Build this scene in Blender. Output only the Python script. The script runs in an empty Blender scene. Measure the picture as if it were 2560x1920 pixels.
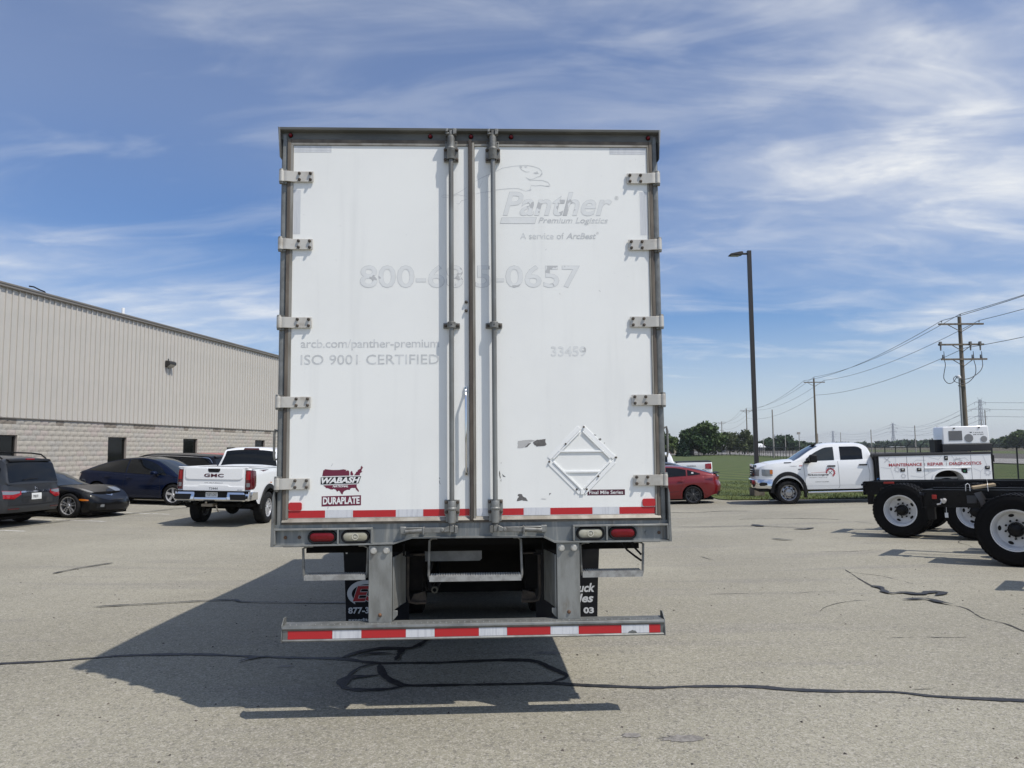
import bpy, math, random
from mathutils import Vector, Matrix
import mathutils.geometry as mg
random.seed(11)
R = math.radians
SC = bpy.context.scene
COL = SC.collection

# ------------------------------------------------------------------ camera
CAM_H = 2.0
pitch, roll = R(4.823), R(0.53)
fwd = Vector((0, math.cos(pitch), math.sin(pitch)))
up0 = Vector((0, -math.sin(pitch), math.cos(pitch)))
rt = Vector((1, 0, 0)) * math.cos(roll) - up0 * math.sin(roll)
upv = Vector((1, 0, 0)) * math.sin(roll) + up0 * math.cos(roll)
cd = bpy.data.cameras.new('camera')
cam = bpy.data.objects.new('camera', cd)
COL.objects.link(cam)
cam.matrix_world = Matrix(((rt.x, upv.x, -fwd.x, 0), (rt.y, upv.y, -fwd.y, 0), (rt.z, upv.z, -fwd.z, CAM_H), (0, 0, 0, 1)))
cd.sensor_width = 36
cd.lens = 36 * 1923 / 2560
cd.clip_start = 0.1
cd.clip_end = 9000
SC.camera = cam

# ------------------------------------------------------------------ sun and sky
SUN = Vector((0.52, -0.354, 1.0)).normalized()
sl = bpy.data.lights.new('sun', 'SUN')
sl.energy = 3.95
sl.angle = R(0.6)
sl.color = (1.0, 0.945, 0.865)
so = bpy.data.objects.new('sun', sl)
COL.objects.link(so)
so.location = (20, -20, 40)
so.rotation_euler = (-SUN).to_track_quat('-Z', 'Y').to_euler()

W = bpy.data.worlds.new('World')
SC.world = W
W.use_nodes = True
wn, wl = W.node_tree.nodes, W.node_tree.links
wn.clear()


def N(nodes, t, **kw):
    n = nodes.new(t)
    for k, v in kw.items():
        if k.startswith('i_'):
            n.inputs[k[2:].replace('_', ' ')].default_value = v
        else:
            setattr(n, k, v)
    return n


def math_n(nodes, links, op, a, b=None, clamp=False):
    n = nodes.new('ShaderNodeMath')
    n.operation = op
    n.use_clamp = clamp
    for i, s in enumerate((a, b)):
        if s is None:
            continue
        if isinstance(s, (int, float)):
            n.inputs[i].default_value = s
        else:
            links.new(s, n.inputs[i])
    return n.outputs[0]


sky = N(wn, 'ShaderNodeTexSky', sky_type='NISHITA', sun_disc=False)
sky.sun_elevation = math.asin(SUN.z)
sky.sun_rotation = math.atan2(SUN.x, SUN.y)
sky.altitude = 200
sky.air_density = 1.0
sky.dust_density = 1.2
sky.ozone_density = 2.2
tc = N(wn, 'ShaderNodeTexCoord')
sx = N(wn, 'ShaderNodeSeparateXYZ')
wl.new(tc.outputs['Generated'], sx.inputs[0])
zc = math_n(wn, wl, 'ADD', math_n(wn, wl, 'MAXIMUM', sx.outputs[2], 0.0), 0.16)
cx = math_n(wn, wl, 'DIVIDE', sx.outputs[0], zc)
cy = math_n(wn, wl, 'DIVIDE', sx.outputs[1], zc)
cv = N(wn, 'ShaderNodeCombineXYZ')
wl.new(cx, cv.inputs[0])
wl.new(cy, cv.inputs[1])
# thin cirrus: stretched streaks, soft veil, finer mackerel texture
mp1 = N(wn, 'ShaderNodeMapping')
mp1.inputs['Rotation'].default_value = (0, 0, R(38))
mp1.inputs['Location'].default_value = (9.2, 4.4, 0)
mp1.inputs['Scale'].default_value = (0.55, 1.25, 1)
wl.new(cv.outputs[0], mp1.inputs[0])
n1 = N(wn, 'ShaderNodeTexNoise', i_Scale=1.15, i_Detail=7.0, i_Roughness=0.54, i_Distortion=0.5)
wl.new(mp1.outputs[0], n1.inputs[0])
mp2 = N(wn, 'ShaderNodeMapping')
mp2.inputs['Rotation'].default_value = (0, 0, R(20))
mp2.inputs['Location'].default_value = (-1.2, 5.1, 0)
mp2.inputs['Scale'].default_value = (1.2, 1.9, 1)
wl.new(cv.outputs[0], mp2.inputs[0])
n2 = N(wn, 'ShaderNodeTexNoise', i_Scale=2.6, i_Detail=6.0, i_Roughness=0.6, i_Distortion=0.4)
wl.new(mp2.outputs[0], n2.inputs[0])
mp3 = N(wn, 'ShaderNodeMapping')
mp3.inputs['Location'].default_value = (2.3, -1.7, 0)
mp3.inputs['Scale'].default_value = (0.42, 0.5, 1)
wl.new(cv.outputs[0], mp3.inputs[0])
n3 = N(wn, 'ShaderNodeTexNoise', i_Scale=0.9, i_Detail=2.0, i_Roughness=0.5)
wl.new(mp3.outputs[0], n3.inputs[0])


def ramp(nodes, links, src, a, b, smooth=True):
    n = nodes.new('ShaderNodeMapRange')
    n.interpolation_type = 'SMOOTHSTEP' if smooth else 'LINEAR'
    n.inputs[1].default_value = a
    n.inputs[2].default_value = b
    links.new(src, n.inputs[0])
    return n.outputs[0]


streak = ramp(wn, wl, n1.outputs[0], 0.40, 0.70)
fine = ramp(wn, wl, n2.outputs[0], 0.38, 0.70)
veil = ramp(wn, wl, n3.outputs[0], 0.30, 0.68)
cl = math_n(wn, wl, 'MULTIPLY', streak, math_n(wn, wl, 'ADD', math_n(wn, wl, 'MULTIPLY', fine, 0.55), 0.45))
cl = math_n(wn, wl, 'MULTIPLY', cl, math_n(wn, wl, 'ADD', math_n(wn, wl, 'MULTIPLY', veil, 0.75), 0.25))
cl = math_n(wn, wl, 'ADD', math_n(wn, wl, 'MULTIPLY', cl, 0.78), math_n(wn, wl, 'ADD', math_n(wn, wl, 'MULTIPLY', veil, 0.15), 0.01))
n4 = N(wn, 'ShaderNodeTexNoise', i_Scale=3.1, i_Detail=5.0, i_Roughness=0.55, i_Distortion=0.8)
wl.new(mp1.outputs[0], n4.inputs[0])
wisp = math_n(wn, wl, 'MULTIPLY', ramp(wn, wl, n4.outputs[0], 0.46, 0.72), math_n(wn, wl, 'ADD', math_n(wn, wl, 'MULTIPLY', streak, 0.16), 0.16))
cl = math_n(wn, wl, 'ADD', cl, wisp, True)
# low haze band near the horizon
hz = ramp(wn, wl, sx.outputs[2], 0.20, -0.01)
cl = math_n(wn, wl, 'MAXIMUM', cl, math_n(wn, wl, 'MULTIPLY', hz, 0.58), True)
mixc = N(wn, 'ShaderNodeMix', data_type='RGBA')
wl.new(cl, mixc.inputs[0])
skym = N(wn, 'ShaderNodeMix', data_type='RGBA', blend_type='MULTIPLY')
skym.inputs[0].default_value = 1.0
wl.new(sky.outputs[0], skym.inputs[6])
skym.inputs[7].default_value = (0.50, 0.73, 1.02, 1)
wl.new(skym.outputs[2], mixc.inputs[6])
mixc.inputs[7].default_value = (7.6, 7.7, 7.7, 1)
bg = N(wn, 'ShaderNodeBackground', i_Strength=0.122)
wl.new(mixc.outputs[2], bg.inputs[0])
wo = N(wn, 'ShaderNodeOutputWorld')
wl.new(bg.outputs[0], wo.inputs[0])

SC.view_settings.view_transform = 'Standard'
SC.view_settings.look = 'None'
SC.view_settings.exposure = 0.0
SC.view_settings.gamma = 1.0
SC.view_settings.use_curve_mapping = False

# ------------------------------------------------------------------ helpers
MATS = {}


def M(name, col=(0.5, 0.5, 0.5), rough=0.5, metal=0.0, col2=None, ns=6.0, nlo=0.4, nhi=0.65, nd=5.0, bump=0.0, bs=60.0, stretch=None, coat=0.0, spec=None, emit=0.0, trans=0.0, col3=None, n3s=60.0, n3lo=0.62, n3hi=0.72):
    """Principled material with optional noise-mixed second and third colours and fine relief."""
    if name in MATS:
        return MATS[name]
    m = bpy.data.materials.new(name)
    MATS[name] = m
    m.use_nodes = True
    nd_, lk = m.node_tree.nodes, m.node_tree.links
    b = nd_['Principled BSDF']
    b.inputs['Base Color'].default_value = (*col, 1)
    b.inputs['Roughness'].default_value = rough
    b.inputs['Metallic'].default_value = metal
    if coat:
        b.inputs['Coat Weight'].default_value = coat
        b.inputs['Coat Roughness'].default_value = 0.04
    if spec is not None:
        b.inputs['Specular IOR Level'].default_value = spec
    if trans:
        b.inputs['Transmission Weight'].default_value = trans
    if col2 or bump or col3:
        t = nd_.new('ShaderNodeTexCoord')
        src = t.outputs['Object']
        if stretch:
            mp = nd_.new('ShaderNodeMapping')
            mp.inputs['Scale'].default_value = stretch
            lk.new(src, mp.inputs[0])
            src = mp.outputs[0]
        if col2:
            n = N(nd_, 'ShaderNodeTexNoise', i_Scale=ns, i_Detail=nd, i_Roughness=0.6)
            lk.new(src, n.inputs[0])
            mx = N(nd_, 'ShaderNodeMix', data_type='RGBA')
            lk.new(ramp(nd_, lk, n.outputs[0], nlo, nhi), mx.inputs[0])
            mx.inputs[6].default_value = (*col, 1)
            mx.inputs[7].default_value = (*col2, 1)
            out = mx.outputs[2]
            if col3:
                n = N(nd_, 'ShaderNodeTexNoise', i_Scale=n3s, i_Detail=3.0, i_Roughness=0.6)
                lk.new(src, n.inputs[0])
                mx = N(nd_, 'ShaderNodeMix', data_type='RGBA')
                lk.new(ramp(nd_, lk, n.outputs[0], n3lo, n3hi), mx.inputs[0])
                lk.new(out, mx.inputs[6])
                mx.inputs[7].default_value = (*col3, 1)
                out = mx.outputs[2]
            lk.new(out, b.inputs['Base Color'])
        if bump:
            n = N(nd_, 'ShaderNodeTexNoise', i_Scale=bs, i_Detail=4.0, i_Roughness=0.6)
            lk.new(src, n.inputs[0])
            bp = N(nd_, 'ShaderNodeBump', i_Strength=bump, i_Distance=0.01)
            lk.new(n.outputs[0], bp.inputs['Height'])
            lk.new(bp.outputs[0], b.inputs['Normal'])
    return m


class MB:
    """Collects polygons; build() links them as one mesh object."""

    def __init__(s):
        s.v, s.f, s.m = [], [], []

    def add(s, vs, fs, mi=0):
        o = len(s.v)
        s.v.extend(tuple(p) for p in vs)
        for f in fs:
            s.f.append(tuple(i + o for i in f))
            s.m.append(mi)
        return s

    def box(s, x0, x1, y0, y1, z0, z1, mi=0, mtx=None):
        vs = [Vector((x, y, z)) for z in (z0, z1) for y in (y0, y1) for x in (x0, x1)]
        if mtx is not None:
            vs = [mtx @ p for p in vs]
        return s.add(vs, [(0, 2, 3, 1), (4, 5, 7, 6), (0, 1, 5, 4), (2, 6, 7, 3), (0, 4, 6, 2), (1, 3, 7, 5)], mi)

    def cyl(s, p0, p1, r0, r1=None, n=12, mi=0, caps=True):
        p0, p1 = Vector(p0), Vector(p1)
        r1 = r0 if r1 is None else r1
        d = (p1 - p0).normalized()
        a = d.orthogonal().normalized()
        b = d.cross(a)
        vs = []
        for p, r in ((p0, r0), (p1, r1)):
            for i in range(n):
                t = 2 * math.pi * i / n
                vs.append(p + a * r * math.cos(t) + b * r * math.sin(t))
        fs = [(i, (i + 1) % n, n + (i + 1) % n, n + i) for i in range(n)]
        if caps:
            fs += [tuple(range(n - 1, -1, -1)), tuple(range(n, 2 * n))]
        return s.add(vs, fs, mi)

    def tube(s, pts, r, n=8, mi=0, r1=None):
        pts = [Vector(p) for p in pts]
        vs = []
        k = len(pts)
        a = None
        for i, p in enumerate(pts):
            d = (pts[min(i + 1, k - 1)] - pts[max(i - 1, 0)]).normalized()
            if a is None:
                a = d.orthogonal().normalized()
            else:
                a = (a - d * a.dot(d)).normalized()
            b = d.cross(a)
            rr = r if r1 is None else r + (r1 - r) * i / (k - 1)
            for j in range(n):
                t = 2 * math.pi * j / n
                vs.append(p + a * rr * math.cos(t) + b * rr * math.sin(t))
        fs = []
        for i in range(k - 1):
            for j in range(n):
                fs.append((i * n + j, i * n + (j + 1) % n, (i + 1) * n + (j + 1) % n, (i + 1) * n + j))
        fs += [tuple(range(n - 1, -1, -1)), tuple(range((k - 1) * n, k * n))]
        return s.add(vs, fs, mi)

    def lathe(s, prof, c=(0, 0, 0), axis='y', n=32, mi=0, close=False):
        """prof = [(radius, along axis)]"""
        vs = []
        for r, a in prof:
            for i in range(n):
                t = 2 * math.pi * i / n
                u, w = r * math.cos(t), r * math.sin(t)
                p = (u, a, w) if axis == 'y' else ((a, u, w) if axis == 'x' else (u, w, a))
                vs.append((p[0] + c[0], p[1] + c[1], p[2] + c[2]))
        k = len(prof)
        fs = []
        for i in range(k - 1 + (1 if close else 0)):
            i2 = (i + 1) % k
            for j in range(n):
                fs.append((i * n + j, i2 * n + j, i2 * n + (j + 1) % n, i * n + (j + 1) % n))
        return s.add(vs, fs, mi)

    def prism(s, poly, d0, d1, axis='y', mi=0):
        """poly: 2-D outline in the plane normal to axis (y: x,z / x: y,z / z: x,y)."""
        def P(u, w, d):
            return (u, d, w) if axis == 'y' else ((d, u, w) if axis == 'x' else (u, w, d))
        n = len(poly)
        vs = [P(u, w, d0) for u, w in poly] + [P(u, w, d1) for u, w in poly]
        fs = [tuple(range(n)), tuple(range(2 * n - 1, n - 1, -1))]
        fs += [(i, n + i, n + (i + 1) % n, (i + 1) % n) for i in range(n)]
        return s.add(vs, fs, mi)

    def grid(s, rows, mi=0, closed=False):
        n = len(rows[0])
        vs = [p for r_ in rows for p in r_]
        fs = []
        for i in range(len(rows) - 1):
            for j in range(n - (0 if closed else 1)):
                j2 = (j + 1) % n
                fs.append((i * n + j, i * n + j2, (i + 1) * n + j2, (i + 1) * n + j))
        return s.add(vs, fs, mi)

    def build(s, name, mats, parent=None, bevel=0.0, ang=38, recalc=True):
        me = bpy.data.meshes.new(name)
        me.from_pydata(s.v, [], s.f)
        mats = mats if isinstance(mats, (list, tuple)) else [mats]
        for m in mats:
            me.materials.append(m)
        if len(mats) > 1:
            me.polygons.foreach_set('material_index', s.m)
        me.polygons.foreach_set('use_smooth', [True] * len(me.polygons))
        me.update()
        if recalc:
            import bmesh
            b = bmesh.new()
            b.from_mesh(me)
            bmesh.ops.recalc_face_normals(b, faces=b.faces)
            b.to_mesh(me)
            b.free()
        me.set_sharp_from_angle(angle=R(ang))
        o = bpy.data.objects.new(name, me)
        COL.objects.link(o)
        if parent is not None:
            o.parent = parent
        if bevel:
            md = o.modifiers.new('bevel', 'BEVEL')
            md.width = bevel
            md.segments = 2
            md.limit_method = 'ANGLE'
            md.angle_limit = R(40)
        return o


def thing(name, label, cat, loc=(0, 0, 0), rotz=0.0, group=None, rot=None):
    o = bpy.data.objects.new(name, None)
    COL.objects.link(o)
    o.location = loc
    o.rotation_euler = rot if rot else (0, 0, rotz)
    o.empty_display_size = 0.2
    return tag(o, label, cat, group)


def tag(o, label, cat, group=None):
    o['label'] = label
    o['category'] = cat
    if group:
        o['group'] = group
    return o


def struct(o):
    o['kind'] = 'structure'
    return o


def dup(o, parent=None, loc=None):
    c = o.copy()
    COL.objects.link(c)
    c.parent = parent
    if loc is not None:
        c.location = loc
    for ch in list(o.children):
        dup(ch, c)
    return c


_tc = {}


def glyphs(txt, shear=0.0, bold=0.0, spacing=1.0):
    """outline of a line of text as 2-D triangles, normalised to its own bounding box"""
    k = (txt, shear, bold, spacing)
    if k not in _tc:
        cu = bpy.data.curves.new('t', 'FONT')
        cu.body = txt
        cu.shear = shear
        cu.offset = bold
        cu.space_character = spacing
        cu.resolution_u = 3
        o = bpy.data.objects.new('t', cu)
        COL.objects.link(o)
        bpy.context.view_layer.update()
        me = bpy.data.meshes.new_from_object(o.evaluated_get(bpy.context.evaluated_depsgraph_get()))
        vs = [(v.co.x, v.co.y) for v in me.vertices]
        fs = [tuple(p.vertices) for p in me.polygons]
        bpy.data.objects.remove(o)
        bpy.data.curves.remove(cu)
        bpy.data.meshes.remove(me)
        x0, x1 = min(v[0] for v in vs), max(v[0] for v in vs)
        y0, y1 = min(v[1] for v in vs), max(v[1] for v in vs)
        _tc[k] = ([((x - x0) / (x1 - x0), (y - y0) / (y1 - y0)) for x, y in vs], fs)
    return _tc[k]


def put_text(mb, txt, x0, x1, z0, z1, fn, mi=0, shear=0.0, bold=0.0, spacing=1.0):
    """fit text into the box x0..x1, z0..z1 of a surface given by fn(u, w) -> point"""
    vs, fs = glyphs(txt, shear, bold, spacing)
    mb.add([fn(x0 + a * (x1 - x0), z0 + b * (z1 - z0)) for a, b in vs], fs, mi)


def lerp(a, b, t):
    return a + (b - a) * t


def interp(tab, x):
    if x <= tab[0][0]:
        return tab[0][1]
    for (a, p), (b, q) in zip(tab, tab[1:]):
        if x <= b:
            return p + (q - p) * (x - a) / (b - a) if b > a else q
    return tab[-1][1]


def smooth_tab(tab):
    """Catmull-Rom (monotone-limited) interpolation of a table"""
    xs = [t[0] for t in tab]
    ys = [t[1] for t in tab]
    n = len(xs)
    d = [(ys[i + 1] - ys[i]) / (xs[i + 1] - xs[i]) for i in range(n - 1)]
    m = [d[0]] + [0.0 if d[i - 1] * d[i] <= 0 else 2 * d[i - 1] * d[i] / (d[i - 1] + d[i]) for i in range(1, n - 1)] + [d[-1]]

    def f(x):
        if x <= xs[0]:
            return ys[0]
        if x >= xs[-1]:
            return ys[-1]
        i = 0
        while x > xs[i + 1]:
            i += 1
        h = xs[i + 1] - xs[i]
        t = (x - xs[i]) / h
        return (ys[i] * (1 + 2 * t) * (1 - t) ** 2 + m[i] * h * t * (1 - t) ** 2 + ys[i + 1] * t * t * (3 - 2 * t) + m[i + 1] * h * t * t * (t - 1))
    return f


def clip(x, a, b):
    return a if x < a else (b if x > b else x)


def gz(x, y):
    """the lot is highest near the camera and falls gently into a shallow valley ahead"""
    v = 0.025 * clip(x - 3, 0, 10) + 0.025 * clip(-x - 4, 0, 12) - 0.012 * clip(y - 15, 0, 15) * clip((x + 2) / 4, 0, 1)
    t = clip((y - 6) / 9, 0, 1)
    w = 1 - t * t * (3 - 2 * t)
    return v * (1 - w) + 0.25 * w

# ------------------------------------------------------------------ ground
def ground_mat():
    m = bpy.data.materials.new('worn asphalt')
    m.use_nodes = True
    n, l = m.node_tree.nodes, m.node_tree.links
    b = n['Principled BSDF']
    b.inputs['Roughness'].default_value = 0.88
    b.inputs['Specular IOR Level'].default_value = 0.25
    t = n.new('ShaderNodeTexCoord').outputs['Object']

    def noise(s, d=4.0, r=0.6, src=t):
        q = N(n, 'ShaderNodeTexNoise', i_Scale=s, i_Detail=d, i_Roughness=r)
        l.new(src, q.inputs[0])
        return q.outputs[0]

    def mix(f, a, c, mode='MIX'):
        q = N(n, 'ShaderNodeMix', data_type='RGBA', blend_type=mode)
        if isinstance(f, float):
            q.inputs[0].default_value = f
        else:
            l.new(f, q.inputs[0])
        for i, s in ((6, a), (7, c)):
            if isinstance(s, tuple):
                q.inputs[i].default_value = (*s, 1)
            else:
                l.new(s, q.inputs[i])
        return q.outputs[2]
    big = noise(0.22, 5.0, 0.55)
    c = mix(ramp(n, l, big, 0.36, 0.68), (0.252, 0.235, 0.180), (0.332, 0.311, 0.241))
    med = noise(1.7, 6.0, 0.62)
    c = mix(math_n(n, l, 'MULTIPLY', ramp(n, l, med, 0.56, 0.80), 0.40), c, (0.20, 0.187, 0.172))
    # tyre-worn streaks running across the aisle
    mp = n.new('ShaderNodeMapping')
    mp.inputs['Rotation'].default_value = (0, 0, R(8))
    mp.inputs['Scale'].default_value = (0.12, 1.1, 1)
    l.new(t, mp.inputs[0])
    st = noise(1.6, 5.0, 0.6, mp.outputs[0])
    c = mix(math_n(n, l, 'MULTIPLY', ramp(n, l, st, 0.50, 0.70), 0.44), c, (0.19, 0.178, 0.163))
    mot = noise(21.0, 6.0, 0.78)
    c = mix(math_n(n, l, 'MULTIPLY', ramp(n, l, mot, 0.50, 0.74), 0.42), c, (0.165, 0.155, 0.135))
    c = mix(math_n(n, l, 'MULTIPLY', ramp(n, l, mot, 0.48, 0.28), 0.38), c, (0.42, 0.40, 0.345))
    mo2 = noise(5.5, 5.0, 0.7)
    c = mix(math_n(n, l, 'MULTIPLY', ramp(n, l, mo2, 0.55, 0.78), 0.30), c, (0.18, 0.168, 0.148))
    # aggregate: pale and dark chips
    v = N(n, 'ShaderNodeTexVoronoi', i_Scale=120.0)
    l.new(t, v.inputs[0])
    sc = n.new('ShaderNodeSeparateColor')
    l.new(v.outputs['Color'], sc.inputs[0])
    c = mix(math_n(n, l, 'MULTIPLY', ramp(n, l, sc.outputs[0], 0.60, 0.95), 0.42), c, (0.52, 0.49, 0.44))
    c = mix(math_n(n, l, 'MULTIPLY', ramp(n, l, sc.outputs[1], 0.62, 0.92), 0.46), c, (0.105, 0.098, 0.09))
    v2 = N(n, 'ShaderNodeTexVoronoi', i_Scale=52.0)
    l.new(t, v2.inputs[0])
    sc2 = n.new('ShaderNodeSeparateColor')
    l.new(v2.outputs['Color'], sc2.inputs[0])
    c = mix(math_n(n, l, 'MULTIPLY', ramp(n, l, sc2.outputs[0], 0.80, 0.98), 0.32), c, (0.50, 0.46, 0.40))
    c = mix(math_n(n, l, 'MULTIPLY', ramp(n, l, sc2.outputs[1], 0.86, 0.98), 0.40), c, (0.09, 0.085, 0.08))
    l.new(c, b.inputs['Base Color'])
    bp = N(n, 'ShaderNodeBump', i_Strength=0.45, i_Distance=0.005)
    l.new(math_n(n, l, 'ADD', noise(140.0, 3.0), math_n(n, l, 'MULTIPLY', v.outputs['Distance'], 0.5)), bp.inputs['Height'])
    l.new(bp.outputs[0], b.inputs['Normal'])
    return m


ASPHALT = ground_mat()
FIELD = M('field soil', (0.115, 0.090, 0.062), 0.95, col2=(0.085, 0.098, 0.042), ns=0.02, nlo=0.45, nhi=0.62, col3=(0.15, 0.125, 0.09), n3s=0.3)
SEAL = M('crack sealant', (0.018, 0.018, 0.020), 0.55, col2=(0.040, 0.038, 0.036), ns=14, bump=0.4, bs=90)
THINCRACK = M('open crack', (0.045, 0.042, 0.038), 0.9)
PAINTLINE = M('worn white paint', (0.62, 0.60, 0.55), 0.8, col2=(0.34, 0.32, 0.29), ns=9, nlo=0.45, nhi=0.62)

g = MB()
gx = [-4500, -900, -250, -60, -16, -10, -4, -2, 0, 2, 3, 8, 13, 30, 60, 250, 900, 4500]
gy = [-400, -60, 0, 6, 8, 10, 12, 15, 20, 25, 30, 60, 150, 400, 1200, 3000, 7000]
g.grid([[(x, y, gz(x, y) - 0.09) for x in gx] for y in gy])
struct(g.build('ground', FIELD))

g = MB()
lx = [-46 + i for i in range(0, 90)]
ly = [-14 + i for i in range(0, 18)] + [4 + 0.5 * i for i in range(0, 26)] + [17 + i for i in range(0, 43)]
g.grid([[(x, y, gz(x, y)) for x in lx] for y in ly])
lot = struct(g.build('parking_lot', ASPHALT))


def ribbon(mb, pts, w, z=0.006, jit=0.35, step=0.035, taper=True):
    P = [Vector((x, y)) for x, y in pts]
    fine = []
    for i in range(len(P) - 1):
        a, b = P[max(i - 1, 0)], P[i]
        c, d = P[i + 1], P[min(i + 2, len(P) - 1)]
        k = max(2, int((c - b).length / step))
        for j in range(k):
            t = j / k
            fine.append(0.5 * ((2 * b) + (c - a) * t + (2 * a - 5 * b + 4 * c - d) * t * t + (3 * b - a - 3 * c + d) * t ** 3))
    fine.append(P[-1])
    n = len(fine)
    ph = random.uniform(0, 9)
    rows = []
    for i, p in enumerate(fine):
        d = fine[min(i + 1, n - 1)] - fine[max(i - 1, 0)]
        if d.length < 1e-6:
            continue
        q = Vector((-d.y, d.x)).normalized()
        e = min(1.0, (i + 0.3) / 4, (n - i - 0.7) / 4) if taper else 1.0
        ww = 0.5 * w * e * (1 + jit * (math.sin(i * 0.155 + ph) * 0.5 + 0.3 * math.sin(i * 0.6 + ph * 2) + random.uniform(-0.45, 0.45)))
        a, b = p + q * ww, p - q * ww
        rows.append([(a.x, a.y, gz(a.x, a.y) + z), (b.x, b.y, gz(b.x, b.y) + z)])
    mb.grid(rows)


CR = {
    'main': [(-6.6, 6.0), (-5.3, 6.35), (-4.3, 6.6), (-3.95, 6.66), (-3.61, 6.76), (-3.41, 6.83), (-3.06, 6.86), (-2.7, 6.85), (-2.27, 6.77), (-2.02, 6.73), (-1.71, 6.69), (-1.45, 6.66), (-1.28, 6.57), (-1.11, 6.51), (-0.88, 6.51), (-0.62, 6.51), (-0.33, 6.55), (-0.02, 6.57), (0.17, 6.52), (0.29, 6.32), (0.38, 6.16), (0.4, 6.07), (0.31, 5.97), (0.26, 5.91)],
    'low': [(-1.11, 6.49), (-1.02, 6.16), (-0.88, 5.94), (-0.8, 5.89), (-0.56, 5.89), (-0.02, 5.90), (0.26, 5.91), (0.49, 5.86), (0.8, 5.81), (1.03, 5.78), (1.22, 5.8), (1.51, 5.8), (1.77, 5.78), (1.98, 5.71), (2.29, 5.66), (2.69, 5.63), (2.96, 5.52), (3.48, 5.42), (3.86, 5.33), (5.2, 5.0)],
    'loop': [(-1.05, 6.16), (-1.15, 6.13), (-1.27, 6.1), (-1.3, 5.99), (-1.25, 5.84), (-1.12, 5.79), (-0.92, 5.81), (-0.8, 5.89)],
    'loop2': [(-1.11, 6.51), (-1.24, 6.39), (-1.28, 6.23), (-1.3, 6.07)],
    'up': [(-1.46, 6.68), (-1.34, 6.88), (-1.18, 6.99), (-1.03, 6.99), (-0.89, 7.03), (-0.8, 7.34), (-0.62, 7.9)],
    'up2': [(-0.99, 6.99), (-0.99, 6.56)],
    'up3': [(-1.34, 6.68), (-1.28, 6.78), (-1.16, 6.81), (-1.04, 6.78)],
    'br': [(-2.3, 6.57), (-2.24, 6.67), (-2.16, 6.73), (-2.06, 6.74)],
    'sec': [(-4.95, 9.22), (-4.8, 9.3), (-4.26, 9.5), (-3.85, 9.67), (-3.48, 9.74), (-3.34, 9.59), (-2.86, 9.49), (-2.06, 9.42), (-0.9, 9.3)],
    'third': [(-7.19, 12.18), (-7.15, 12.78), (-7.02, 13.32), (-6.93, 13.54)],
    'r1': [(4.7, 10.32), (4.74, 10.14), (4.63, 9.78), (4.66, 9.67), (4.84, 9.7), (4.93, 9.56), (5.16, 9.7), (5.25, 9.67), (5.22, 9.56), (5.07, 9.44)],
    'r2': [(4.56, 9.2), (4.84, 9.21), (4.87, 8.96), (4.93, 8.81)],
    'f1': [(4.06, 19.98), (4.65, 19.69), (6.01, 19.35), (6.46, 18.99), (7.05, 18.33)],
    'f1b': [(6.07, 19.73), (6.1, 19.45), (6.15, 19.17)],
    'f2': [(6.57, 18.28), (6.85, 18.23), (7.11, 18.43)],
    'f3': [(5.46, 16.52), (5.65, 16.22), (5.8, 16.09)],
    'joint': [(-13.2, 15.6), (-12.23, 18.55), (-11.86, 20.6), (-11.4, 22.6), (-10.69, 25.47), (-10.0, 27.6), (-8.9, 32.0)],
}
WID = {'main': 0.060, 'low': 0.052, 'loop': 0.075, 'loop2': 0.04, 'up': 0.065, 'up2': 0.085, 'up3': 0.05, 'br': 0.05, 'sec': 0.05, 'third': 0.05, 'r1': 0.10, 'r2': 0.09, 'f1': 0.05, 'f1b': 0.16, 'f2': 0.14, 'f3': 0.08, 'joint': 0.06}
zz = 0.004
for k, pts in CR.items():
    mb = MB()
    zz += 0.0012
    ribbon(mb, pts, WID[k], z=zz, jit=0.65 if k in ('r1', 'r2', 'loop', 'up2') else 0.48)
    mb.build('crack_sealant', SEAL, lot)
for pts, w in (([(5.09, 12.02), (4.95, 11.4), (4.86, 11.02), (4.7, 10.25)], 0.022), ([(4.93, 8.81), (4.95, 8.59), (4.81, 8.07), (4.86, 7.78), (4.82, 7.46), (4.8, 6.99)], 0.02), ([(3.44, 7.24), (3.8, 7.24), (4.17, 7.2)], 0.016), ([(2.86, 5.69), (3.01, 5.7)], 0.018), ([(-1.95, 5.42), (-1.83, 5.47)], 0.012), ([(6.2, 21.5), (7.6, 21.2), (8.6, 20.4)], 0.05), ([(3.4, 14.2), (3.5, 13.6)], 0.02), ([(4.8, 24.9), (5.6, 24.4), (6.6, 24.6), (7.4, 24.2)], 0.08)):
    mb = MB()
    ribbon(mb, pts, w, z=0.004, jit=0.9, step=0.04)
    mb.build('crack', THINCRACK, lot)
hr = random.Random(21)
for i in range(9):
    y0 = hr.uniform(7.5, 22)
    x0 = hr.uniform(-0.55, 0.6) * y0
    a_ = hr.choice((0.0, 0.15, -0.25, 1.3, 1.8))
    pts, q_ = [], Vector((x0, y0))
    for k in range(hr.randrange(4, 9)):
        pts.append((q_.x, q_.y))
        a_ += hr.uniform(-0.45, 0.45)
        q_ = q_ + Vector((math.cos(a_), math.sin(a_))) * hr.uniform(0.12, 0.4)
    mb = MB()
    ribbon(mb, pts, 0.005 + 0.0004 * y0, z=0.003, jit=1.2, step=0.04)
    mb.build('crack', THINCRACK, lot)
OIL = M('damp stain on asphalt', (0.17, 0.158, 0.143), 0.8, col2=(0.27, 0.252, 0.228), ns=26, nlo=0.35, nhi=0.62, bump=0.4, bs=120)
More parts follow.
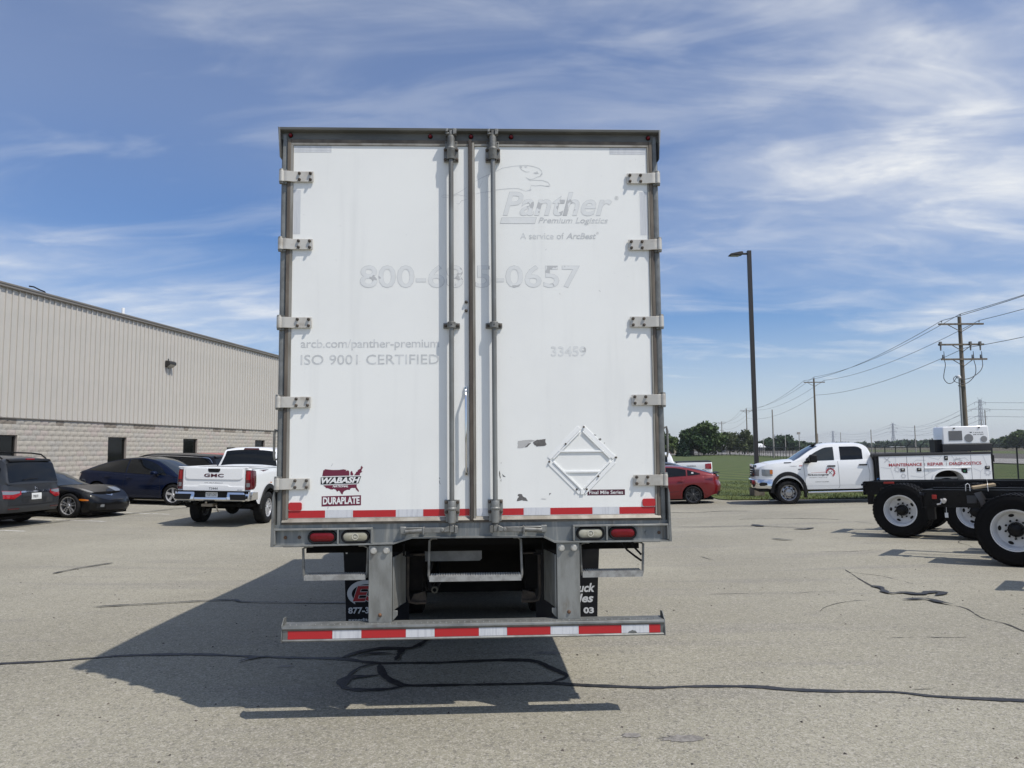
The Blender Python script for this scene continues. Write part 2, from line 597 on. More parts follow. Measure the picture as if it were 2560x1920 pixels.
for (x, y, a, b) in ((1.01, 4.8, 0.13, 0.055), (0.71, 4.86, 0.06, 0.04), (-1.87, 6.45, 0.06, 0.03), (0.29, 6.8, 0.11, 0.05)):
    mb = MB()
    k = 26
    ring = [(x + a * math.cos(t) * q, y + b * math.sin(t) * q) for t, q in ((2 * math.pi * i / k, 1 + 0.22 * math.sin(3 * i) + random.uniform(-0.1, 0.1)) for i in range(k))]
    mb.add([(u, v, gz(u, v) + 0.003) for u, v in ring], [tuple(range(k))])
    mb.build('stain', OIL, lot)
for (x0, y0, x1, y1) in ((-17.0, 16.6, -11.9, 15.73), (-16.9, 19.05, -11.42, 18.21), (-16.3, 21.65, -10.86, 20.73), (-15.7, 24.1, -10.22, 23.12), (-15.2, 26.7, -9.62, 25.6), (-14.6, 29.2, -9.0, 28.1), (-14.0, 31.8, -8.4, 30.6)):
    mb = MB()
    ribbon(mb, [(x0, y0), (lerp(x0, x1, .5), lerp(y0, y1, .5)), (x1, y1)], 0.10, z=0.003, jit=0.12, step=0.3, taper=False)
    mb.build('parking_line', PAINTLINE, lot)
# grit and small debris lying on the asphalt
deb = MB()
for i in range(420):
    y = 3.2 + 15 * random.random() ** 1.7
    x = random.uniform(-0.72, 0.72) * y
    s_ = random.uniform(0.004, 0.014)
    a = random.uniform(0, 6.28)
    z = gz(x, y) + 0.001
    deb.add([(x + s_ * math.cos(a), y + s_ * math.sin(a), z), (x + s_ * math.cos(a + 2), y + s_ * math.sin(a + 2.2), z), (x + s_ * 1.3 * math.cos(a + 4), y + s_ * math.sin(a + 4), z), (x, y, z + s_ * 0.7)], [(0, 1, 3), (1, 2, 3), (2, 0, 3)])
o = deb.build('grit', M('grit', (0.12, 0.10, 0.085), 0.9, col2=(0.035, 0.03, 0.028), ns=3), lot)
o['kind'] = 'stuff'


# lawn with mowing stripes
def lawn_mat():
    m = M('mown grass', (0.088, 0.112, 0.018), 0.9, col2=(0.062, 0.086, 0.013), ns=0.9, nlo=0.38, nhi=0.66, bump=0.6, bs=25)
    n, l = m.node_tree.nodes, m.node_tree.links
    b = n['Principled BSDF']
    prev = b.inputs['Base Color'].links[0].from_socket
    t = n.new('ShaderNodeTexCoord').outputs['Object']
    wv = N(n, 'ShaderNodeTexWave', i_Scale=0.14, i_Distortion=2.6, i_Detail=1.0, i_Detail_Scale=0.35)
    wv.bands_direction = 'X'
    mp = n.new('ShaderNodeMapping')
    mp.inputs['Rotation'].default_value = (0, 0, R(-14))
    l.new(t, mp.inputs[0])
    l.new(mp.outputs[0], wv.inputs[0])
    mx = N(n, 'ShaderNodeMix', data_type='RGBA', blend_type='MULTIPLY')
    l.new(ramp(n, l, wv.outputs[1], 0.3, 0.7), mx.inputs[0])
    l.new(prev, mx.inputs[6])
    mx.inputs[7].default_value = (0.55, 0.62, 0.60, 1)
    dry = N(n, 'ShaderNodeTexNoise', i_Scale=0.35, i_Detail=4.0)
    l.new(t, dry.inputs[0])
    m2 = N(n, 'ShaderNodeMix', data_type='RGBA')
    l.new(math_n(n, l, 'MULTIPLY', ramp(n, l, dry.outputs[0], 0.58, 0.72), 0.55), m2.inputs[0])
    l.new(mx.outputs[2], m2.inputs[6])
    m2.inputs[7].default_value = (0.105, 0.088, 0.038, 1)
    l.new(m2.outputs[2], b.inputs['Base Color'])
    return m


LAWN = lawn_mat()


def sheet(name, outline, mat, z=0.02, inner=None):
    pts = [Vector(p) for p in outline]
    n = len(pts)
    ed = [(i, (i + 1) % n) for i in range(n)]
    x0, x1 = min(p.x for p in pts), max(p.x for p in pts)
    y0, y1 = min(p.y for p in pts), max(p.y for p in pts)
    extra = [Vector((x, y)) for x in (-16, -10, -4, -2, 2, 3, 8, 13, 24) for y in (0, 15, 20, 25, 30, 45, 70, 120) if x0 < x < x1 and y0 < y < y1]
    r_ = mg.delaunay_2d_cdt(pts + extra, ed, [list(range(n))], 1, 1e-4)
    mb = MB()
    mb.add([(p.x, p.y, gz(p.x, p.y) + z) for p in r_[0]], [tuple(f) for f in r_[2]])
    o = mb.build(name, mat, recalc=False)
    if o.data.polygons and o.data.polygons[0].normal.z < 0:
        o.data.flip_normals()
    return o


lawn_edge = [(8.25, 36.0), (8.12, 32.5), (8.05, 30.4), (8.3, 29.8), (9.3, 29.35), (10.66, 28.84), (12.58, 28.14), (16, 26.9), (20, 25.4), (33, 20.5), (45, 16)]
lawn = struct(sheet('lawn', [(-70, 64), (-30, 52), (4, 48), (8.0, 44), (8.5, 40)] + lawn_edge + [(47, 60), (50, 120), (53, 184), (-60, 190)], LAWN, 0.03))
# tufts along the near part of the lawn
gb = MB()
for i in range(15000):
    y = 27.6 + 16 * random.random() ** 1.6
    x = random.uniform(7.9, 19)
    ye = interp([(8.0, 30.6), (8.3, 29.8), (9.3, 29.35), (10.66, 28.84), (12.58, 28.14), (16, 26.9), (20, 25.4)], x)
    if y < ye - 0.05 or (x < 8.3 and y > 30):
        continue
    hgt = random.uniform(0.03, 0.085) * (1.25 if y < ye + 0.25 else 1)
    a = random.uniform(0, 6.28)
    wd = 0.016
    z = gz(x, y) + 0.02
    gb.add([(x + wd * math.cos(a), y + wd * math.sin(a), z), (x - wd * math.cos(a), y - wd * math.sin(a), z), (x + random.uniform(-.03, .03), y + random.uniform(-.03, .03), z + hgt)], [(0, 1, 2)])
o = gb.build('grass', M('grass blades', (0.085, 0.108, 0.020), 0.8, col2=(0.115, 0.12, 0.034), ns=2.5), recalc=False)
o['kind'] = 'stuff'
o['label'] = 'short green grass blades on the mown lawn'
o['category'] = 'grass'

ROADM = M('pale road', (0.30, 0.285, 0.265), 0.9, col2=(0.25, 0.24, 0.225), ns=0.4)
BALLAST = M('dark gravel', (0.125, 0.112, 0.10), 0.95, col2=(0.085, 0.078, 0.07), ns=1.5)
VERGE = M('verge grass', (0.085, 0.115, 0.030), 0.95, col2=(0.12, 0.125, 0.05), ns=0.4)
struct(sheet('road', [(46, -20), (64, -20), (66, 100), (84, 420), (66, 420), (49, 100)], ROADM, 0.05))
struct(sheet('gravel_track', [(64.5, -20), (88, -20), (98, 130), (130, 420), (85, 420), (66.5, 100)], BALLAST, 0.045))
struct(sheet('verge', [(88.5, -20), (112, -20), (125, 130), (165, 420), (131, 420), (98.5, 130)], VERGE, 0.04))
struct(sheet('gravel_yard', [(-60, 191), (53, 185), (60, 250), (70, 330), (-60, 335)], M('pale gravel', (0.20, 0.185, 0.165), 0.95, col2=(0.14, 0.125, 0.105), ns=0.15), 0.03))

# ------------------------------------------------------------------ box truck
GALV = M('galvanised steel', (0.24, 0.245, 0.235), 0.52, 0.5, col2=(0.155, 0.16, 0.155), ns=9, nlo=0.35, nhi=0.7, bump=0.12, bs=40, col3=(0.16, 0.15, 0.14), n3s=18, n3lo=0.6, n3hi=0.75)
GALVL = M('bright galvanised steel', (0.31, 0.315, 0.30), 0.5, 0.45, col2=(0.215, 0.215, 0.20), ns=12, nlo=0.35, nhi=0.7, stretch=(1, 1, 0.35), bump=0.1, bs=60, col3=(0.22, 0.20, 0.17), n3s=16, n3lo=0.62, n3hi=0.8)
SILLM = M('weathered sill steel', (0.20, 0.215, 0.22), 0.5, 0.45, col2=(0.34, 0.34, 0.315), ns=10, nlo=0.45, nhi=0.72, stretch=(2.2, 1, 0.22), col3=(0.15, 0.14, 0.125), n3s=7, n3lo=0.55, n3hi=0.75, bump=0.1, bs=50)
CAST = M('cast zinc hardware', (0.24, 0.24, 0.225), 0.55, 0.45, col2=(0.155, 0.15, 0.135), ns=14, bump=0.15, bs=90)
RODM = M('zinc lock rod', (0.245, 0.25, 0.24), 0.48, 0.5, col2=(0.17, 0.165, 0.15), ns=5, stretch=(1, 1, 0.4), col3=(0.36, 0.36, 0.35), n3s=30, n3lo=0.66, n3hi=0.8)
ALU = M('aluminium trim', (0.34, 0.32, 0.28), 0.55, 0.4, col2=(0.22, 0.20, 0.165), ns=6, stretch=(1, 1, 0.3))
HINGE = M('hinge strap alloy', (0.58, 0.555, 0.50), 0.5, 0.35, col2=(0.42, 0.38, 0.32), ns=10, nlo=0.45, nhi=0.75)
GASKET = M('door gasket rubber', (0.105, 0.088, 0.072), 0.8, col2=(0.17, 0.145, 0.115), ns=8, stretch=(1, 1, 0.3))
RUST = M('rusty bolt', (0.11, 0.075, 0.055), 0.75, 0.3, col2=(0.20, 0.10, 0.05), ns=60)
BOLT = M('dark bolt', (0.075, 0.065, 0.055), 0.6, 0.4, col2=(0.13, 0.10, 0.075), ns=50)
BRIGHTBOLT = M('bright bolt', (0.62, 0.60, 0.55), 0.4, 0.6)
REDTAPE = M('red reflective tape', (0.47, 0.020, 0.025), 0.35, col2=(0.40, 0.03, 0.03), ns=16, stretch=(4, 1, 0.3), nlo=0.5, nhi=0.8)
WHITETAPE = M('white reflective tape', (0.66, 0.67, 0.69), 0.35, col2=(0.53, 0.54, 0.57), ns=14, stretch=(4, 1, 0.3), nlo=0.45, nhi=0.7)
OLDTAPE = M('grey reflective tape', (0.60, 0.615, 0.63), 0.4, col2=(0.68, 0.69, 0.70), ns=10, stretch=(3, 1, 0.4))
GHOST = M('ghost of removed lettering', (0.735, 0.745, 0.73), 0.5, col2=(0.775, 0.785, 0.77), ns=7, nlo=0.42, nhi=0.60, col3=(0.52, 0.525, 0.52), n3s=7, n3lo=0.60, n3hi=0.62)
GHOSTEDGE = M('dirt line round removed lettering', (0.46, 0.47, 0.465), 0.6, col2=(0.57, 0.58, 0.57), ns=9)
GHOSTDK = M('glue left by removed lettering', (0.55, 0.56, 0.555), 0.55, col2=(0.70, 0.71, 0.70), ns=14, nlo=0.4, nhi=0.62)
MAROON = M('maroon decal', (0.155, 0.018, 0.045), 0.4)
BLACKV = M('black vinyl', (0.012, 0.012, 0.015), 0.4, spec=0.3)
WHITEV = M('white vinyl', (0.80, 0.80, 0.79), 0.4)
REDLENS = M('red lens', (0.15, 0.005, 0.008), 0.25, coat=0.15, spec=0.3, col2=(0.17, 0.005, 0.008), ns=70)
CLEARLENS = M('clear lens', (0.33, 0.31, 0.23), 0.2, coat=0.4, col2=(0.44, 0.42, 0.33), ns=9)
RUBBER = M('black rubber', (0.010, 0.010, 0.011), 0.65, spec=0.2, bump=0.1, bs=80)
FLAP = M('mud flap rubber', (0.008, 0.008, 0.011), 0.55, col2=(0.014, 0.014, 0.014), ns=4, spec=0.2)
CHROME = M('chrome', (0.75, 0.75, 0.76), 0.09, 1.0)
UNDER = M('dirty undercarriage', (0.007, 0.0065, 0.006), 0.85, spec=0.15, col2=(0.016, 0.014, 0.012), ns=4, nlo=0.5, nhi=0.75)
TYRE = M('tyre rubber', (0.009, 0.009, 0.010), 0.78, spec=0.2, col2=(0.018, 0.0175, 0.017), ns=9, bump=0.2, bs=60)


def door_mat():
    m = M('white composite door', (0.87, 0.872, 0.835), 0.42, col2=(0.83, 0.832, 0.80), ns=1.1, nlo=0.4, nhi=0.7, bump=0.07, bs=220)
    n, l = m.node_tree.nodes, m.node_tree.links
    b = n['Principled BSDF']
    prev = b.inputs['Base Color'].links[0].from_socket
    t = n.new('ShaderNodeTexCoord').outputs['Object']

    def dirt(prev, scale, lo, hi, amt, col, stretch=None, mask=True):
        src = t
        if stretch:
            mp = n.new('ShaderNodeMapping')
            mp.inputs['Scale'].default_value = stretch
            l.new(t, mp.inputs[0])
            src = mp.outputs[0]
        q = N(n, 'ShaderNodeTexNoise', i_Scale=scale, i_Detail=3.0, i_Roughness=0.7)
        l.new(src, q.inputs[0])
        f = ramp(n, l, q.outputs[0], lo, hi)
        if mask:
            k = N(n, 'ShaderNodeTexNoise', i_Scale=1.3, i_Detail=2.0)
            l.new(t, k.inputs[0])
            f = math_n(n, l, 'MULTIPLY', f, ramp(n, l, k.outputs[0], 0.38, 0.62))
        mx = N(n, 'ShaderNodeMix', data_type='RGBA')
        l.new(math_n(n, l, 'MULTIPLY', f, amt), mx.inputs[0])
        l.new(prev, mx.inputs[6])
        mx.inputs[7].default_value = (*col, 1)
        return mx.outputs[2]
    prev = dirt(prev, 55, 0.715, 0.76, 0.85, (0.19, 0.18, 0.17))
    prev = dirt(prev, 26, 0.74, 0.79, 0.7, (0.30, 0.29, 0.27))
    prev = dirt(prev, 2.0, 0.50, 0.82, 0.20, (0.55, 0.555, 0.54), (3.5, 1, 0.25), False)
    l.new(prev, b.inputs['Base Color'])
    return m


DOORW = door_mat()
TRUCK = thing('box_truck', 'white box truck seen from the rear with closed swing doors, red and white bumper tape', 'truck', (-0.264, 5.137, 0), R(2.415))
T = TRUCK
ZT, ZS = 4.187, 1.38
# cargo body
mb = MB()
mb.box(-1.285, -1.25, 0.10, 7.9, 1.42, 4.165)
mb.box(1.25, 1.285, 0.10, 7.9, 1.42, 4.165)
mb.box(-1.249, 1.249, 0.10, 7.9, 4.125, 4.165)
mb.box(-1.249, 1.249, 7.86, 7.9, 1.42, 4.12)
mb.build('cargo_body', M('white box panel', (0.74, 0.75, 0.75), 0.4, col2=(0.66, 0.67, 0.67), ns=1.5), T)
mb = MB()
mb.box(-1.27, 1.27, 0.12, 7.88, 1.36, 1.419)
for y in [0.5 + 0.42 * i for i in range(18)]:
    mb.box(-1.2, 1.2, y, y + 0.06, 1.27, 1.359)
mb.build('floor', UNDER, T)
for s_ in (-1, 1):
    mb = MB()
    mb.box(s_ * 1.30, s_ * 1.286, 0.10, 7.9, 1.385, 1.50)
    mb.box(s_ * 1.30, s_ * 1.286, 0.10, 7.9, 4.10, 4.18)
    mb.build('side_rail', GALVL, T)

# rear frame: header, posts, sill
mb = MB()
mb.prism([(0.005, 4.117), (0.005, 4.165), (-0.035, 4.172), (-0.038, 4.189), (0.10, 4.189), (0.10, 4.117)], -1.3, 1.3, 'x')
mb.build('header', M('dark weathered header', (0.115, 0.118, 0.110), 0.6, 0.35, col2=(0.165, 0.165, 0.15), ns=5, stretch=(0.5, 1, 2)), T, 0.002)
for s_ in (-1, 1):
    mb = MB()
    mb.prism([(s_ * 1.249, 0.012), (s_ * 1.249, 0.10), (s_ * 1.293, 0.10), (s_ * 1.293, 0.02), (s_ * 1.283, 0.004), (s_ * 1.262, 0.004)], 1.385, 4.155, 'z')
    # flared lower gusset and upper corner wing
    mb.prism([(s_ * 1.2935, 1.3805), (s_ * 1.313, 1.3805), (s_ * 1.306, 1.70), (s_ * 1.2935, 1.745)], -0.035, 0.10, 'y')
    mb.prism([(s_ * 1.2935, 4.185), (s_ * 1.308, 4.192), (s_ * 1.2935, 3.98)], -0.038, 0.09, 'y')
    mb.build('corner_post', GALV, T, 0.002)
    # grab rail along the outer edge
    mb = MB()
    mb.tube([(s_ * 1.288, 0.03, 2.13), (s_ * 1.310, 0.03, 2.14), (s_ * 1.316, 0.03, 2.11), (s_ * 1.316, 0.03, 1.97), (s_ * 1.310, 0.03, 1.94), (s_ * 1.288, 0.03, 1.95)], 0.008, 8)
    mb.build('side_handle', CAST, T)
sill = MB()
low = [(-1.304, 1.381), (-0.52, 1.388), (-0.40, 1.424), (0.46, 1.419), (0.535, 1.383), (1.304, 1.381)]
sill.prism(low + [(1.304, 1.519), (-1.304, 1.519)], 0.0, 0.06)
SILL = sill.build('sill', SILLM, T)
lip = MB()
for (a, b) in zip(low, low[1:]):
    d = (Vector((b[0] - a[0], b[1] - a[1]))).normalized()
    n_ = Vector((-d.y, d.x)) * 0.009
    lip.prism([(a[0], a[1] - 0.001), (b[0], b[1] - 0.001), (b[0] + n_.x, b[1] + n_.y), (a[0] + n_.x, a[1] + n_.y)], -0.03, -0.0005)
lip.build('sill_lip', GALVL, SILL)
for s_ in (-1, 1):
    fr = MB()
    x0, x1 = 0.656, 1.296
    for (a, b, c, d) in ((x0, x1, 1.484, 1.496), (x0, x0 + 0.012, 1.3935, 1.484), (0.876, 0.886, 1.3935, 1.484), (x1 - 0.012, x1, 1.3935, 1.484)):
        fr.box(s_ * a, s_ * b, -0.032, -0.0007, c, d)
    fr.build('lamp_surround', GALVL, SILL, 0.002)
    # dark recessed backing inside the surround
    for xx in ((1.135, 1.225) if s_ < 0 else (1.235, 1.15)):
        mb = MB()
        mb.cyl((s_ * xx, -0.001, 1.437), (s_ * xx, -0.009, 1.437), 0.0115, 0.010, 10)
        mb.build('bolt', RUST if not (s_ > 0 and xx < 1.2) else SILLM, SILL)


def oval(cx_, cz_, hw, hh, n=10):
    rr = hh
    pts = []
    for i in range(n + 1):
        t = -math.pi / 2 + math.pi * i / n
        pts.append((cx_ + hw - rr + rr * math.cos(t), cz_ + rr * math.sin(t)))
    for i in range(n + 1):
        t = math.pi / 2 + math.pi * i / n
        pts.append((cx_ - hw + rr + rr * math.cos(t), cz_ + rr * math.sin(t)))
    return pts


for xx, red in ((-0.984, True), (-0.769, False), (0.774, False), (0.989, True)):
    mb = MB()
    o1, o2, o3 = oval(xx, 1.439, 0.094, 0.042), oval(xx, 1.439, 0.080, 0.029), oval(xx, 1.439, 0.088, 0.037)
    rows = [[(x, y, z) for x, z in o_] for y, o_ in ((-0.001, o1), (-0.018, o1), (-0.026, o3), (-0.024, o2), (-0.010, o2))]
    mb.grid(rows, closed=True)
    L = mb.build('tail_lamp' if red else 'reverse_lamp', RUBBER, T)
    mb = MB()
    k = len(o2)
    o4, o5 = oval(xx, 1.439, 0.072, 0.022), oval(xx, 1.439, 0.040, 0.010)
    mb.grid([[(x, y, z) for x, z in o_] for y, o_ in ((-0.012, o2), (-0.019, o2), (-0.024, o4), (-0.026, o5))], closed=True)
    mb.add([(x, -0.026, z) for x, z in o5], [tuple(range(len(o5)))])
    mb.build('lens', REDLENS if red else CLEARLENS, L)
    if not red:
        mb = MB()
        mb.lathe([(0.021, -0.0262), (0.021, -0.029), (0.017, -0.029), (0.017, -0.0262)], (xx, 0, 1.439), 'y', 20)
        mb.box(xx - 0.008, xx - 0.002, -0.029, -0.0263, 1.433, 1.445)
        mb.box(xx + 0.002, xx + 0.008, -0.029, -0.0263, 1.433, 1.445)
        mb.build('lens_ring', M('clear lens ring', (0.62, 0.60, 0.52), 0.2), L)

# doors
DOOR = {}
for nm, x0, x1 in (('door', -1.210, -0.022), ('door', 0.020, 1.216)):
    mb = MB()
    mb.box(x0, x1, 0.004, 0.05, 1.558, 4.077)
    d = mb.build(nm, DOORW, T, 0.002)
    d['label'] = 'left rear door, white panel with long chrome grab bar' if x0 < 0 else 'right rear door, white panel with diamond placard holder'
    DOOR[x0 < 0] = d
DL, DR = DOOR[True], DOOR[False]
for d, x0, x1 in ((DL, -1.249, 0.001), (DR, 0.001, 1.249)):
    s_ = -1 if x0 < 0 else 1
    gk = MB()   # rubber seal round the opening, mitred aluminium edge inside it
    xa, xb = (x0, x0 + 0.022) if s_ < 0 else (x1 - 0.022, x1)
    gk.box(xa, xb, -0.006, 0.03, 1.535, 4.117)
    gk.box(x0 + 0.023 if s_ < 0 else x0 + 0.001, x1 - 0.001 if s_ < 0 else x1 - 0.023, -0.006, 0.03, 4.094, 4.117)
    gk.box(x0 + 0.001, x1 - 0.001, -0.010, 0.03, 1.5195, 1.5345)
    gk.build('gasket', GASKET, d, 0.003)
    al = MB()
    xa, xb = (-1.226, -1.2105) if s_ < 0 else (1.2165, 1.226)
    al.box(xa, xb, -0.004, 0.03, 1.558, 4.077)
    al.box(x0 + 0.024 if s_ < 0 else x0 + 0.019, x1 - 0.024 if s_ < 0 else x1 - 0.024, -0.004, 0.03, 4.078, 4.0935)
    al.prism([(-0.020, 1.5355), (0.0035, 1.5575), (0.03, 1.5575), (0.03, 1.5355)], x0 + 0.001, x1 - 0.001, 'x')
    al.build('edge_trim', ALU, d)
ov = MB()   # overlapping centre seal
ov.box(-0.0215, 0.0005, -0.022, 0.03, 1.5345, 4.118)
ov.build('centre_seal', M('worn centre seal', (0.060, 0.050, 0.043), 0.75, col2=(0.13, 0.108, 0.085), ns=5, stretch=(1, 1, 0.35), nlo=0.42, nhi=0.7), DL, 0.004)
ov = MB()
ov.box(0.002, 0.018, -0.010, 0.03, 1.536, 4.10)
ov.build('centre_trim', ALU, DR, 0.002)

# hinges: strap, knuckle, pin, four bolts
def hinge(s_, z):
    x = lambda v: s_ * v
    mb = MB()
    prof = [(1.296, -0.014), (1.262, -0.026), (1.240, -0.026), (1.205, -0.014), (1.071, -0.012)]
    hh = 0.036
    rows = []
    for zz_ in (z - hh, z + hh):
        rows.append([(x(a), b, zz_) for a, b in prof])
    back = [(x(a), b + 0.010, 0) for a, b in reversed(prof)]
    poly = [(x(a), b) for a, b in prof] + [(x(a), b + 0.010) for a, b in reversed(prof)]
    mb.prism(poly, z - hh, z + hh, 'z')
    mb.cyl((x(1.282), -0.016, z - 0.037), (x(1.282), -0.016, z + 0.037), 0.0185, None, 14)
    h = mb.build('hinge', HINGE, T, 0.0015)
    for e in (-1, 1):
        mb = MB()
        mb.cyl((x(1.284), -0.016, z + e * 0.0372), (x(1.284), -0.016, z + e * 0.050), 0.0165, 0.013, 12)
        mb.box(x(1.300), x(1.250), -0.012, 0.004, z + e * 0.0375, z + e * 0.049)
        mb.build('hinge_pin', CAST, h)
    for bx in (1.165, 1.091):
        for bz in (-0.0215, 0.0215):
            mb = MB()
            mb.lathe([(0.0, -0.029), (0.006, -0.028), (0.0095, -0.024), (0.0105, -0.0135)], (x(bx), 0.0, z + bz), 'y', 10)
            mb.build('bolt', BOLT, h)


for z in (3.853, 3.386, 2.853, 2.321, 1.784):
    hinge(-1, z)
    hinge(1, z)

# lock rods with brackets, cams and handles
def lockrod(xr, s_):
    YR = -0.040
    mb = MB()
    mb.cyl((xr, YR, 1.50), (xr, YR, 4.14), 0.0165, None, 16)
    rod = mb.build('lock_rod', RODM, T)
    # top bracket
    mb = MB()
    mb.prism([(xr - 0.050, 3.962), (xr + 0.050, 3.962), (xr + 0.050, 4.045), (xr + 0.042, 4.062), (xr + 0.042, 4.103), (xr - 0.042, 4.103), (xr - 0.042, 4.062), (xr - 0.050, 4.045)], -0.020, 0.003)
    mb.lathe([(0.0255, 3.968), (0.0275, 3.972), (0.0265, 4.035), (0.030, 4.040), (0.030, 4.046), (0.0245, 4.052), (0.0245, 4.128), (0.021, 4.131), (0.017, 4.131)], (xr, YR, 0), 'z', 20)
    b = mb.build('rod_bracket', CAST, T, 0.002)
    for bx in (-0.040, 0.040):
        for bz in (3.973, 4.042):
            m2 = MB()
            m2.lathe([(0, -0.034), (0.007, -0.033), (0.0105, -0.028), (0.011, -0.0205)], (xr + bx, 0, bz), 'y', 10)
            m2.build('bolt', BOLT, b)
        m2 = MB()
        m2.cyl((xr + bx * 0.86, -0.0207, 4.093), (xr + bx * 0.86, -0.0215, 4.093), 0.005, None, 8)
        m2.build('bolt_hole', BLACKV, b)
    # cam and keeper at the header
    mb = MB()
    mb.lathe([(0.0, 4.1315), (0.022, 4.1315), (0.022, 4.138), (0.0, 4.139)], (xr, YR, 0), 'z', 16)
    mb.prism([(xr - 0.012, 4.139), (xr + 0.012, 4.139), (xr + 0.010, 4.168), (xr - 0.010, 4.170)], YR - 0.014, YR + 0.014)
    mb.box(xr - 0.036, xr - 0.013, -0.060, -0.001, 4.140, 4.152)
    mb.prism([(xr - 0.036, 4.155), (xr - 0.020, 4.155), (xr - 0.020, 4.178), (xr - 0.036, 4.172)], -0.066, -0.012)
    mb.prism([(xr + 0.013, 4.136), (xr + 0.036, 4.142), (xr + 0.038, 4.176), (xr + 0.014, 4.182)], -0.062, -0.012)
    mb.build('cam_keeper', CAST, T, 0.003)
    # middle guide
    mb = MB()
    z = 2.829
    mb.prism([(xr - 0.056, z - 0.018), (xr - 0.030, z - 0.020), (xr + 0.030, z - 0.020), (xr + 0.056, z - 0.018), (xr + 0.056, z + 0.018), (xr + 0.030, z + 0.020), (xr - 0.030, z + 0.020), (xr - 0.056, z + 0.018)], -0.010, 0.003)
    arc = [(xr + 0.028 * math.cos(t), YR - 0.026 * math.sin(t)) for t in [math.pi * i / 10 for i in range(11)]]
    mb.prism([(xr + 0.028, -0.0105)] + arc + [(xr - 0.028, -0.0105)], z - 0.021, z + 0.021, 'z')
    b = mb.build('rod_guide', CAST, T, 0.003)
    m2 = MB()
    m2.cyl((xr, YR - 0.0255, z), (xr, YR - 0.0275, z), 0.004, None, 8)
    m2.build('bolt_hole', BLACKV, b)
    for bx in (-0.042, 0.042):
        m2 = MB()
        m2.lathe([(0, -0.025), (0.007, -0.024), (0.0105, -0.019), (0.011, -0.0105)], (xr + bx, 0, z), 'y', 10)
        m2.build('bolt', BOLT, b)
    # bottom bracket
    mb = MB()
    mb.prism([(xr - 0.050, 1.670), (xr + 0.050, 1.670), (xr + 0.050, 1.580), (xr + 0.041, 1.560), (xr + 0.041, 1.526), (xr - 0.041, 1.526), (xr - 0.041, 1.560), (xr - 0.050, 1.580)], -0.020, 0.003)
    mb.lathe([(0.0255, 1.664), (0.0275, 1.660), (0.0265, 1.622), (0.031, 1.618), (0.031, 1.608), (0.0265, 1.604), (0.0255, 1.520), (0.021, 1.517), (0.017, 1.517)], (xr, YR, 0), 'z', 20)
    b = mb.build('rod_bracket', GALVL, T, 0.002)
    for bx in (-0.038, 0.038):
        for bz in (1.655, 1.590):
            m2 = MB()
            m2.lathe([(0, -0.034), (0.007, -0.033), (0.0105, -0.028), (0.011, -0.0205)], (xr + bx, 0, bz), 'y', 10)
            m2.build('bolt', BOLT, b)
    mb = MB()
    mb.lathe([(0.0, 1.516), (0.021, 1.516), (0.021, 1.509), (0.0, 1.508)], (xr, YR, 0), 'z', 16)
    mb.prism([(xr - 0.014, 1.508), (xr + 0.014, 1.508), (xr + 0.016, 1.462), (xr - 0.016, 1.462)], YR - 0.018, YR + 0.016)
    mb.prism([(xr - s_ * 0.040, 1.458), (xr - s_ * 0.018, 1.454), (xr - s_ * 0.018, 1.506), (xr - s_ * 0.038, 1.500)], -0.064, -0.008)
    mb.prism([(xr + s_ * 0.017, 1.468), (xr + s_ * 0.050, 1.462), (xr + s_ * 0.050, 1.490), (xr + s_ * 0.017, 1.505)], -0.070, -0.030)
    mb.build('cam_keeper', CAST, T, 0.003)
    # handle
    mb = MB()
    X = lambda v: xr + s_ * v
    mb.prism([(X(0.028), 1.462), (X(0.18), 1.460), (X(0.18), 1.494), (X(0.06), 1.494), (X(0.028), 1.488)], -0.066, -0.052)
    mb.cyl((X(0.060), -0.050, 1.478), (X(0.060), -0.075, 1.478), 0.0115, None, 12)
    mb.cyl((X(0.180), -0.058, 1.477), (X(0.305), -0.058, 1.470), 0.0165, None, 12)
    mb.prism([(X(0.178), 1.450), (X(0.190), 1.450), (X(0.190), 1.497), (X(0.178), 1.497)], -0.078, -0.002)
    mb.build('door_handle', CAST, T, 0.003)
    mb = MB()
    mb.prism([(X(0.292), 1.452), (X(0.335), 1.456), (X(0.337), 1.500), (X(0.300), 1.498)], -0.052, -0.001)
    mb.box(X(0.19), X(0.30), -0.070, -0.042, 1.490, 1.496)
    mb.build('handle_catch', GALVL, T, 0.004)


lockrod(-0.139, -1)
lockrod(0.146, 1)

# chrome grab bar on the left door, two bolt heads above it
mb = MB()
mb.tube([(-0.046, -0.004, 2.40), (-0.046, -0.012, 2.385), (-0.045, -0.038, 2.355), (-0.045, -0.042, 2.34), (-0.044, -0.042, 1.91), (-0.044, -0.038, 1.895), (-0.044, -0.012, 1.865), (-0.044, -0.004, 1.85)], 0.0075, 10)
mb.box(-0.0565, -0.0355, -0.008, 0.0035, 2.365, 2.418)
mb.box(-0.0545, -0.0335, -0.008, 0.0035, 1.828, 1.880)
gbar = mb.build('grab_bar', CHROME, DL, 0.002)
for x, z in ((-0.046, 2.408), (-0.046, 2.392), (-0.044, 1.852), (-0.044, 1.838)):
    m2 = MB()
    m2.cyl((x, -0.0082, z), (x, -0.0105, z), 0.0058, None, 8)
    m2.build('bolt', BLACKV, gbar)
for z in (2.992, 2.933):
    m2 = MB()
    m2.lathe([(0, -0.016), (0.007, -0.014), (0.010, -0.008), (0.0105, 0.0035)], (-0.041, 0, z), 'y', 10)
    m2.build('bolt', BOLT, DL)
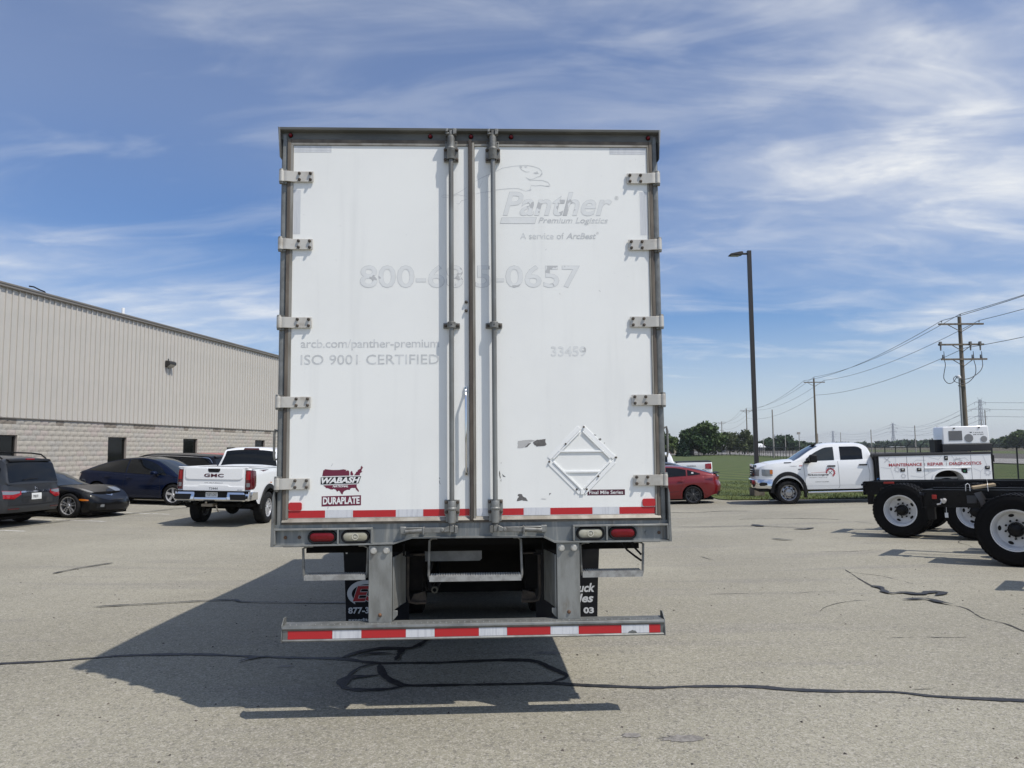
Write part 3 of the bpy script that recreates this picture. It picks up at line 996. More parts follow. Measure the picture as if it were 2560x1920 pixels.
# marker lamps in the header
for x in (-1.232, -0.282, -0.003, 0.274, 1.228):
    mb = MB()
    mb.lathe([(0.0, -0.017), (0.008, -0.015), (0.0125, -0.007), (0.0135, 0.0045)], (x, 0, 4.146), 'y', 14)
    L = mb.build('marker_lamp', REDLENS, T)
    mb = MB()
    mb.lathe([(0.0140, -0.001), (0.0165, -0.001), (0.017, 0.0045)], (x, 0, 4.146), 'y', 14)
    mb.build('lamp_rim', RUBBER, L)

# reflective tape on the doors
def rect(mb, x0, x1, z0, z1, y, mi=0):
    mb.add([(x0, y, z0), (x1, y, z0), (x1, y, z1), (x0, y, z1)], [(0, 1, 2, 3)], mi)


def rrect(x0, x1, z0, z1, r_, n=4):
    pts = []
    for cx_, cz_, a0 in ((x1 - r_, z0 + r_, -90), (x1 - r_, z1 - r_, 0), (x0 + r_, z1 - r_, 90), (x0 + r_, z0 + r_, 180)):
        for i in range(n + 1):
            t = R(a0 + 90 * i / n)
            pts.append((cx_ + r_ * math.cos(t), cz_ + r_ * math.sin(t)))
    return pts


DY = 0.0032   # face of tape and lettering, a hair proud of the door
for d, segs in ((DL, ((-1.209, -0.971, 1), (-0.971, -0.790, 0), (-0.790, -0.509, 1), (-0.509, -0.330, 0), (-0.330, -0.024, 1))), (DR, ((0.022, 0.110, 0), (0.110, 0.334, 1), (0.334, 0.511, 0), (0.511, 0.793, 1), (0.793, 0.973, 0), (0.973, 1.215, 1)))):
    for a, b, red in segs:
        mb = MB()
        rect(mb, a + 0.0005, b - 0.0005, 1.561 + random.uniform(0, .002), 1.609 + random.uniform(-.002, .002), DY)
        mb.build('reflective_tape', REDTAPE if red else WHITETAPE, d)
for d, x0, x1, z0, z1 in ((DL, -1.209, -0.955, 4.028, 4.074), (DL, -1.209, -1.158, 3.460, 3.765), (DR, 0.956, 1.208, 4.028, 4.075), (DR, 1.159, 1.211, 3.458, 3.763)):
    mb = MB()
    hor = (x1 - x0) > (z1 - z0)
    for i in range(3):
        if hor:
            rect(mb, x0, x1, lerp(z0, z1, i / 3) + .0006, lerp(z0, z1, (i + 1) / 3) - .0006, DY)
        else:
            rect(mb, lerp(x0, x1, i / 3) + .0006, lerp(x0, x1, (i + 1) / 3) - .0006, z0, z1, DY)
    mb.build('reflective_tape', OLDTAPE, d)
for d, x0, x1, z0, z1 in ((DL, -1.208, -1.122, 1.611, 1.663), (DR, 1.129, 1.2155, 1.611, 1.661)):
    mb = MB()
    mb.prism(rrect(x0, x1, z0, z1, 0.012), -0.003, 0.003)
    mb.build('reflector', REDTAPE, d)


# lettering: ghosts of removed vinyl on the doors
def ghost(d, txt, x0, x1, z0, z1, shear=0.0, bold=0.0, sp=1.0, fill=None, edge=0.006):
    if edge:
        mb = MB()
        e = (z1 - z0) * 0.008 + 0.0010
        put_text(mb, txt, x0 - e, x1 + e, z0 - e, z1 + e, lambda u, w: (u, DY + 0.0004, w), 0, shear, bold + edge, sp)
        mb.build('lettering_edge', GHOSTEDGE, d)
    mb = MB()
    put_text(mb, txt, x0, x1, z0, z1, lambda u, w: (u, DY - 0.0003, w), 0, shear, bold, sp)
    mb.build('lettering', fill or GHOST, d)


ghost(DL, '800-68', -0.754, -0.062, 3.092, 3.245, 0, 0.012)
ghost(DR, '5-0657', 0.024, 0.734, 3.092, 3.245, 0, 0.012)
ghost(DR, 'Panther', 0.214, 0.965, 3.592, 3.757, 0.28, 0.014)
ghost(DR, '®', 0.985, 1.012, 3.705, 3.732, 0, 0.0, 1, GHOSTEDGE, 0)
ghost(DR, 'Premium Logistics', 0.455, 0.936, 3.528, 3.580, 0.28, 0.012, 1, GHOSTDK, 0)
ghost(DR, 'A service of', 0.330, 0.630, 3.428, 3.473, 0, 0.0, 1, GHOSTDK, 0)
ghost(DR, 'ArcBest', 0.645, 0.850, 3.430, 3.471, 0.28, 0.016, 1, GHOSTDK, 0.004)
ghost(DR, '®', 0.853, 0.870, 3.463, 3.480, 0, 0.0, 1, GHOSTDK, 0)
ghost(DL, 'arcb.com/panther-premium', -1.144, -0.224, 2.668, 2.742, 0, 0.004, 0.95, GHOSTDK, 0)
ghost(DL, 'ISO 9001 CERTIFIED', -1.143, -0.224, 2.572, 2.638, 0, 0.004, 1, GHOSTDK, 0)
ghost(DR, '33459', 0.532, 0.768, 2.622, 2.686, 0, 0.006, 1, GHOST, 0.006)
mb = MB()
mb.add([(a, DY - .0003, b) for a, b in ((0.194, 3.537), (0.430, 3.537), (0.442, 3.577), (0.206, 3.577))], [(0, 1, 2, 3)])
mb.build('lettering_bar', GHOST, DR)
mb = MB()
mb.add([(a, DY + .0004, b) for a, b in ((0.1915, 3.5348), (0.4315, 3.5348), (0.4450, 3.5795), (0.2040, 3.5795))], [(0, 1, 2, 3)])
mb.build('lettering_edge', GHOSTEDGE, DR)


# leaping cat outline, two thin lines that fade across the doors
def line(mb, pts, w, y, mi=0):
    P = [Vector(p) for p in pts]
    rows = []
    for i, p in enumerate(P):
        d_ = (P[min(i + 1, len(P) - 1)] - P[max(i - 1, 0)]).normalized()
        n_ = Vector((-d_.y, d_.x)) * w * (0.5 if 0 < i < len(P) - 1 else 0.2)
        rows.append([(p.x + n_.x, y, p.y + n_.y), (p.x - n_.x, y, p.y - n_.y)])
    mb.grid(rows, mi)


mb = MB()
line(mb, [(0.024, 3.832), (0.08, 3.862), (0.13, 3.885), (0.17, 3.905), (0.21, 3.925), (0.27, 3.938), (0.33, 3.945), (0.38, 3.947), (0.43, 3.938), (0.465, 3.925), (0.483, 3.905), (0.487, 3.885), (0.470, 3.868), (0.45, 3.865), (0.43, 3.852), (0.40, 3.848), (0.372, 3.862)], 0.0035, DY)
line(mb, [(0.372, 3.862), (0.40, 3.840), (0.44, 3.842), (0.49, 3.840), (0.525, 3.828), (0.540, 3.808), (0.535, 3.798), (0.510, 3.800), (0.480, 3.806), (0.44, 3.802), (0.41, 3.806), (0.40, 3.775), (0.372, 3.764)], 0.0035, DY)
line(mb, [(0.024, 3.742), (0.06, 3.752), (0.10, 3.757), (0.16, 3.770), (0.21, 3.778), (0.26, 3.782), (0.32, 3.783), (0.372, 3.764)], 0.003, DY)
line(mb, [(0.327, 3.940), (0.345, 3.915), (0.375, 3.900), (0.40, 3.902)], 0.004, DY)
line(mb, [(0.060, 3.752), (0.055, 3.79), (0.075, 3.835)], 0.002, DY)
for q in ([(0.330, 3.942), (0.352, 3.940), (0.345, 3.928)], [(0.362, 3.940), (0.385, 3.942), (0.375, 3.930)], [(0.425, 3.893), (0.452, 3.905), (0.462, 3.888), (0.440, 3.888)], [(0.468, 3.870), (0.486, 3.885), (0.484, 3.898)], [(0.378, 3.766), (0.412, 3.782), (0.408, 3.770)], [(0.505, 3.802), (0.536, 3.806), (0.530, 3.796)]):
    mb.add([(a, DY - 0.0003, b) for a, b in q], [tuple(range(len(q)))])
mb.build('emblem_ghost', M('faint emblem line', (0.57, 0.58, 0.57), 0.6, col2=(0.70, 0.71, 0.70), ns=9), DR)
mb = MB()
line(mb, [(-0.03, 3.79), (-0.09, 3.752), (-0.13, 3.733), (-0.19, 3.735), (-0.208, 3.725), (-0.195, 3.715), (-0.15, 3.722), (-0.10, 3.738), (-0.03, 3.725)], 0.003, DY)
line(mb, [(-0.105, 3.675), (-0.085, 3.672), (-0.07, 3.695), (-0.03, 3.705)], 0.003, DY)
mb.build('emblem_ghost', MATS['faint emblem line'], DL)

# paint chips and peeled decals
CHIP = M('bare patch under peeled decal', (0.115, 0.110, 0.105), 0.8, col2=(0.16, 0.155, 0.15), ns=60)
PEEL = M('half peeled decal', (0.48, 0.475, 0.46), 0.6)


def blob(d, pts, mat, name='paint_chip', y=DY):
    mb = MB()
    out = []
    for (a, b), (a2, b2) in zip(pts, pts[1:] + pts[:1]):
        k = max(1, int(math.hypot(a2 - a, b2 - b) / 0.008))
        for i in range(k):
            out.append((lerp(a, a2, i / k) + random.uniform(-.0016, .0016), lerp(b, b2, i / k) + random.uniform(-.0016, .0016)))
    mb.add([(a, y, b) for a, b in out], [tuple(range(len(out)))])
    return mb.build(name, mat, d, recalc=False)


blob(DR, [(0.297, 2.005), (0.335, 2.007), (0.36, 2.028), (0.385, 2.045), (0.42, 2.056), (0.375, 2.060), (0.30, 2.053)], PEEL)
blob(DR, [(0.342, 2.008), (0.362, 2.012), (0.392, 2.042), (0.372, 2.036)], CHIP, y=DY - .0004)
blob(DR, [(0.398, 2.040), (0.425, 2.058), (0.485, 2.064), (0.483, 2.045), (0.492, 2.030), (0.485, 2.020), (0.425, 2.014)], CHIP, y=DY - .0004)
blob(DR, [(0.290, 1.655), (0.310, 1.656), (0.318, 1.660), (0.335, 1.656), (0.362, 1.654), (0.350, 1.675), (0.330, 1.685), (0.325, 1.700), (0.300, 1.700), (0.296, 1.690), (0.305, 1.682), (0.295, 1.672)], CHIP)
blob(DR, [(0.832, 2.046), (0.846, 2.040), (0.862, 2.060), (0.856, 2.066), (0.840, 2.062), (0.832, 2.052), (0.818, 2.046), (0.826, 2.034)], CHIP)
blob(DR, [(0.808, 2.086), (0.826, 2.084), (0.828, 2.089), (0.812, 2.091)], CHIP)
blob(DR, [(0.878, 2.030), (0.886, 2.033), (0.880, 2.037)], CHIP)
blob(DR, [(0.445, 1.664), (0.487, 1.666), (0.466, 1.669)], CHIP)
blob(DR, [(0.505, 1.690), (0.515, 1.700), (0.520, 1.702), (0.508, 1.704)], CHIP)
for q in ([(0.176, 1.86), (0.184, 1.81), (0.180, 1.80), (0.172, 1.84)], [(0.192, 1.835), (0.217, 1.815), (0.200, 1.818)], [(0.178, 1.905), (0.192, 1.906), (0.190, 1.908)], [(0.183, 1.795), (0.188, 1.783), (0.186, 1.80)], [(0.86, 3.075), (0.875, 3.062), (0.872, 3.068)], [(0.59, 3.055), (0.60, 3.045), (0.597, 3.051)], [(0.50, 3.345), (0.508, 3.362), (0.503, 3.357)]):
    blob(DR, q, CHIP)
blob(DL, [(-0.225, 1.80), (-0.215, 1.77), (-0.222, 1.775)], CHIP)
blob(DL, [(-0.226, 1.812), (-0.218, 1.808), (-0.222, 1.815)], CHIP)
SMEAR = M('grey smear', (0.55, 0.56, 0.565), 0.6)
blob(DL, [(-0.938, 1.895), (-0.925, 1.91), (-0.921, 1.918), (-0.930, 1.900)], SMEAR)
blob(DL, [(-0.954, 1.615), (-0.947, 1.63), (-0.950, 1.64), (-0.957, 1.622)], SMEAR)

# maroon map decal with the maker's lettering
wx = lambda u: -1.001 + (u - 260) * (0.263 / 1190)
wz = lambda v: 1.823 - (v - 640) * (0.0435 / 185)
mp_up = [(300, 600), (330, 430), (350, 440), (375, 405), (600, 430), (800, 428), (925, 412), (1020, 432), (985, 470), (1060, 440), (1090, 462), (1098, 500), (1105, 590)]
mp_mi = [(1135, 585), (1130, 500), (1160, 462), (1190, 478), (1195, 510), (1220, 545), (1205, 585)]
mp_ne = [(1240, 585), (1295, 520), (1300, 490), (1345, 478), (1350, 440), (1400, 415), (1435, 395), (1440, 340), (1465, 322), (1505, 375), (1470, 415), (1460, 465), (1485, 490), (1430, 520), (1410, 545), (1418, 585)]
mp_lo = [(330, 855), (400, 905), (410, 930), (470, 935), (560, 970), (620, 972), (640, 955), (700, 975), (745, 1035), (790, 1005), (820, 1020), (870, 1100), (910, 1112), (920, 1060), (960, 1015), (1040, 985), (1090, 985), (1130, 990), (1115, 965), (1180, 935), (1230, 938), (1280, 935), (1310, 985), (1365, 1040), (1385, 1045), (1385, 1005), (1330, 930), (1318, 880), (1325, 835)]
dec = MB()
for q in (mp_up, mp_mi, mp_ne, mp_lo):
    dec.add([(wx(a), DY, wz(b)) for a, b in q], [tuple(range(len(q)))])
dec.add([(wx(a), DY, wz(b)) for a, b in ((290, 1160), (1452, 1140), (1452, 1418), (290, 1440))], [(0, 1, 2, 3)])
MAP = dec.build('map_decal', MAROON, DL)
mb = MB()
mb.add([(wx(a), DY - .0006, wz(b)) for a, b in ((258, 630), (1452, 612), (1380, 808), (258, 828))], [(0, 1, 2, 3)])
put_text(mb, 'WABASH', wx(278), wx(1425), wz(808), wz(640), lambda u, w: (u, DY - .0014, w + (u - wx(278)) * 0.012), 1, 0.30, 0.045)
put_text(mb, 'NATIONAL', wx(612), wx(1075), wz(915), wz(852), lambda u, w: (u, DY - .0014, w), 1, 0.25, 0.03)
put_text(mb, 'DURAPLATE', wx(330), wx(1410), wz(1390), wz(1188), lambda u, w: (u, DY - .0014, w + (u - wx(330)) * 0.012), 1, 0, 0.04)
mb.build('decal_lettering', [BLACKV, WHITEV], DL, recalc=False)
mb = MB()
rect(mb, 0.761, 1.013, 1.6865, 1.724, DY)
put_text(mb, 'Final Mile Series', 0.773, 1.000, 1.694, 1.7175, lambda u, w: (u, DY - .0007, w), 1, 0, 0.012)
mb.build('series_decal', [M('dark maroon decal', (0.075, 0.012, 0.028), 0.4), WHITEV], DR, recalc=False)

# diamond placard holder
PLA = M('white placard holder', (0.86, 0.865, 0.845), 0.4)
cx0, cz0, hd = 0.726, 1.922, 0.232


def bar(mb, a, b, w, y0, y1):
    a, b = Vector(a), Vector(b)
    d_ = (b - a).normalized()
    n_ = Vector((-d_.y, d_.x)) * w / 2
    mb.prism([tuple(a + n_), tuple(a - n_), tuple(b - n_), tuple(b + n_)], y0, y1)


mb = MB()
c4 = [(cx0, cz0 + hd), (cx0 - hd, cz0), (cx0, cz0 - hd), (cx0 + hd, cz0)]
for i in range(4):
    a, b = Vector(c4[i]), Vector(c4[(i + 1) % 4])
    d_ = (b - a).normalized() * 0.018
    a2, b2 = a + d_, b - d_
    bar(mb, a2, b2, 0.028, 0.0005 - .0003 * i, 0.003)
    inn = (Vector((cx0, cz0)) - (a + b) / 2).normalized() * 0.022
    bar(mb, a2 + inn + d_, b2 + inn - d_, 0.010, -0.005 - .0004 * i, 0.0025)
bar(mb, (cx0 - 0.150, cz0 + 0.058), (cx0 + 0.150, cz0 + 0.058), 0.012, -0.0045, 0.0025)
bar(mb, (cx0 - 0.130, cz0 - 0.078), (cx0 + 0.130, cz0 - 0.078), 0.012, -0.0045, 0.0025)
mb.prism([(cx0 - 0.012, cz0 - hd + 0.004), (cx0 + 0.012, cz0 - hd + 0.004), (cx0 + 0.008, cz0 - hd + 0.04), (cx0 - 0.008, cz0 - hd + 0.04)], -0.005, 0.003)
ph = mb.build('placard_holder', PLA, DR, 0.0025)
for x, z in ((0.744, 2.143), (0.509, 1.913), (0.958, 1.937), (0.690, 1.728), (0.757, 1.728), (0.620, 2.030), (0.836, 1.813)):
    m2 = MB()
    m2.lathe([(0, -0.010), (0.004, -0.0095), (0.0065, -0.006), (0.007, 0.003)], (x, 0, z), 'y', 8)
    m2.build('rivet', BOLT, ph)

# underride bumper: two posts and a taped bar
for s_, x0, x1 in ((-1, -0.683, -0.532), (1, 0.549, 0.700)):
    mb = MB()
    mb.box(x0, x1, -0.010, 0.012, 0.884, 1.379)
    xin = x1 if s_ < 0 else x0
    xo = x0 if s_ < 0 else x1
    # inner side wing, angled back
    mb.prism([(xin, 0.0125), (xin - s_ * 0.012, 0.0125), (xin - s_ * 0.050, 0.30), (xin - s_ * 0.062, 0.30)], 0.955, 1.30, 'z')
    mb.box(xo, xo - s_ * 0.010, 0.0125, 0.16, 0.90, 1.37)
    mb.prism([(xin - s_ * 0.001, 0.885), (xin - s_ * 0.035, 0.925), (xin - s_ * 0.035, 0.955), (xin - s_ * 0.001, 0.955)], 0.0125, 0.02)
    p = mb.build('bumper_post', GALVL, T, 0.003)
    for bx in (0.032, 0.115):
        m2 = MB()
        m2.cyl((x0 + bx, -0.0105, 1.347), (x0 + bx, -0.014, 1.347), 0.0225, None, 18)
        m2.cyl((x0 + bx, -0.0145, 1.347), (x0 + bx, -0.028, 1.347), 0.0175, None, 6)
        m2.build('bolt', BRIGHTBOLT, p, 0.001)
    m2 = MB()
    m2.lathe([(0, -0.022), (0.007, -0.021), (0.011, -0.016), (0.013, -0.0105)], ((x0 + x1) / 2, 0, 0.932), 'y', 12)
    m2.build('bolt', RUST, p)
bprof = [(-0.012, 0.787), (-0.058, 0.783), (-0.064, 0.790), (-0.060, 0.797), (-0.056, 0.799), (-0.056, 0.853), (-0.061, 0.858), (-0.066, 0.866), (-0.062, 0.880), (-0.048, 0.884), (0.05, 0.886), (0.05, 0.878), (-0.040, 0.876), (-0.040, 0.80)]
mb = MB()
BS = 0.0
mb.prism(bprof, -1.222, 1.240, 'x')
for x in (-1.2225, 1.2405):
    s_ = -1 if x < 0 else 1
    mb.prism([(-0.068, 0.781), (0.052, 0.781), (0.052, 0.92), (0.00, 0.925), (-0.055, 0.888)], x, x + s_ * 0.007, 'x')
BUMP = mb.build('bumper_bar', GALV, T, 0.0015)
tx = [-1.187, -0.904, -0.720, -0.436, -0.252, 0.033, 0.215, 0.497, 0.680, 0.960, 1.141, 1.215]
for i in range(11):
    mb = MB()
    rect(mb, tx[i] + .0004, tx[i + 1] - .0004, 0.8005, 0.8515, -0.0578)
    mb.build('reflective_tape', REDTAPE if i % 2 == 0 else WHITETAPE, BUMP)
blob(BUMP, [(1.00, 0.8008), (1.012, 0.812), (1.03, 0.818), (1.05, 0.815), (1.062, 0.8008)], GALV, 'tape_scar', -0.0584)
tr_ = MB()
for i in range(60):
    x = -1.18 + i * 0.040
    tr_.cyl((x, -0.035, 0.884), (x, -0.035, 0.8885), 0.007, 0.005, 6)
tr_.build('tread_dimples', GALVL, BUMP)

# steps hung under the sill
STEPM = M('grip step steel', (0.40, 0.40, 0.385), 0.55, 0.4, col2=(0.27, 0.265, 0.25), ns=20)
for x0, x1, z0, z1, zt in ((-1.105, -0.705, 1.156, 1.186, 1.379), (-0.290, 0.314, 1.136, 1.170, 1.42), (0.722, 1.122, 1.148, 1.184, 1.379)):
    mb = MB()
    mb.box(x0, x1, 0.010, 0.018, z0, z1)
    mb.box(x0, x1, 0.0185, 0.13, z1 - 0.006, z1)
    k = int((x1 - x0) / 0.0165)
    for i in range(k):
        xx = lerp(x0 + 0.006, x1 - 0.018, i / (k - 1))
        for yy in (0.012, 0.05, 0.09):
            mb.prism([(xx, z1), (xx + 0.012, z1), (xx + 0.009, z1 + 0.007), (xx + 0.003, z1 + 0.007)], yy, yy + 0.014)
    st = mb.build('step', STEPM, T)
    for s_, xx in ((-1, x0), (1, x1)):
        m2 = MB()
        m2.tube([(xx, 0.035, z0 + 0.012), (xx + s_ * 0.006, 0.035, z0 + 0.04), (xx + s_ * (0.012 if abs(x0) > .5 else 0.0), 0.035, zt - 0.02), (xx - s_ * 0.02, 0.035, zt - 0.004), (xx - s_ * 0.05, 0.035, zt - 0.004)], 0.0085, 8)
        m2.build('step_hanger', CAST, st)

# mud flaps
GREYV = M('grey flap print', (0.55, 0.56, 0.57), 0.5)
REDV = M('red flap print', (0.33, 0.010, 0.016), 0.45)
for s_ in (-1, 1):
    FYY = 2.6
    x0, x1 = (-1.300, -0.66) if s_ < 0 else (0.59, 1.229)
    mb = MB()
    rows = []
    for i in range(9):
        z = lerp(0.30, 1.03, i / 8)
        yb = FYY + 0.02 * math.sin(i * 0.5) + 0.03 * (1 - i / 8) ** 2
        e = 0.025 * (1 - i / 8)
        rows.append([(lerp(x0 + (e if s_ < 0 else 0), x1 - (e if s_ > 0 else 0), j / 4), yb + 0.006 * math.sin(j * 2.0), z) for j in range(5)])
    mb.grid(rows)
    mb.box(x0 + 0.03, x1 - 0.03, FYY + 0.03, FYY + 0.06, 1.0, 1.29)
    fl = mb.build('mud_flap', FLAP, T)
    mb = MB()
    f = lambda u, w: (u, FYY - 0.012, w)
    f2 = lambda u, w: (u, FYY - 0.015, w)
    if s_ < 0:
        m2 = MB()
        put_text(m2, 'ES', -1.209, -0.93, 0.520, 0.684, f, 0, 0.25, 0.05)
        m2.build('flap_emblem_edge', GREYV, fl, recalc=False)
        m2 = MB()
        put_text(m2, 'ES', -1.203, -0.936, 0.527, 0.677, f2, 0, 0.25, 0.028)
        m2.build('flap_emblem', REDV, fl, recalc=False)
        put_text(mb, '877-3', -1.248, -1.045, 0.410, 0.472, f, 0, 0, 0.03)
        put_text(mb, 'expedite', -1.245, -1.03, 0.330, 0.367, f, 0, 0, 0.015)
        arc_o = [(-1.085 + 0.175 * math.cos(R(a)), 0.605 + 0.125 * math.sin(R(a))) for a in range(75, 216, 10)]
        arc_i = [(-1.070 + 0.145 * math.cos(R(a)), 0.600 + 0.092 * math.sin(R(a))) for a in range(215, 74, -10)]
        q = arc_o + [(-1.180, 0.500)] + arc_i
        m2 = MB()
        m2.add([f(a, b) for a, b in q], [tuple(range(len(q)))], 0)
        m2.build('flap_swoosh', GREYV, fl, recalc=False)
    else:
        put_text(mb, 'Truck', 0.915, 1.178, 0.580, 0.667, f, 0, 0.25, 0.03)
        put_text(mb, 'Sales', 0.895, 1.162, 0.480, 0.566, f, 0, 0.25, 0.03)
        put_text(mb, '03', 1.060, 1.164, 0.373, 0.433, f, 0, 0, 0.04)
    mb.build('flap_print', [GREYV, GREYV, REDV], fl, recalc=False)
    m2 = MB()
    m2.cyl((s_ * 1.268 - 0.03 * (s_ > 0), FYY - 0.004, 0.996), (s_ * 1.268 - 0.03 * (s_ > 0), FYY - 0.012, 0.996), 0.010, None, 8)
    m2.build('bolt', BRIGHTBOLT, fl)

# chassis below the body
mb = MB()
for s_ in (-1, 1):
    mb.box(s_ * 0.36, s_ * 0.445, 0.35, 9.9, 1.02, 1.265)
    # bent hanger brackets behind the sill
    mb.box(s_ * 0.462 - 0.004, s_ * 0.462 + 0.004, 0.05, 0.09, 1.30, 1.379)
    mb.box(s_ * 0.455, s_ * 0.40, 0.05, 0.09, 1.295, 1.303)
mb.build('frame_rail', UNDER, T)
for s_ in (-1, 1):
    mb = MB()
    pts = [(s_ * 0.455, 0.30, 1.27), (s_ * 0.458, 0.30, 1.0), (s_ * 0.445, 0.30, 0.955), (s_ * 0.40, 0.30, 0.945), (s_ * 0.33, 0.30, 0.948)]
    mb.tube(pts, 0.010, 6)
    mb.tube([(s_ * 0.455, 0.30, 1.26), (s_ * 0.44, 0.30, 1.275), (s_ * 0.34, 0.30, 1.275)], 0.008, 6)
    mb.prism([(s_ * 0.44, 0.955), (s_ * 0.33, 0.955), (s_ * 0.34, 1.02), (s_ * 0.42, 1.0)], 0.31, 0.34)
    mb.build('tow_bracket', M('rusty bracket', (0.04, 0.032, 0.026), 0.85, col2=(0.07, 0.055, 0.042), ns=18), T)
mb = MB()
mb.prism([(-0.39, 1.20), (-0.37, 1.185), (0.04, 1.185), (0.056, 1.20), (0.056, 1.40), (-0.39, 1.40)], 0.60, 0.604)
mb.build('mounting_plate', M('grey steel plate', (0.30, 0.31, 0.32), 0.55, 0.3, col2=(0.22, 0.225, 0.23), ns=6), T)
AXY, AZ = 3.7, 0.19
mb = MB()
mb.cyl((-0.9, AXY, 0.52 + AZ), (0.9, AXY, 0.52 + AZ), 0.075, None, 12)
mb.lathe([(0.0, -0.28), (0.12, -0.25), (0.20, -0.12), (0.21, 0.0), (0.16, 0.15), (0.07, 0.28), (0.0, 0.3)], (0.04, AXY, 0.53 + AZ), 'y', 18)
mb.cyl((0.04, AXY + 0.25, 0.56 + AZ), (0.04, 8.6, 0.85), 0.055, None, 10)
for s_ in (-1, 1):
    mb.box(s_ * 0.50, s_ * 0.60, AXY - 0.75, AXY + 0.75, 0.80, 0.90)
    mb.cyl((s_ * 0.55, AXY - 0.45, 0.90), (s_ * 0.55, AXY - 0.45, 1.02), 0.13, None, 14)
mb.box(-0.44, 0.44, AXY - 1.2, AXY - 1.1, 1.02, 1.24)
mb.build('rear_axle', UNDER, T)
TW = M('dark tyre tread', (0.014, 0.014, 0.014), 0.9)


def truck_tyre_prof(r_, w):
    return [(r_ * 0.56, -w * 0.42), (r_ * 0.62, -w * 0.47), (r_ * 0.80, -w * 0.5), (r_ * 0.93, -w * 0.47), (r_ * 0.985, -w * 0.42), (r_, -w * 0.36), (r_, w * 0.36), (r_ * 0.985, w * 0.42), (r_ * 0.93, w * 0.47), (r_ * 0.80, w * 0.5), (r_ * 0.62, w * 0.47), (r_ * 0.56, w * 0.42)]


for s_ in (-1, 1):
    for off in (0.72, 1.05):
        mb = MB()
        mb.lathe([(r_, a) for r_, a in truck_tyre_prof(0.515, 0.29)], (s_ * off, AXY, 0.515 + AZ), 'x', 36)
        wh = mb.build('wheel', TYRE, T)
        m2 = MB()
        m2.lathe([(0.29, -0.12), (0.28, -0.08), (0.12, -0.02), (0.0, -0.02)], (s_ * off, AXY, 0.515 + AZ), 'x', 24)
        m2.build('rim', M('white truck rim', (0.62, 0.63, 0.63), 0.4), wh)
    mb = MB()
    mb.lathe([(r_, a) for r_, a in truck_tyre_prof(0.515, 0.30)], (s_ * 1.03, 9.3, 0.515), 'x', 36)
    wh = mb.build('wheel', TYRE, T)
    mb = MB()
    mb.lathe([(0.29, -0.12), (0.28, -0.08), (0.12, -0.02), (0.0, -0.02)], (s_ * 1.03, 9.3, 0.515), 'x', 24)
    mb.build('rim', MATS['white truck rim'], wh)
for s_ in (-1, 1):
    mb = MB()
    mb.cyl((s_ * 0.78, 5.2, 0.78), (s_ * 0.78, 6.7, 0.78), 0.30, None, 20)
    mb.build('fuel_tank', M('dull aluminium tank', (0.45, 0.45, 0.45), 0.4, 0.6), T)
cabp = [(8.15, 0.75), (8.15, 3.5), (8.6, 3.62), (9.3, 3.45), (9.75, 2.75), (10.05, 1.95), (11.2, 1.72), (11.35, 1.5), (11.4, 0.6), (9.95, 0.6), (9.85, 0.95), (9.4, 1.12), (8.9, 1.0), (8.75, 0.75)]
mb = MB()
mb.prism(cabp, -1.16, 1.16, 'x')
CABO = mb.build('cab', M('white cab paint', (0.72, 0.72, 0.72), 0.25, coat=0.6), T, 0.06)
for s_ in (-1, 1):
    mb = MB()
    mb.prism([(8.9, 2.1), (9.75, 2.1), (9.55, 2.75), (8.9, 2.75)], s_ * 1.155, s_ * 1.168, 'x')
    mb.build('side_window', M('dark truck glass', (0.015, 0.018, 0.02), 0.08), CABO)
mb = MB()
mb.prism([(9.36, 3.36), (9.78, 2.76), (10.06, 2.02), (10.075, 2.03), (9.80, 2.78), (9.38, 3.38)], -1.0, 1.0, 'x')
mb.build('windshield', MATS['dark truck glass'], CABO)
for s_ in (-1, 1):  # unseen skirts added to keep sky light out from under the truck
    mb = MB()
    mb.prism([(4.5, 0.30), (7.85, 0.30), (7.85, 1.38), (4.75, 1.38)], s_ * 1.235, s_ * 1.25, 'x')
    mb.build('light_block_skirt', M('dark light-block skirt', (0.05, 0.05, 0.052), 0.5), T)
mb = MB()
mb.box(-0.9, 0.9, 7.1, 7.8, 0.62, 1.2)
mb.cyl((-0.36, 1.3, 1.05), (0.30, 1.3, 1.05), 0.14, None, 16)
mb.cyl((-0.30, 2.1, 0.98), (0.34, 2.1, 0.98), 0.12, None, 16)
mb.box(-0.44, 0.44, 0.95, 1.02, 0.98, 1.24)
mb.box(-0.56, 0.56, AXY - 0.55, AXY - 0.42, 0.50, 0.68)
mb.cyl((-0.58, AXY, 0.71), (-0.34, AXY, 0.71), 0.22, None, 20)
mb.cyl((0.34, AXY, 0.71), (0.58, AXY, 0.71), 0.22, None, 20)
mb.cyl((-0.62, 4.95, 0.66), (0.62, 4.95, 0.66), 0.27, None, 20)
for q_ in (-0.30, 0.30):
    mb.cyl((q_, AXY - 0.35, 0.62), (q_ * 0.9, AXY - 0.75, 1.1), 0.045, None, 10)
    mb.cyl((q_, AXY - 0.20, 0.80), (q_, AXY - 0.45, 0.80), 0.085, None, 14)
o = mb.build('running_gear', UNDER, T)
o['kind'] = 'stuff'
mb = MB()
mb.tube([(-0.30, 0.45, 1.20), (-0.33, 0.44, 1.10), (-0.31, 0.43, 1.02), (-0.28, 0.45, 0.99), (-0.25, 0.48, 1.05), (-0.27, 0.6, 1.15), (-0.30, 1.0, 1.18)], 0.014, 7)
mb.tube([(-0.36, 0.5, 1.22), (-0.37, 0.48, 1.08), (-0.34, 0.5, 1.0), (-0.30, 0.6, 1.02), (-0.28, 1.2, 1.1)], 0.010, 7)
mb.build('air_hose', RUBBER, T)
mb = MB()
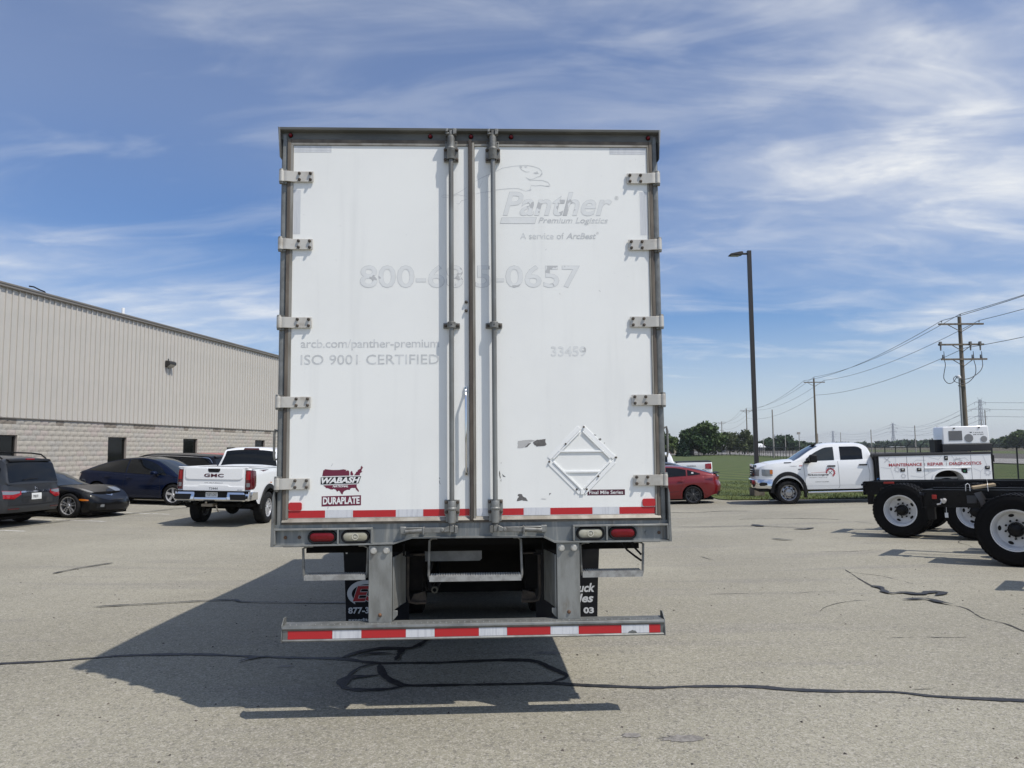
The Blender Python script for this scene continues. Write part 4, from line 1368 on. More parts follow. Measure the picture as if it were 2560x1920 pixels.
mb.lathe([(0.014, 0.0), (0.024, 0.0), (0.024, 0.05), (0.014, 0.05)], (-0.28, 0.42, 1.01), 'y', 14)
mb.build('glad_hand', M('dull brass fitting', (0.10, 0.095, 0.075), 0.5, 0.4), T)
# cables hanging at the right rear corner
mb = MB()
mb.tube([(0.985, 0.12, 1.40), (1.00, 0.12, 1.365), (1.04, 0.11, 1.31), (1.09, 0.09, 1.27), (1.125, 0.06, 1.245)], 0.007, 6)
mb.tube([(1.045, 0.10, 1.40), (1.06, 0.10, 1.37), (1.09, 0.09, 1.325), (1.125, 0.06, 1.285)], 0.007, 6)
mb.build('cable', RUBBER, T)

# ------------------------------------------------------------------ warehouse on the left
BLD = thing('warehouse', 'long warehouse with ribbed grey metal siding above a split-face block base', 'building', (-20.753, 12.0, 0), math.atan2(0.9896, 0.1441))
BLEN = 50.0
CLAD = M('pale ribbed siding', (0.525, 0.495, 0.447), 0.45, 0.0, col2=(0.487, 0.463, 0.42), ns=0.5)
TRIM = M('taupe eave trim', (0.215, 0.198, 0.175), 0.5, col2=(0.18, 0.165, 0.145), ns=0.6, stretch=(0.3, 1, 3))
MORTAR = M('pale mortar', (0.52, 0.485, 0.43), 0.95)
BLOCKS = [M('split block tan', (0.455, 0.42, 0.36), 0.95, col2=(0.375, 0.345, 0.295), ns=9, nlo=0.42, nhi=0.68, bump=0.6, bs=30, col3=(0.20, 0.18, 0.155), n3s=13, n3lo=0.62, n3hi=0.72),
          M('split block rosy', (0.46, 0.405, 0.36), 0.95, col2=(0.38, 0.335, 0.30), ns=9, nlo=0.42, nhi=0.68, bump=0.6, bs=30, col3=(0.21, 0.18, 0.16), n3s=13, n3lo=0.62, n3hi=0.72),
          M('split block grey', (0.43, 0.405, 0.36), 0.95, col2=(0.35, 0.325, 0.285), ns=9, nlo=0.42, nhi=0.68, bump=0.6, bs=30, col3=(0.19, 0.175, 0.155), n3s=13, n3lo=0.62, n3hi=0.72),
          M('split block stained', (0.27, 0.235, 0.195), 0.95, col2=(0.20, 0.17, 0.14), ns=7, nlo=0.42, nhi=0.68, bump=0.6, bs=30)]
BRONZE = M('dark bronze frame', (0.025, 0.022, 0.02), 0.4)
WGLASS = M('dark window glass', (0.004, 0.005, 0.005), 0.05, spec=0.35)
Z0, CH, NC = 0.25, 0.202, 15
openings = [(8.6, 9.9, 1.06, 2.674), (15.45, 16.73, 1.06, 2.674), (21.81, 23.07, 1.06, 2.674), (27.59, 28.91, 1.06, 2.674), (31.94, 32.90, 0.25, 2.24), (35.31, 36.60, 1.06, 2.674), (41.2, 42.5, 1.06, 2.674), (46.8, 48.1, 1.06, 2.674)]
# backing wall (mortar shows in the joints)
mb = MB()
xs = sorted({0.0, BLEN} | {o_[0] for o_ in openings} | {o_[1] for o_ in openings})
for a, b in zip(xs, xs[1:]):
    op = [o_ for o_ in openings if o_[0] <= a and b <= o_[1]]
    if not op:
        mb.box(a, b, 0.012, 0.20, 0.0, 3.28)
    else:
        if op[0][2] > 0.3:
            mb.box(a, b, 0.012, 0.20, 0.0, op[0][2])
        mb.box(a, b, 0.012, 0.20, op[0][3], 3.28)
mb.box(0, BLEN, 0.201, 0.35, 0, 8.1)
mb.box(0, 0.25, 0.36, 29.9, 0, 8.1)
mb.box(BLEN - 0.25, BLEN, 0.36, 29.9, 0, 8.1)
mb.build('wall', MORTAR, BLD)

variants = {}


def block_mesh(L, k):
    key = (round(L, 2), k)
    if key not in variants:
        rnd = random.Random(k * 97 + int(L * 100))
        mb = MB()
        h = CH - 0.010
        nx_, nz_ = 5, 3
        rows = []
        for j in range(nz_ + 1):
            r_ = []
            for i in range(nx_ + 1):
                edge = i in (0, nx_) or j in (0, nz_)
                y = 0.004 if edge else -rnd.uniform(0.002, 0.018)
                r_.append((L * i / nx_, y, h * j / nz_))
            rows.append(r_)
        mb.grid(rows)
        mb.add([(0, 0.004, 0), (L, 0.004, 0), (L, 0.004, h), (0, 0.004, h), (0, 0.03, 0), (L, 0.03, 0), (L, 0.03, h), (0, 0.03, h)], [(0, 1, 5, 4), (1, 2, 6, 5), (2, 3, 7, 6), (3, 0, 4, 7)])
        o = mb.build('block', MORTAR, None, ang=25)
        me = o.data
        bpy.data.objects.remove(o)
        variants[key] = me
    return variants[key]


pieces = []
for c in range(NC):
    z = Z0 + c * CH + 0.005
    x = -0.203 if c % 2 else 0.0
    while x < BLEN:
        spans = [(max(x, 0) + 0.005, min(x + 0.406, BLEN) - 0.005)]
        for a, b, z0, z1 in openings:
            if z + CH * 0.5 > z0 and z + CH * 0.5 < z1:
                ns_ = []
                for p, q in spans:
                    if q <= a or p >= b:
                        ns_.append((p, q))
                    else:
                        if p < a - 0.03:
                            ns_.append((p, a - 0.004))
                        if q > b + 0.03:
                            ns_.append((b + 0.004, q))
                spans = ns_
        pieces += [(p, q, z, c) for p, q in spans if q - p > 0.03]
        x += 0.406
near = [p for p in pieces if p[0] > 15.0 and p[2] > 0.85]
near.sort(key=lambda p: p[0])
chosen = set(near[:300])
bm_cache = {}
rest = MB()
rr = random.Random(5)
for p in pieces:
    L = p[1] - p[0]
    k = rr.randrange(6)
    top_stain = p[3] == NC - 1 and (math.sin(p[0] * 2.1) > 0.80 or math.sin(p[0] * 0.77 + 2) > 0.93)
    mi = 3 if top_stain else rr.choice((0, 0, 0, 1, 2, 2))
    if p in chosen:
        key = (round(L, 2), k, mi)
        if key not in bm_cache:
            me = block_mesh(L, k).copy()
            me.materials.clear()
            me.materials.append(BLOCKS[mi])
            bm_cache[key] = me
        o = bpy.data.objects.new('block', bm_cache[key])
        COL.objects.link(o)
        o.parent = BLD
        o.location = (p[0], 0, p[2])
    else:
        me = block_mesh(L, k)
        rest.add([(v.co.x + p[0], v.co.y, v.co.z + p[2]) for v in me.vertices], [tuple(f.vertices) for f in me.polygons], mi)
o = rest.build('block_courses', BLOCKS, BLD, ang=25, recalc=False)
o['kind'] = 'stuff'

# ribbed siding: one panel mesh, shared
PW = 0.9144
mb = MB()
prof = []
for r_ in range(3):
    x = r_ * 0.3048
    prof += [(x + 0.000, 0.0), (x + 0.002, -0.045), (x + 0.052, -0.045), (x + 0.064, 0.0), (x + 0.150, 0.0), (x + 0.156, -0.004), (x + 0.176, -0.004), (x + 0.182, 0.0), (x + 0.232, 0.0), (x + 0.238, -0.004), (x + 0.258, -0.004), (x + 0.264, 0.0)]
prof.append((PW - 0.0005, 0.0))
mb.grid([[(x, y - 0.01, z) for x, y in prof] for z in (3.325, 8.05)])
p0 = mb.build('siding_panel', CLAD, BLD, ang=20, recalc=False)
p0.data.flip_normals()
n_pan = int(BLEN / PW)
for i in range(1, n_pan + 1):
    o = p0.copy()
    COL.objects.link(o)
    o.location = (min(i * PW, BLEN - PW), 0, 0)
mb = MB()
mb.prism([(0.011, 3.281), (-0.052, 3.281), (-0.056, 3.293), (-0.048, 3.296), (-0.048, 3.318), (-0.012, 3.3245), (0.011, 3.3245)], 0, BLEN, 'x')
mb.build('base_flashing', TRIM, BLD)
mb = MB()
mb.prism([(-0.012, 8.03), (-0.10, 8.03), (-0.13, 8.06), (-0.13, 8.13), (-0.155, 8.15), (-0.155, 8.205), (-0.13, 8.205), (-0.13, 8.17), (0.0, 8.17), (0.20, 8.19), (0.20, 8.03)], -0.2, BLEN, 'x')
mb.build('eave_gutter', TRIM, BLD)
mb = MB()
mb.prism([(0.21, 8.12), (0.21, 8.20), (15.0, 8.75), (29.9, 8.20), (29.9, 8.12), (15.0, 8.67)], -0.1, BLEN, 'x')
mb.build('roof', M('grey metal roof', (0.42, 0.42, 0.41), 0.5, 0.2), BLD)
mb = MB()
mb.cyl((26.75, 3.0, 8.25), (26.75, 3.0, 9.37), 0.075, None, 14)
mb.build('vent_pipe', M('white pvc', (0.78, 0.78, 0.76), 0.4), BLD)
mb = MB()
mb.box(20.2, 21.6, 1.8, 2.6, 8.22, 8.76)
mb.build('roof_curb', M('pale roof curb', (0.42, 0.40, 0.36), 0.6), BLD, 0.05)
mb = MB()
mb.tube([(19.3, 2.0, 8.90), (19.55, 2.0, 8.92), (19.9, 2.0, 8.86), (20.15, 2.0, 8.84), (20.3, 2.0, 8.70)], 0.03, 6)
mb.build('roof_hose', RUBBER, BLD)
# wall pack lamp
mb = MB()
mb.prism([(-0.035, 6.16), (-0.10, 6.16), (-0.30, 6.30), (-0.30, 6.42), (-0.20, 6.48), (-0.035, 6.48)], 25.78, 26.32, 'x')
wlp = mb.build('wall_lamp', M('dark bronze lamp', (0.035, 0.032, 0.03), 0.5), BLD, 0.012)
mb = MB()
mb.prism([(-0.085, 6.152), (-0.10, 6.152), (-0.295, 6.29), (-0.28, 6.30)], 25.83, 26.27, 'x')
mb.build('lens', M('frosted lamp lens', (0.32, 0.31, 0.28), 0.3), wlp)
mb = MB()
mb.box(26.0, 26.1, -0.03, -0.012, 6.1, 6.6)
mb.build('mount', BRONZE, wlp)
# windows and door
for a, b, z0, z1 in openings:
    door = z0 < 0.3
    fr = MB()
    t = 0.055
    fr.box(a, a + t, 0.10, 0.16, z0, z1)
    fr.box(b - t, b, 0.10, 0.16, z0, z1)
    fr.box(a + t, b - t, 0.10, 0.16, z1 - t, z1)
    fr.box(a + t, b - t, 0.10, 0.16, z0, z0 + t)
    w = fr.build('door' if door else 'window', BRONZE, BLD)
    g = MB()
    g.box(a + t, b - t, 0.125, 0.135, z0 + t, z1 - t)
    g.build('leaf' if door else 'pane', BRONZE if door else WGLASS, w)
    # smooth jamb returns
    j = MB()
    j.box(a - 0.001, a + 0.004, 0.0125, 0.10, z0, z1)
    j.box(b - 0.004, b + 0.001, 0.0125, 0.10, z0, z1)
    j.build('jamb', M('jamb block', (0.33, 0.29, 0.26), 0.9), w)
    if not door:
        s = MB()
        s.box(a - 0.02, b + 0.02, -0.03, 0.13, z0 - 0.05, z0 - 0.001)
        s.build('window_sill', MORTAR, w)

# ------------------------------------------------------------------ vehicles
def paint(name, col, flake=0.0):
    dark = max(col) < 0.1
    return M(name, col, 0.42, flake, coat=0.5 if dark else 0.8, spec=0.08 if dark else 0.4)


GLASS = M('tinted car glass', (0.004, 0.005, 0.006), 0.04, spec=0.35, coat=0.15)
CLEARG = M('light car glass', (0.028, 0.033, 0.034), 0.05, spec=0.4, coat=0.2)
SEAM = M('panel gap', (0.012, 0.012, 0.013), 0.8)
BLKP = M('black plastic', (0.010, 0.010, 0.011), 0.55, spec=0.25)
SATIN = M('satin alloy', (0.62, 0.62, 0.63), 0.38, 0.55)
SILVER = M('bright silver wheel', (0.66, 0.66, 0.67), 0.22, 0.7)
DKALLOY = M('dark alloy', (0.10, 0.10, 0.105), 0.3, 0.8)
AMBER = M('amber lens', (0.50, 0.14, 0.01), 0.2, coat=0.5)
LAMPRED = M('car tail lens', (0.30, 0.006, 0.010), 0.12, coat=0.7)
LAMPDK = M('dark car tail lens', (0.085, 0.004, 0.008), 0.12, coat=0.7)
HEADL = M('head lamp lens', (0.22, 0.235, 0.25), 0.08, 0.25, coat=0.5)
PLATE = M('number plate', (0.70, 0.71, 0.69), 0.4)


def sstep(t):
    t = clip(t, 0.0, 1.0)
    return t * t * (3 - 2 * t)


class Car:
    """Lofted body: side sheets with real wheel openings, hood and deck, end caps, cabin."""

    def __init__(s, name, label, cat, loc, rot, p, group=None):
        s.p = p
        s.t = thing(name, label, cat, loc, rot=rot, group=group)
        s.xr, s.xf = p['W'][0][0], p['W'][-1][0]
        s.W = smooth_tab(p['W'])
        s.zb = smooth_tab(p['belt'])
        s.zt = smooth_tab(p['top'])
        s.secf = smooth_tab(p.get('sec', [(0, 0.93), (0.15, 0.975), (0.45, 1.0), (0.75, 0.985), (1, 0.94)]))
        s.arch = p['arch']          # (x centre, radius, wheel centre z)
        s.sill = p.get('sill', 0.22)
        s.nose = p.get('nose', [(0, 0), (2, 0)])
        s.tail = p.get('tail', [(0, 0), (2, 0)])
        s.cbf, s.cbr = p.get('bulge', (0.06, 0.05))
        s.endlow = p.get('endlow', (s.sill, s.sill))

    def zl(s, x):
        z = s.sill
        if x > s.xf - 0.6:
            z = lerp(s.sill, s.endlow[1], sstep((x - s.xf + 0.6) / 0.5))
        if x < s.xr + 0.6:
            z = lerp(s.sill, s.endlow[0], sstep((s.xr + 0.6 - x) / 0.5))
        for xc, ra, zc in s.arch:
            if abs(x - xc) < ra:
                z = max(z, zc + math.sqrt(ra * ra - (x - xc) ** 2))
        return z

    def sec(s, x, z):
        zb = s.zb(x)
        return s.secf((z - s.sill) / max(0.05, zb - s.sill))

    def shx(s, x, z):
        a = sstep((x - (s.xf - 0.7)) / 0.7) * interp(s.nose, z)
        b = sstep(((s.xr + 0.6) - x) / 0.6) * interp(s.tail, z)
        return x + a + b

    def side(s, x, z, sg, off=0.0):
        return (s.shx(x, z), sg * (s.W(x) * s.sec(x, z) + off), z)

    def topp(s, x, f, off=0.0):
        """f in -1..1 across the hood or deck"""
        zb, zt = s.zb(x), s.zt(x)
        y0 = s.W(x) * s.sec(x, zb)
        a = 1 - abs(f)
        z = zb + (zt - zb) * math.sin(a * math.pi / 2)
        return (s.shx(x, zb), y0 * f, z + off)

    def end(s, y, z, front, off=0.004):
        e = s.xf if front else s.xr
        sg = 1 if front else -1
        ye = s.W(e) * s.sec(e, z)
        cb = s.cbf if front else s.cbr
        if abs(y) <= ye:
            return (s.shx(e, z) + sg * (cb * (1 - (y / ye) ** 2) + off), y, z)
        lo, hi = e - sg * 1.2, e
        for i in range(24):
            m = (lo + hi) / 2
            if s.W(m) * s.sec(m, z) < abs(y):
                hi = m
            else:
                lo = m
        return (s.shx(lo, z) + sg * off, y, z)

    def body(s, mat, name='body', skip_top=None):
        xs = {s.xr, s.xf}
        n = int((s.xf - s.xr) / 0.09)
        for i in range(n + 1):
            xs.add(lerp(s.xr, s.xf, i / n))
        for k in (0.03, 0.07, 0.12, 0.18, 0.26):
            xs.add(s.xf - k)
            xs.add(s.xr + k)
        for xc, ra, zc in s.arch:
            for i in range(-10, 11):
                xs.add(xc + ra * math.sin(i / 10 * math.pi / 2) * 0.9999)
            xs.add(xc - ra - 0.001)
            xs.add(xc + ra + 0.001)
        xs = sorted(x for x in xs if s.xr <= x <= s.xf)
        s.xs = xs
        mb = MB()
        NR = 10
        for sg in (1, -1):
            rows = []
            for x in xs:
                z0, z1 = s.zl(x), s.zb(x)
                rows.append([s.side(x, lerp(z0, z1, j / NR), sg) for j in range(NR + 1)])
            mb.grid(rows)
            # return flange of the wheel openings
            for xc, ra, zc in s.arch:
                rows = []
                for x in xs:
                    if abs(x - xc) <= ra + 0.0005:
                        z = s.zl(x)
                        p = s.side(x, z, sg)
                        rows.append([p, (p[0], p[1] - sg * 0.05, p[2])])
                if len(rows) > 1:
                    mb.grid(rows)
        rows = []
        segs = []
        for x in xs:
            if skip_top and skip_top[0] < x < skip_top[1]:
                if len(rows) > 1:
                    mb.grid(rows)
                rows = []
                continue
            rows.append([s.topp(x, -1 + 2 * j / 12) for j in range(13)])
        if len(rows) > 1:
            mb.grid(rows)
        for front in (0, 1):
            e = s.xf if front else s.xr
            z0, z1 = s.zl(e), s.zb(e)
            rows = []
            for j in range(NR + 1):
                z = lerp(z0, z1, j / NR)
                ye = s.W(e) * s.sec(e, z)
                rows.append([s.end(-ye + 2 * ye * i / 12, z, front, 0) for i in range(13)])
            mb.grid(rows)
            crown = [s.topp(e, -1 + 2 * j / 12) for j in range(13)]
            mb.grid([rows[-1], crown])
        o = mb.build(name, mat, s.t, ang=50)
        s.bodyo = o
        # dark inner body behind the wheel openings
        mb = MB()
        iw = min(s.W(x) for x in xs[len(xs) // 5: -len(xs) // 5]) * 0.93
        mb.box(s.xr + 0.35, s.xf - 0.35, -iw + 0.24, iw - 0.24, s.sill - 0.02, min(s.zb(x) for x in (s.xr + .3, s.xf - 0.5)) - 0.05)
        mb.box(s.xr + 0.25, s.xf - 0.25, -iw + 0.06, iw - 0.06, s.sill - 0.06, s.sill + 0.02)
        mb.build('underbody', UNDER, s.t)
        return o

    # ---- cabin
    def cabin(s, mat, roof, wr, drop=0.05, inset=0.03, name='cabin'):
        s.roof, s.wr, s.drop, s.inset = smooth_tab(roof), smooth_tab(wr), drop, inset
        xs = []
        for (a, za), (b, zb_) in zip(roof, roof[1:]):
            k = max(3, int(math.hypot(b - a, zb_ - za) / 0.09))
            xs += [lerp(a, b, i / k) for i in range(k)]
        xs.append(roof[-1][0])
        mb = MB()
        rows = []
        for x in xs:
            r_ = [s.gs(x, j / 6, -1) for j in range(6)] + [s.gr(x, -1 + 2 * j / 10) for j in range(11)] + [s.gs(x, j / 6, 1) for j in range(5, -1, -1)]
            rows.append(r_)
        mb.grid(rows)
        s.cabo = mb.build(name, mat, s.t, ang=42)
        return s.cabo

    def _ed(s, x):
        zb = s.zb(x) - 0.012
        zr = max(s.roof(x), zb + 0.002)
        h = zr - zb
        zre = zr - min(s.drop, h * 0.35)
        yb = s.W(x) * s.sec(x, s.zb(x)) - s.inset
        yr = min(s.wr(x), yb)
        yr = lerp(yb, yr, clip(h / 0.45, 0, 1))
        return zb, zr, zre, yb, yr

    def gs(s, x, v, sg, off=0.0):
        zb, zr, zre, yb, yr = s._ed(x)
        return (x, sg * (lerp(yb, yr, v) + 0.018 * math.sin(v * math.pi) + off), lerp(zb, zre, v))

    def gr(s, x, u, off=0.0):
        zb, zr, zre, yb, yr = s._ed(x)
        return (x, u * yr, zr - (zr - zre) * abs(u) ** 2.6 + off)

    def side_win(s, tab, sg, mat=None, name='side_window', off=0.006, parent=None):
        lo = smooth_tab([(a, b) for a, b, c in tab])
        hi = smooth_tab([(a, c) for a, b, c in tab])
        mb = MB()
        rows = []
        n = 18
        for i in range(n + 1):
            x = lerp(tab[0][0], tab[-1][0], i / n)
            zb, zr, zre, yb, yr = s._ed(x)
            r_ = []
            for j in range(5):
                z = lerp(lo(x), hi(x), j / 4)
                v = clip((z - zb) / max(zre - zb, 0.01), 0, 1)
                q = s.gs(x, v, sg, off)
                r_.append(q)
            rows.append(r_)
        mb.grid(rows)
        return mb.build(name, mat or GLASS, parent or s.cabo, recalc=False)

    def roof_patch(s, x0, x1, u0, u1, mat=None, name='windshield', off=0.006, du=0.0):
        mb = MB()
        rows = []
        n = 14
        for i in range(n + 1):
            x = lerp(x0, x1, i / n)
            e = du * (i / n)
            nrm = 0.004
            sl = (s.roof(x + 0.02) - s.roof(x - 0.02)) / 0.04
            L = math.hypot(1, sl)
            r_ = []
            for j in range(9):
                q = s.gr(x, lerp(u0 + e, u1 - e, j / 8))
                r_.append((q[0] - sl / L * off, q[1], q[2] + off / L))
            rows.append(r_)
        mb.grid(rows)
        return mb.build(name, mat or GLASS, s.cabo, recalc=False)

    def side_patch(s, tab, sg, mat, name, off=0.006, parent=None):
        """strip on the body side: (x, z low, z high)"""
        lo = smooth_tab([(a, b) for a, b, c in tab])
        hi = smooth_tab([(a, c) for a, b, c in tab])
        mb = MB()
        rows = []
        n = max(6, int((tab[-1][0] - tab[0][0]) / 0.06))
        for i in range(n + 1):
            x = lerp(tab[0][0], tab[-1][0], i / n)
            rows.append([s.side(x, lerp(lo(x), hi(x), j / 4), sg, off) for j in range(5)])
        mb.grid(rows)
        return mb.build(name, mat, parent or s.bodyo, recalc=False)

    def top_patch(s, tab, mat, name, off=0.006):
        lo = smooth_tab([(a, b) for a, b, c in tab])
        hi = smooth_tab([(a, c) for a, b, c in tab])
        mb = MB()
        rows = []
        for i in range(13):
            x = lerp(tab[0][0], tab[-1][0], i / 12)
            rows.append([s.topp(x, lerp(lo(x), hi(x), j / 5), off) for j in range(6)])
        mb.grid(rows)
        return mb.build(name, mat, s.bodyo, recalc=False)

    def end_patch(s, tab, front, mat, name, off=0.006, depth=0.0, parent=None, n=16):
        """strip on the front or rear face: (y, z low, z high)"""
        lo = (lambda y: interp([(a, b) for a, b, c in tab], y))
        hi = (lambda y: interp([(a, c) for a, b, c in tab], y))
        mb = MB()
        ys = sorted({t[0] for t in tab} | {lerp(tab[0][0], tab[-1][0], i / n) for i in range(n + 1)})
        rows = [[s.end(y, lerp(lo(y), hi(y), j / 4), front, off) for j in range(5)] for y in ys]
        mb.grid(rows)
        if depth:
            sg = 1 if front else -1
            for r0, r1 in zip(rows, rows[1:]):
                for k in (0, 4):
                    a, b = r0[k], r1[k]
                    mb.add([a, b, (b[0] - sg * depth, b[1], b[2]), (a[0] - sg * depth, a[1], a[2])], [(0, 1, 2, 3)])
            for r0 in (rows[0], rows[-1]):
                for a, b in zip(r0, r0[1:]):
                    mb.add([a, b, (b[0] - sg * depth, b[1], b[2]), (a[0] - sg * depth, a[1], a[2])], [(0, 1, 2, 3)])
        return mb.build(name, mat, parent or s.bodyo, recalc=bool(depth))

    def end_text(s, txt, y0, y1, z0, z1, front, mat, name='badge', off=0.014, **kw):
        mb = MB()
        put_text(mb, txt, y0, y1, z0, z1, lambda u, w: s.end(u, w, front, off), 0, **kw)
        return mb.build(name, mat, s.bodyo, recalc=False)

    def side_text(s, txt, x0, x1, z0, z1, sg, mat, name='lettering', off=0.006, slope=0.0, **kw):
        mb = MB()
        put_text(mb, txt, x0, x1, z0, z1, lambda u, w: s.side(u, w + (u - x0) * slope, sg, off), 0, **kw)
        return mb.build(name, mat, s.bodyo, recalc=False)

    def seam(s, pts, sg, w=0.008, mat=None, name='panel_gap', off=0.003):
        P = []
        for (a, b), (c, d) in zip(pts, pts[1:]):
            k = max(2, int(math.hypot(c - a, d - b) / 0.05))
            P += [Vector((lerp(a, c, i / k), lerp(b, d, i / k))) for i in range(k)]
        P.append(Vector(pts[-1]))
        mb = MB()
        rows = []
        for i, p in enumerate(P):
            d_ = (P[min(i + 1, len(P) - 1)] - P[max(i - 1, 0)]).normalized()
            n_ = Vector((-d_.y, d_.x)) * w / 2
            rows.append([s.side(p.x + n_.x, p.y + n_.y, sg, off), s.side(p.x - n_.x, p.y - n_.y, sg, off)])
        mb.grid(rows)
        return mb.build(name, mat or SEAM, s.bodyo, recalc=False)

    def handle(s, x, z, sg, mat, L=0.20, h=0.035):
        p0 = s.side(x, z, sg)
        mb = MB()
        mb.box(x - L / 2, x + L / 2, min(p0[1], p0[1] + sg * 0.04), max(p0[1], p0[1] + sg * 0.04), z - h / 2, z + h / 2)
        return mb.build('door_handle', mat, s.bodyo, 0.012)

    def mirror(s, x, z, sg, mat, size=(0.10, 0.20, 0.15)):
        y = s.W(x) * s.sec(x, s.zb(x))
        mb = MB()
        a, b, c = size
        mb.prism([(x - a * 0.4, z - c * 0.5), (x + a * 0.8, z - c * 0.42), (x + a, z + c * 0.1), (x + a * 0.5, z + c * 0.5), (x - a * 0.4, z + c * 0.5)], sg * (y + 0.04), sg * (y + 0.04 + b))
        m_ = mb.build('mirror', mat, s.t, 0.03)
        m2 = MB()
        m2.prism([(x - 0.02, z - c * 0.55), (x + 0.10, z - c * 0.55), (x + 0.06, z - c * 0.25), (x - 0.02, z - c * 0.25)], sg * (y - 0.06), sg * (y + 0.06))
        m2.build('mirror_arm', BLKP, m_)
        return m_


def car_wheel(parent, x, y, r_, w, rim, style, sg, mat, n=5):
    """wheel (rim with spokes) > tyre, brake disc; sg = outward side"""
    mb = MB()
    c = (x, y, r_)
    hw = w / 2
    mb.lathe([(rim * 1.0, -sg * hw * 0.9), (rim * 0.97, -sg * hw * 0.9), (rim * 0.95, sg * hw * 0.55), (rim * 0.955, sg * hw * 0.86), (rim * 1.0, sg * hw * 0.90), (rim * 1.0, sg * hw * 0.80)], c, 'y', 36)
    yo = sg * hw * 0.72
    yi = sg * hw * 0.35
    if style == 'spokes':
        for k in range(n):
            a = 2 * math.pi * k / n + 0.3
            for e in (-1, 1):
                w0, w1 = 0.10 * e, 0.16 * e
                ca, sa = math.cos(a), math.sin(a)

                def P(rad, tang):
                    return (x + rad * ca - tang * sa, r_ + rad * sa + tang * ca)
                q = [P(rim * 0.16, rim * 0.02 * e), P(rim * 0.16, rim * 0.13 * e), P(rim * 0.955, rim * 0.25 * e), P(rim * 0.955, rim * 0.10 * e)]
                if e < 0:
                    q = q[::-1]
                mb.prism(q, y + yo, y + yi)
    elif style == 'blades':
        for k in range(n):
            a = 2 * math.pi * k / n + 0.2
            ca, sa = math.cos(a), math.sin(a)

            def P(rad, tang):
                return (x + rad * ca - tang * sa, r_ + rad * sa + tang * ca)
            q = [P(rim * 0.18, -rim * 0.12), P(rim * 0.18, rim * 0.12), P(rim * 0.955, rim * 0.34), P(rim * 0.955, -rim * 0.02)]
            mb.prism(q, y + yo, y + yi)
    elif style == 'disc':
        mb.lathe([(rim * 0.96, sg * hw * 0.5), (rim * 0.86, sg * hw * 0.15), (rim * 0.62, sg * hw * 0.30), (rim * 0.5, sg * hw * 0.85), (rim * 0.44, sg * hw * 1.05), (rim * 0.2, sg * hw * 1.10), (0.0, sg * hw * 1.12)], c, 'y', 32)
    if style == 'disc':
        hb = MB()
        for k in range(8):
            a = 2 * math.pi * k / 8 + 0.2
            ca, sa = math.cos(a), math.sin(a)
            ring = []
            for j in range(12):
                q = 2 * math.pi * j / 12
                rad, tn = rim * (0.755 + 0.075 * math.cos(q)), rim * 0.15 * math.sin(q)
                ring.append((x + rad * ca - tn * sa, y + sg * hw * 0.34, r_ + rad * sa + tn * ca))
            hb.add(ring, [tuple(range(12))])
    mb.lathe([(rim * 0.22, sg * hw * 0.3), (rim * 0.22, sg * hw * 0.70), (rim * 0.17, sg * hw * 0.80), (0.0, sg * hw * 0.82)], c, 'y', 18)
    wh = mb.build('wheel', mat, parent, ang=30)
    if style == 'disc':
        hb.build('hand_holes', RUBBER, wh, recalc=False)['kind'] = 'stuff'
    tb = MB()
    pr = [(rim * 0.97, -hw * 0.86), (rim * 1.06, -hw * 0.97), (lerp(rim, r_, 0.5), -hw * 1.02), (r_ * 0.955, -hw * 0.95), (r_ * 0.99, -hw * 0.82), (r_, -hw * 0.6), (r_, hw * 0.6), (r_ * 0.99, hw * 0.82), (r_ * 0.955, hw * 0.95), (lerp(rim, r_, 0.5), hw * 1.02), (rim * 1.06, hw * 0.97), (rim * 0.97, hw * 0.86)]
    tb.lathe(pr, c, 'y', 44)
    tb.build('tyre', TYRE, wh, ang=50)
    db = MB()
    db.lathe([(rim * 0.93, -sg * hw * 0.3), (rim * 0.93, -sg * hw * 0.2), (0.0, -sg * hw * 0.15)], c, 'y', 20)
    db.build('brake_disc', M('brake disc dark grey', (0.05, 0.05, 0.052), 0.5, 0.5), wh)  # plain dark grey disc behind the spokes
    return wh


def wheels(car, xr, xf, yt, r_, w, rim, style, mat, n=5, rear_only=False):
    for x in ((xr,) if rear_only else (xr, xf)):
        for sg in (-1, 1):
            car_wheel(car.t, x, sg * yt, r_, w, rim, style, sg, mat, n)


def on_ground(x, y, h, dx=2.8):
    """location and slope for a car whose rear axle stands at x, y with heading h (radians)"""
    z0 = gz(x, y)
    c_, s_ = math.cos(h), math.sin(h)
    z1 = gz(x + dx * c_, y + dx * s_)
    pl = gz(x - 0.8 * s_, y + 0.8 * c_)
    pr_ = gz(x + 0.8 * s_, y - 0.8 * c_)
    return (x, y, z0), (math.atan2(pl - pr_, 1.6), -math.atan2(z1 - z0, dx), h)


# ---- dark blue crossover --------------------------------------------------
H10 = R(-9.8)
def place_front(fx, fy, h, wb, off):
    """rear axle centre from the contact of a front wheel on the side `off` (signed, + left)"""
    c_, s_ = math.cos(h), math.sin(h)
    return fx - wb * c_ + off * s_, fy - wb * s_ - off * c_


